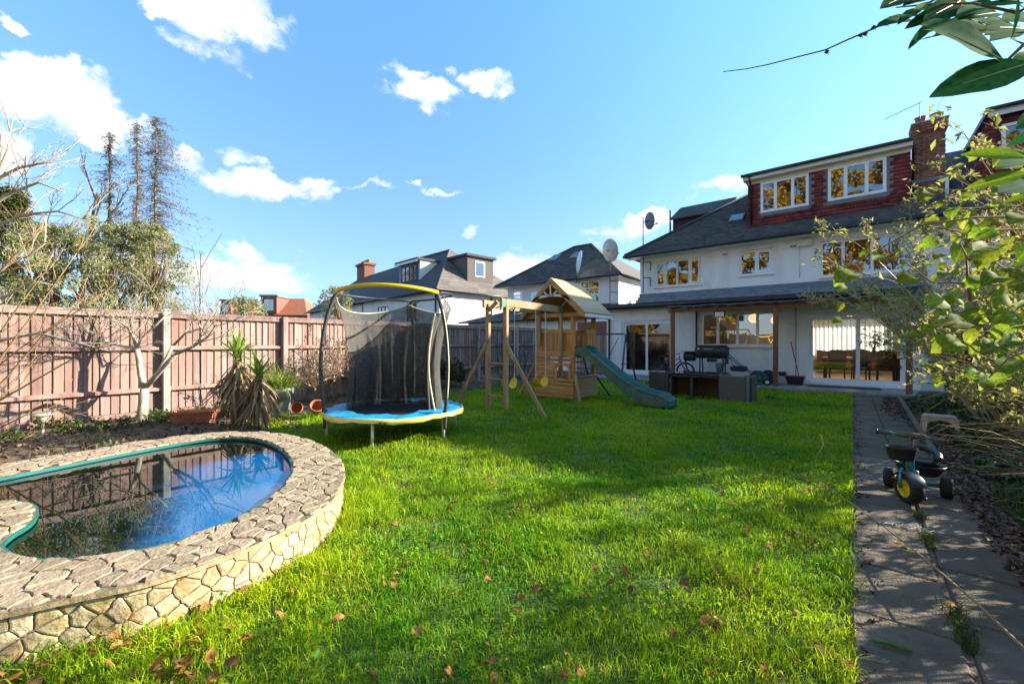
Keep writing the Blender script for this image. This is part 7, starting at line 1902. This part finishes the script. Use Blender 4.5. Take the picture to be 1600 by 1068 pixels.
for i in range(190): put_ribbon(sp, 'leaf', rng.choice(sm_), M['strap'], Vector((-8.05, 3.25, .46)) + Vector((rng.uniform(-.13, .13), rng.uniform(-.13, .13), 0)), rng.uniform(0, 2 * PI), rng.uniform(.5, 1.5), rng.uniform(-.3, .3), rng.uniform(.8, 1.4))
sp2 = thing('strappy_plant', 'second clump of arching green leaves left of the grey pot', 'plant', (-8.2, 2.95, .1))
for i in range(110): put_ribbon(sp2, 'leaf', rng.choice(sm_), M['yucca'] if False else M['strap'], Vector((-8.2, 2.95, .25)) + rvec(.12), rng.uniform(0, 2 * PI), rng.uniform(.4, 1.5), rng.uniform(-.3, .3), rng.uniform(.8, 1.5))
def tuft(label, c, n_, L, mat, name='grass_tuft', cat='grass', grp='loose grass tufts', spread=.05):
    t = thing(name, label, cat, tuple(c), 0, grp); ms = [ribbon(L, L * .035, b, .2) for b in (.4, .9, 1.5)]
    for i in range(n_): put_ribbon(t, 'blade', rng.choice(ms), mat, Vector(c) + Vector((rng.uniform(-spread, spread), rng.uniform(-spread, spread), 0)), rng.uniform(0, 2 * PI), rng.uniform(.6, 1.5), 0, rng.uniform(.6, 1.2))
tuft('bright green grass tuft at the foot of the grey pot', on_ground(448, 652, .02), 40, .22, M['strap'])

# ---- right-hand shrubs
def buddleia(x, y, h, label, seed, stems=15, lean=(-.5, 0), nleaf=2400, nheads=70, z0=.02):
    nleaf = int(nleaf * 1.7); nheads = int(nheads * 1.7)
    rng.seed(seed); g = np.random.default_rng(seed); t = thing('buddleia', label, 'shrub', (x, y, z0), 0, 'tall straggly shrubs on the right')
    T = Twigs()
    for k in range(stems):
        a = rng.uniform(0, 2 * PI); p = Vector((x + .25 * math.cos(a), y + .35 * math.sin(a), z0)); d = Vector((math.cos(a) * .55 + lean[0] * rng.uniform(.2, 1), math.sin(a) * .6 + lean[1] * rng.uniform(.2, 1), 1.35 * rng.uniform(.8, 1.1)))
        T.grow(p, d, h * rng.uniform(.6, 1.05), .016 * rng.uniform(.7, 1.2), 2, kids=6, wander=.09, up=-.035, spread=.6, ratio=.34, seg=9, n=4, first=.3, rmin=.0025)
    T.build('stems', M['cane'], t)
    nd = [n for n in T.nodes if n[2] <= 1 and n[0].z > .5]; idx = g.integers(0, len(nd), nleaf)
    c = np.array([tuple(nd[i][0]) for i in idx]) + g.normal(0, .05, (nleaf, 3)); leaf_cloud('leaves', c, .085, M['leaf_grey'], t, aspect=.3, seed=seed, rnd=np.clip(g.normal(.5, .25, nleaf), 0, 1))
    tp_ = [n for n in T.tips if n[2] <= 1 and n[0].z > 1.2]; rng.shuffle(tp_); cc = []
    for p, d, l in tp_[:nheads]:
        L = rng.uniform(.10, .22)
        for i in range(46):
            u = i / 46; cc.append(tuple(p + d * (u - .5) * L + rvec(.028 * (1.15 - u))))
    leaf_cloud('seed_heads', np.array(cc), .024, M['seed_head'], t, aspect=.7, seed=seed)
    return t
buddleia(1.80, 8.9, 3.1, 'tall straggly shrub leaning over the path with dry flower heads', 81, 10, (-.18, -.05), nleaf=700, nheads=50)
buddleia(1.95, 10.4, 3.7, 'straggly grey-green shrub between the leaning one and the house', 89, 14, (-.02, -.05), nleaf=1900, nheads=60)
buddleia(1.95, 8.3, 3.3, 'straggly shrub with dry heads behind the step stool', 90, 13, (-.25, 0), nleaf=1500, nheads=70)
buddleia(2.9, 11.6, 4.4, 'tallest straggly shrub in front of the attached house', 83, 16, (-.3, -.1))
buddleia(2.15, 12.7, 2.6, 'shrub with hanging twigs beside the right canopy post', 84, 9, (-.05, 0), nleaf=1200, nheads=25)
brush(1.55, 11.2, 1.6, .9, 'leafy evergreen climber at the foot of the right canopy post', 14, leaf='leaf_ivy', nleaf=2600, seed=86, lsize=.085, name='climber', group='low green growth right of the path', laspect=.7)
brush(2.0, 8.2, 1.2, 1.2, 'low ivy-like bush behind the step stool', 16, leaf='leaf_ivy', nleaf=2400, seed=87, lsize=.085, name='low_bush', group='low green growth right of the path', laspect=.7)
brush(1.9, 5.9, .7, 1.2, 'low leafy weeds right of the tricycle', 18, leaf='leaf_ivy', nleaf=1800, seed=88, lsize=.075, name='low_bush', group='low green growth right of the path', laspect=.7)
for i, (x, y, h) in enumerate([(1.95, 2.3, .95), (2.0, 3.2, 1.05), (1.95, 4.1, 1.1), (2.1, 4.9, 1.15), (2.3, 6.3, 1.2), (2.2, 7.2, 1.2)]):
    brush(x, y, h, .9, ['leafy thicket nearest the lens on the right', 'leafy thicket by the near path on the right', 'leafy thicket right of the near path joint', 'leafy thicket behind the straw clump by the tricycle', 'leafy thicket beyond the tricycle', 'leafy thicket before the step stool'][i], 26, mat='dry_grass', leaf=('leaf_ivy', 'leaf_grey')[i % 2], nleaf=3200, seed=120 + i, lsize=.075, name='thicket', group='low green growth right of the path', laspect=.6)
# straw-coloured grasses falling toward the path
def straw(x, y, label, n_, L, seed, lean=(-.6, -.3)):
    rng.seed(seed); t = thing('dry_grass_clump', label, 'grass', (x, y, 0), 0, 'dry straw grasses right of the path'); T = Twigs()
    for k in range(n_):
        p = Vector((x + rng.gauss(0, .18), y + rng.gauss(0, .22), .02)); d = Vector((lean[0] * rng.uniform(-.3, 1.3), lean[1] * rng.uniform(-.8, 1.4) + rng.gauss(0, .3), rng.uniform(.5, 1.5))).normalized(); pts = [p]; l_ = L * rng.uniform(.5, 1.1)
        for i in range(6): d = (d + Vector((lean[0] * .10, lean[1] * .1, -.17)) + rvec(.05)).normalized(); p = p + d * l_ / 6; p.z = max(p.z, .02); pts.append(p)
        T.mb.tube(pts, [.0035, .003, .003, .0025, .002, .0018, .001], 3, cap=False)
    T.build('stalks', M['dry_grass'], t)
straw(1.75, 5.35, 'dry straw grass falling across the edge of the path by the tricycle', 150, .95, 91)
straw(1.9, 6.6, 'dry straw clump beyond the tricycle', 150, 1.1, 92)
straw(2.2, 8.0, 'tall dry stalks behind the step stool', 130, 1.5, 93, (-.2, -.1))
straw(1.8, 4.3, 'dry straw clump nearest the right edge', 120, .8, 94)
straw(2.6, 9.6, 'tall dry stalks under the shrubs by the house', 120, 1.7, 95, (-.15, 0))
g = np.random.default_rng(9); n = 5200; x = .95 + np.abs(g.normal(0, .75, n)); y = g.uniform(1.5, 13.2, n); keep = smooth_noise(x, y, 1.7, 2) > -.35
x, y = x[keep], y[keep]; leaf_cloud('ivy_ground_cover', np.stack([x, y, right_bed_z(x, y) + g.uniform(.0, .14, len(x)) * np.clip((x - .9) * 2, .1, 1)], 1), .075, M['leaf_ivy'], None, aspect=.75, up=1.0)
n = 5200; x = .93 + g.gamma(1.4, .22, n) - .22; y = g.uniform(1.2, 9.5, n); keep = (x > .5 + .25 * smooth_noise(y * 0, y, 1.5, 3)) & ((y < 7) | (x > .93) | (g.uniform(0, 1, n) < .25)); x, y = x[keep], y[keep]
leaf_cloud('path_leaf_litter', np.stack([x, y, np.where(x > 1.0, right_bed_z(x, y), .004) + g.uniform(.003, .025, len(x))], 1), .045, M['litter'], None, aspect=.6, up=2.2)
n = 900; x = .72 + g.normal(0, .10, n); y = 11.6 + g.normal(0, .75, n); leaf_cloud('corner_leaf_litter', np.stack([x, y, g.uniform(.004, .03, n)], 1), .05, M['litter'], None, aspect=.6, up=2.2)
n = 420; x = np.clip(.02 + np.abs(g.normal(0, .05, n)), 0, .4); y = g.uniform(1, 13.5, n); leaf_cloud('edge_leaf_litter', np.stack([x, y, g.uniform(.004, .012, n)], 1), .035, M['litter'], None, aspect=.55, up=2.5)
n = 1500; x = .95 + np.abs(g.normal(0, .25, n)); y = g.uniform(1.2, 5.5, n)
grass_mesh('edge_weeds', np.stack([x, y, np.zeros(n)], 1), g.uniform(.06, .26, n), g.uniform(.006, .012, n), g.uniform(.4, 1.1, n), g.uniform(0, .8, n), M['rough_grass'])

# ---- leaves near the lens: broad-leaved climber and laurel
def leaf_shape(L, w, curl, fold, seg=7, heart=False, wav=0.0, across=2):
    vs = []; fs = []; a = .0; p = Vector((0, 0, 0)); cols = 2 * across + 1
    for i in range(seg + 1):
        t = i / seg
        prof = (math.sin(PI * min(1, t ** .62)) ** .8 if heart else math.sin(PI * t ** .85) ** .75) if 0 < t < 1 else .03
        up_ = Vector((-math.sin(a), 0, math.cos(a)))
        for k in range(-across, across + 1):
            s_ = k / across; vs.append(p + Vector((-(.10 * L * abs(s_) if heart and t < .2 else 0), s_ * w / 2 * prof, 0)) + up_ * (abs(s_) * w * .5 * prof * fold + wav * w * math.sin(i * 1.9 + k * 2.2) * abs(s_)))
        p = p + Vector((math.cos(a), 0, math.sin(a))) * L / seg; a -= curl / seg
    for i in range(seg):
        for k in range(cols - 1): fs.append((i * cols + k, i * cols + k + 1, (i + 1) * cols + k + 1, (i + 1) * cols + k))
    me = bpy.data.meshes.new('leaf'); me.from_pydata([tuple(v) for v in vs], [], fs); me.update(); me.polygons.foreach_set('use_smooth', [True] * len(fs)); return me
def put_leaf(parent, me, base, tip, face, scale=1.0, name='leaf', L0=1.0):
    base = Vector(base); tip = Vector(tip); xax = (tip - base); L = xax.length; xax.normalize(); f = Vector(face); zax = (f - xax * f.dot(xax)).normalized(); yax = zax.cross(xax)
    mt = Matrix((xax, yax, zax)).transposed().to_4x4(); s_ = L / L0
    o = bpy.data.objects.new(name, me); C.objects.link(o); o.parent = parent; ORG[o] = ORG[parent]
    o.matrix_local = Matrix.Translation(base - ORG[parent]) @ mt @ Matrix.Diagonal((s_, s_ * scale, s_, 1)); return o
VIEW = Vector((math.sin(YAW), -math.cos(YAW), 0))   # back towards the lens
rng.seed(101)
la_ = thing('laurel_shrub', 'laurel with large glossy dark leaves hanging into the top right corner', 'shrub', (1.25, .35, 0))
lm1 = [leaf_shape(1, .42, c, f, wav=.02) for c, f in ((.10, .12), (.2, .2), (.05, .25))]
lm2 = [leaf_shape(1, .36, c, f, wav=.02) for c, f in ((.2, .2), (.1, .3))]
for m_ in lm1: m_.materials.append(M['leaf_bay'])
for m_ in lm2: m_.materials.append(M['leaf_bay_light'])
T = Twigs(); DL = .62
node = at(1572, 96, DL); node2 = at(1590, 20, .8)
T.line([(1.25, .35, 0), (1.2, .4, 1.0), (1.0, .55, 1.7), at(1700, 20, .75), at(1610, 60, .66), node], .007, .002, 6)
T.line([(1.0, .55, 1.7), at(1720, -60, .9), node2, at(1520, 5, .82), at(1440, 8, .85), at(1400, 12, .9)], .004, .0012, 5)
T.line([(1.1, .45, 1.3), at(1760, 280, .9), at(1660, 262, .8), at(1612, 262, .78)], .005, .002, 5)
T.build('stems', M['bark_brown'], la_)
leaves_ = [((1566, 94), (1443, 34), .62, 0, 1.15, (0, 0, .3)), ((1612, 98), (1458, 145), .60, 0, .85, (0, 0, .5)), ((1600, 5), (1527, 6), .75, 0, 1.1, (.1, 0, .6)), ((1580, 60), (1592, -10), .70, 0, .7, (.8, 0, .2)), ((1600, 72), (1580, 60), .8, 0, 1, (0, 0, .5)),
           ((1480, 12), (1416, 42), .85, 0, .8, (0, .3, .6)), ((1470, 25), (1418, 74), .95, 0, .8, (0, .3, 1)), ((1500, 2), (1446, 30), .85, 0, .9, (.3, 0, .4)), ((1560, 20), (1498, 28), .85, 0, 1, (0, 0, .8)), ((1540, 40), (1490, 20), .9, 0, .8, (.4, 0, .5)), ((1600, 45), (1545, 42), .85, 0, .9, (0, 0, .7)),
           ((1415, -6), (1376, 12), .9, 0, .9, (0, 0, .4)), ((1452, -4), (1411, 8), .95, 0, .8, (0, .2, .5)), ((1540, 98), (1489, 112), .9, 1, .8, (0, 0, .4)), ((1610, 82), (1583, 96), .75, 1, .9, (0, 0, .4)), ((1530, 25), (1500, 18), 1.0, 1, .9, (.3, 0, .5)), ((1465, 22), (1440, 30), 1.0, 1, .9, (.3, .3, .5)), ((1562, 30), (1545, 35), .9, 1, 1.2, (0, 0, .4)),
           ((1605, 246), (1506, 236), .72, 1, .95, (0, 0, .45)), ((1606, 270), (1512, 291), .72, 1, .75, (0, 0, .4)), ((1612, 250), (1560, 258), .75, 0, .8, (0, 0, .9)), ((1618, 205), (1574, 228), .7, 0, 1.0, (.2, 0, .3)), ((1612, 285), (1560, 300), .78, 0, .9, (0, 0, .6)), ((1610, 305), (1568, 316), .85, 1, .8, (0, 0, .5)), ((1620, 175), (1590, 200), .8, 0, .9, (0, 0, .4)), ((1500, 0), (1470, -14), .85, 0, .9, (0, 0, .6)), ((1610, 20), (1570, -8), .8, 0, .9, (0, 0, .6)), ((1590, 52), (1548, 62), .95, 0, .9, (0, 0, .9)), ((1556, 8), (1520, -10), .9, 0, 1, (.2, 0, .5)), ((1500, 45), (1462, 52), 1.0, 0, .8, (0, 0, .9)), ((1440, 12), (1405, 32), 1.0, 0, .7, (0, 0, .9))]
for _ in range(34):
    bx_, by_ = rng.uniform(1430, 1625), rng.uniform(-15, 62); ln_ = rng.uniform(34, 62); an_ = rng.uniform(2.6, 3.7)
    leaves_.append(((bx_, by_), (bx_ + ln_ * math.cos(an_), by_ - ln_ * math.sin(an_) * .8), rng.uniform(.85, 1.15), int(rng.random() < .28), rng.uniform(.7, 1.0), (rng.uniform(-.2, .4), 0, rng.uniform(.2, 1.0))))
for i, (b_, t_, d_, li, sc, f_) in enumerate(leaves_):
    B_ = at(*b_, d_); E_ = at(*t_, d_ * rng.uniform(.94, 1.04)); fc_ = VIEW + Vector(f_) + rvec(.12)
    o = put_leaf(la_, rng.choice(lm2 if li else lm1), B_, E_, fc_, sc)
    MB().tube([B_, B_.lerp(E_, .4), B_.lerp(E_, .9)], [.0014, .0011, .0004], 4).build('midrib', M['midrib'], o, world=False) if False else None
    if i < 12:
        mb = MB(); mb.tube([(0, 0, .004), (.35, 0, .005), (.7, 0, -.05 if False else .002)], [.009, .007, .003], 5); mr_ = mb.build('midrib', M['midrib'], o, world=False)

cl = thing('broad_leaved_shrub', 'broad-leaved shrub reaching yellow-green leaves in from the right edge', 'shrub', (1.5, 2.5, 0))
hm = [leaf_shape(1, .85, c, f, heart=True, wav=.035) for c, f in ((.5, .15), (.9, .25), (.3, .35), (1.3, .2))]
for m_ in hm: m_.materials.append(M['leaf_big'])
T = Twigs(); root = Vector((1.5, 2.5, 0))
stems_ = [([(1690, 330), (1600, 338), (1520, 340), (1440, 352), (1390, 380), (1335, 412)], 1.75), ([(1700, 350), (1600, 358), (1500, 362), (1430, 350), (1396, 342)], 1.8), ([(1700, 460), (1600, 446), (1520, 444), (1455, 440), (1412, 408)], 1.7), ([(1700, 420), (1600, 385), (1560, 400), (1548, 425)], 1.7), ([(1690, 520), (1600, 508), (1530, 520), (1480, 520), (1440, 505)], 1.6), ([(1700, 560), (1610, 545), (1575, 560), (1545, 590)], 1.5), ([(1690, 300), (1610, 300), (1560, 335), (1540, 345)], 1.8), ([(1516, 470), (1512, 440), (1510, 400), (1500, 380)], 1.75), ([(1690, 310), (1600, 322), (1500, 326), (1380, 318)], 2.0)]
for pts, d_ in stems_:
    P_ = [at(x, y, d_) for x, y in pts]
    if pts[0][0] > 1650: P_ = [root, Vector((1.4, 2.6, P_[0].z * .7))] + P_
    T.line(P_, .007, .002, 5)
T.build('stems', M['bark_brown'], cl)
cents = [(1322, 428, 34, 1), (1370, 402, 40, 1), (1398, 345, 44, 0), (1404, 392, 44, 0), (1452, 345, 40, 1), (1418, 435, 46, 0), (1405, 415, 24, 1), (1452, 378, 36, 1), (1486, 352, 44, 0), (1505, 345, 40, 0), (1505, 318, 36, 1), (1545, 348, 48, 1), (1540, 368, 50, 0), (1570, 385, 54, 1), (1575, 320, 46, 0), (1590, 300, 48, 1), (1560, 295, 40, 0), (1588, 340, 44, 0), (1500, 395, 40, 0), (1535, 405, 44, 1), (1575, 425, 56, 0), (1597, 440, 50, 1), (1545, 432, 46, 0), (1480, 470, 34, 1), (1520, 452, 40, 0), (1560, 465, 44, 1), (1595, 475, 48, 0), (1470, 505, 44, 0), (1492, 505, 50, 0), (1458, 530, 38, 1), (1484, 535, 48, 1), (1440, 508, 34, 1), (1515, 490, 44, 0), (1535, 500, 46, 0), (1560, 520, 60, 0), (1575, 540, 52, 1), (1545, 545, 40, 0), (1595, 505, 50, 0), (1515, 525, 44, 0), (1580, 575, 60, 0), (1555, 590, 54, 1), (1597, 560, 44, 1), (1530, 360, 34, 1), (1475, 430, 30, 0), (1600, 395, 48, 1), (1570, 495, 40, 1), (1427, 522, 26, 1), (1600, 250, 40, 1), (1350, 395, 22, 1), (1312, 480, 24, 1), (1308, 500, 20, 0), (1316, 450, 18, 1)]
cents += [(rng.uniform(1440, 1610), rng.uniform(225, 610), rng.uniform(16, 34), rng.random() < .6) for _ in range(85)]
for i_, (x, y, s_, bright) in enumerate(cents):
    s_ *= .85 if i_ < 14 else .75
    d_ = rng.uniform(1.45, 1.9); a = rng.uniform(-.5, 1.3) + PI; L = s_ * .8
    dx, dy = math.cos(a) * L / 2, abs(math.sin(a)) * L / 2 * rng.choice((1, 1, .3))
    B_ = at(x - dx, y - dy, d_); E_ = at(x + dx, y + dy, d_ + rng.uniform(-.05, .05))
    put_leaf(cl, rng.choice(hm), B_, E_, (VIEW * rng.uniform(.1, 1.0) + Vector((0, 0, 1 if not bright else .35)) + rvec(.35)), rng.uniform(.65, 1.0))
# dry twiggy shrub just behind the broad leaves
ts = thing('twiggy_shrub', 'tangle of fine tan twigs with small yellow-green leaves filling the right edge', 'shrub', (1.5, 3.5, 0))
T = Twigs(); rng.seed(515); root = Vector((1.5, 3.5, 0)); N_ = []
for k in range(38):
    px, py = rng.uniform(1425, 1660), rng.uniform(185, 600); px = max(px, 1500 - max(0, py - 220) * .3, 1440); tgt = at(px, py, rng.uniform(1.9, 2.7))
    b_ = root + Vector((rng.gauss(0, .15), rng.gauss(0, .3), 0)); mid = b_.lerp(tgt, .55) + Vector((.12, 0, .25)) + rvec(.12); P_ = [b_, b_.lerp(mid, .5) + rvec(.06), mid, mid.lerp(tgt, .5) + rvec(.08) + Vector((0, 0, .06)), tgt]
    T.line(P_, .0065, .0022, 4); d_ = (tgt - mid).normalized()
    for q_ in range(6):
        u = rng.uniform(0, 1); p = mid.lerp(tgt, u); T.grow(p, d_ + rvec(.9), rng.uniform(.12, .28), .0018, 1, kids=3, spread=.8, n=3, seg=5, rmin=.0012, up=-.03)
for k in range(70):
    tgt = at(rng.uniform(1455, 1680), rng.uniform(430, 690), rng.uniform(2.5, 3.6)); b_ = Vector((1.6 + rng.gauss(0, .15), 3.9 + rng.gauss(0, .4), 0)); mid = b_.lerp(tgt, .5) + Vector((.05, 0, .3)) + rvec(.12)
    T.line([b_, mid, mid.lerp(tgt, .5) + Vector((0, 0, .08)) + rvec(.04), tgt, tgt + (tgt - mid) * .2 + Vector((0, 0, -.12))], .0042, .0014, 3)
nd = [n_ for n_ in T.nodes]; g = np.random.default_rng(44)
T.build('stems', M['dry_grass'], ts)
idx = g.integers(0, len(nd), 2600); c = np.array([tuple(nd[i][0]) for i in idx]) + g.normal(0, .012, (len(idx), 3))
leaf_cloud('leaves', c, .045, M['leaf_grey'], ts, aspect=.38, seed=3)
tp_ = [n_ for n_ in T.tips if n_[2] == 0]; rng.shuffle(tp_); cc = []
for p, d, l in tp_[:90]:
    for i in range(24): cc.append(tuple(p + d * (i / 24 - .5) * .09 + rvec(.014)))
leaf_cloud('seed_heads', np.array(cc), .014, M['seed_head'], ts, aspect=.7, seed=4)
# hanging creeper strand by the canopy
tw = thing('overhanging_twig', 'thin bare twig crossing the sky at the top right', 'twig', tuple(at(1500, -20, 1.3)))
T = Twigs(); D_ = 1.3
P_ = [at(x, y, D_) for x, y in ((1130, 112), (1165, 108), (1200, 101), (1250, 88), (1290, 78), (1325, 62), (1360, 47), (1420, 20), (1500, -20), (1600, -80))]
T.line(P_, .0012, .0035, 5)
for x, y in ((1292, 78), (1345, 52), (1352, 50), (1365, 40), (1385, 34)): T.mb.lathe([(.0, -.008), (.008, 0), (.0, .008)], at(x, y + 3, D_), 6, cap=False); T.line([at(x, y, D_), at(x + 3, y + 8, D_)], .001, .001, 3)
T.build('stem', M['bark_dark'], tw)
bc = thing('bramble_cane', 'long dry bramble cane arching low across the path to the lawn', 'cane', tuple(on_ground(1600, 1012)))
T = Twigs()
gp = lambda px, py, z: on_ground(px, py, z)
P_ = [gp(1640, 1045, .16), gp(1600, 1012, .17), gp(1530, 945, .16), gp(1440, 868, .14), gp(1372, 815, .11), gp(1300, 765, .07), gp(1282, 752, .05)]
T.line(P_, .006, .0035, 6); c = P_[-1]
T.line([c, c + Vector((-.06, .0, .12)), c + Vector((-.02, .02, .26)), c + Vector((.02, .03, .34))], .003, .002, 5)
T.grow(c + Vector((.02, .03, .34)), (0, 0, 1), .09, .002, 1, kids=5, spread=1.0, n=3, rmin=.001)
for p in P_[1:5]: T.grow(p, (0, 0, -1), .07, .0015, 1, kids=4, spread=1.0, n=3, rmin=.001)
T.build('stem', M['dry_grass'], bc)

# ---- golden trees beyond the bottom of the garden (behind the lens; the windows mirror them)
def gold_tree(x, y, h, w, label, seed, mat='leaf_gold'):
    g = np.random.default_rng(seed); rng.seed(seed); t = thing('autumn_tree', label, 'tree', (x, y, 0), 0, 'autumn trees beyond the end of the garden'); T = Twigs()
    T.grow((x, y, 0), (0, 0, 1), h * .8, .28, 2, kids=9, wander=.06, up=.05, spread=.9, ratio=.42, seg=8, n=6, first=.18, rmin=.03); T.build('trunk', M['bark_dark'], t)
    cent = []; rad = []
    for k in range(120):
        u = g.uniform(0, 1); a = g.uniform(0, 2 * PI); r_ = w * math.sqrt(max(.04, 1 - (2 * u - 1) ** 2)) * math.sqrt(g.uniform(.2, 1)); cent.append((x + r_ * math.cos(a), y + r_ * math.sin(a), h * (.10 + .9 * u))); rad.append(g.uniform(.5, 1.1))
    P_, v_ = clumps(cent, rad, 130, g); leaf_cloud('crown', P_, .32, M[mat], t, aspect=.7, rnd=v_, seed=seed)
for i, (x, y, h, w) in enumerate([(-26, -13, 17, 5), (-18, -12, 18, 5), (-10.5, -11.5, 18, 4.6), (-3.2, -12, 19, 4.8), (4, -12.5, 18, 4.8), (11, -13, 17, 5), (19, -14, 16, 5)]):
    gold_tree(x, y, h, w, 'golden autumn tree number mirrored in the house windows' if False else ['golden autumn tree beyond the far left corner of the garden', 'tall golden autumn tree left of the garden end', 'golden autumn tree behind the pool', 'tallest golden autumn tree facing the house', 'golden autumn tree behind the path', 'tall golden autumn tree right of the garden end', 'golden autumn tree beyond the far right corner of the garden'][i], 200 + i, 'leaf_gold')
rf = thing('end_fence', 'dark board fence across the bottom end of the garden', 'fence', (-4, -7, 0))
b0_ = None
for i in range(120):
    x = -10 + i * .118
    if b0_ is None: b0_ = MB().box(0, .113, 0, .02, .05, 1.95).build('fence_board', pm('dark_fence_board', (.085, .06, .045), .9, rnd=.15), rf, world=False); o = b0_
    else: o = link('fence_board', b0_.data, None, rf)
    o.location = (x + 4, rng.uniform(0, .006), rng.uniform(-.01, .01))
for z in (.4, 1.5): MB().box(-10, 4.2, -7.04, -7.001, z, z + .08).build('rail', bpy.data.materials['dark_fence_board'], rf)

# ---- fallen leaves on the lawn, each its own thing
rng.seed(303)
fm = [leaf_shape(.075, .05, c, f, seg=4, wav=.08, across=1) for c, f in ((.9, .3), (1.6, .2), (.5, .5), (-.8, .3))]
for m_ in fm: m_.materials.append(M['leaf_brown'])
spots = [(540, 958), (700, 860), (787, 845), (615, 915), (655, 995), (930, 880), (985, 930), (1055, 995), (1130, 970), (1185, 880), (1210, 862), (1270, 1005), (1290, 1020), (890, 1055), (905, 1060), (870, 1058), (1190, 1040), (780, 1030), (545, 870), (512, 880), (495, 850), (595, 800), (700, 790), (820, 940), (770, 905), (1010, 860), (1040, 820), (1100, 800), (960, 780), (1150, 930), (1060, 915), (740, 960), (460, 930), (430, 960), (470, 900), (380, 1000), (350, 1040), (300, 1050), (1240, 950), (640, 760), (1000, 1045), (1245, 830), (790, 715), (1120, 690), (1190, 655), (905, 665)]
spots += [(rng.uniform(0, 330), rng.uniform(985, 1066)) for _ in range(46)] + [(rng.uniform(230, 520), rng.uniform(900, 1060)) for _ in range(14)] + [(rng.uniform(560, 1320), rng.uniform(740, 1066)) for _ in range(34)]
for i, (px, py) in enumerate(spots):
    p = on_ground(px, py, .03)
    if inside((p.x, p.y), outer) or p.x > -.02: continue
    o = bpy.data.objects.new('fallen_leaf', rng.choice(fm)); C.objects.link(o); s_ = rng.uniform(.55, 1.0)
    o.location = (p.x, p.y, rng.uniform(.022, .05)); o.rotation_euler = (rng.uniform(-.7, .7), rng.uniform(-.7, .7), rng.uniform(0, 6.3)); o.scale = (s_, s_, s_)
    tag(o, 'curled brown fallen leaf lying in the lawn grass', 'leaf', 'fallen leaves on the lawn')
g = np.random.default_rng(71); n = 5200; x = g.uniform(-5, -.03, n); y = g.uniform(.3, 7, n); keep = (smooth_noise(x, y, 2.2, 6) + g.normal(0, .3, n) > .1) & ~in_poly_np(x, y, outer); x, y = x[keep], y[keep]
leaf_cloud('lawn_leaf_crumbs', np.stack([x, y, lawn_z(x, y) + g.uniform(.01, .045, len(x))], 1), .030, M['crumb'], None, aspect=.55, up=1.0, seed=9)
gl = MB()
c = on_ground(1400, 820, .01)
pts = [c + Vector((.035 * math.sin(i * 1.7) + i * .007 - .1, .03 * math.cos(i * 2.3) + .02 * math.sin(i * .6), .004 + .004 * (i % 3))) for i in range(40)]
gl.tube(pts, .0025, 4); tag(gl.build('string', M['string']), 'tangle of pale string lying on the path in front of the tricycle', 'string')
m_ = MB(); a = on_ground(1362, 1000, .012); b_ = on_ground(1426, 1018, .012); m_.tube([a, a.lerp(b_, .5) + Vector((0, 0, .006)), b_], [.006, .009, .006], 6)
tag(m_.build('mossy_stick', pm('bright_moss', (.06, .16, .01), .9, var=.3, scale=60, bump=.6, bscale=150)), 'bright green mossy stick lying on the near path', 'stick')
for lb, px, py in (('flat stone-grey dead leaf on the near path edge', 1352, 975), ('dark curled leaf under the bramble cane on the path', 1532, 985), ('flat grey-green leaf lying beside the string', 1408, 852), ('flat green leaf lying on the path nearest the string', 1396, 845), ('brown leaf lying on the middle slabs', 1475, 940)):
    p = on_ground(px, py, .006); o = bpy.data.objects.new('path_leaf', rng.choice(fm)); C.objects.link(o); o.location = p; o.rotation_euler = (rng.uniform(-.2, .2), rng.uniform(-.2, .2), rng.uniform(0, 6)); o.scale = (.8, .8, .5); tag(o, lb, 'leaf', 'loose leaves on the path')
def dock(label, c, n_, L):
    t = thing('dock_weed', label, 'weed', tuple(c), 0, 'broad-leaved weeds by the rattan table'); me = [leaf_shape(1, .42, b, .15, wav=.03) for b in (.6, 1.1)]
    for m_ in me: m_.materials.append(M['leaf_ivy'] if False else M['leaf_bay'])
    for i in range(n_):
        a = 2 * PI * i / n_ + rng.uniform(-.4, .4); d = Vector((math.cos(a), math.sin(a), rng.uniform(.3, 1.1))).normalized(); put_leaf(t, rng.choice(me), c, Vector(c) + d * L * rng.uniform(.7, 1.1), (0, 0, 1), 1.0)
dock('broad-leaved weed in the grass in front of the rattan table', Vector((-2.95, 10.25, .0)), 7, .24)
dock('broad-leaved weed in the grass right of the rattan furniture', Vector((-1.5, 11.6, .0)), 8, .24)
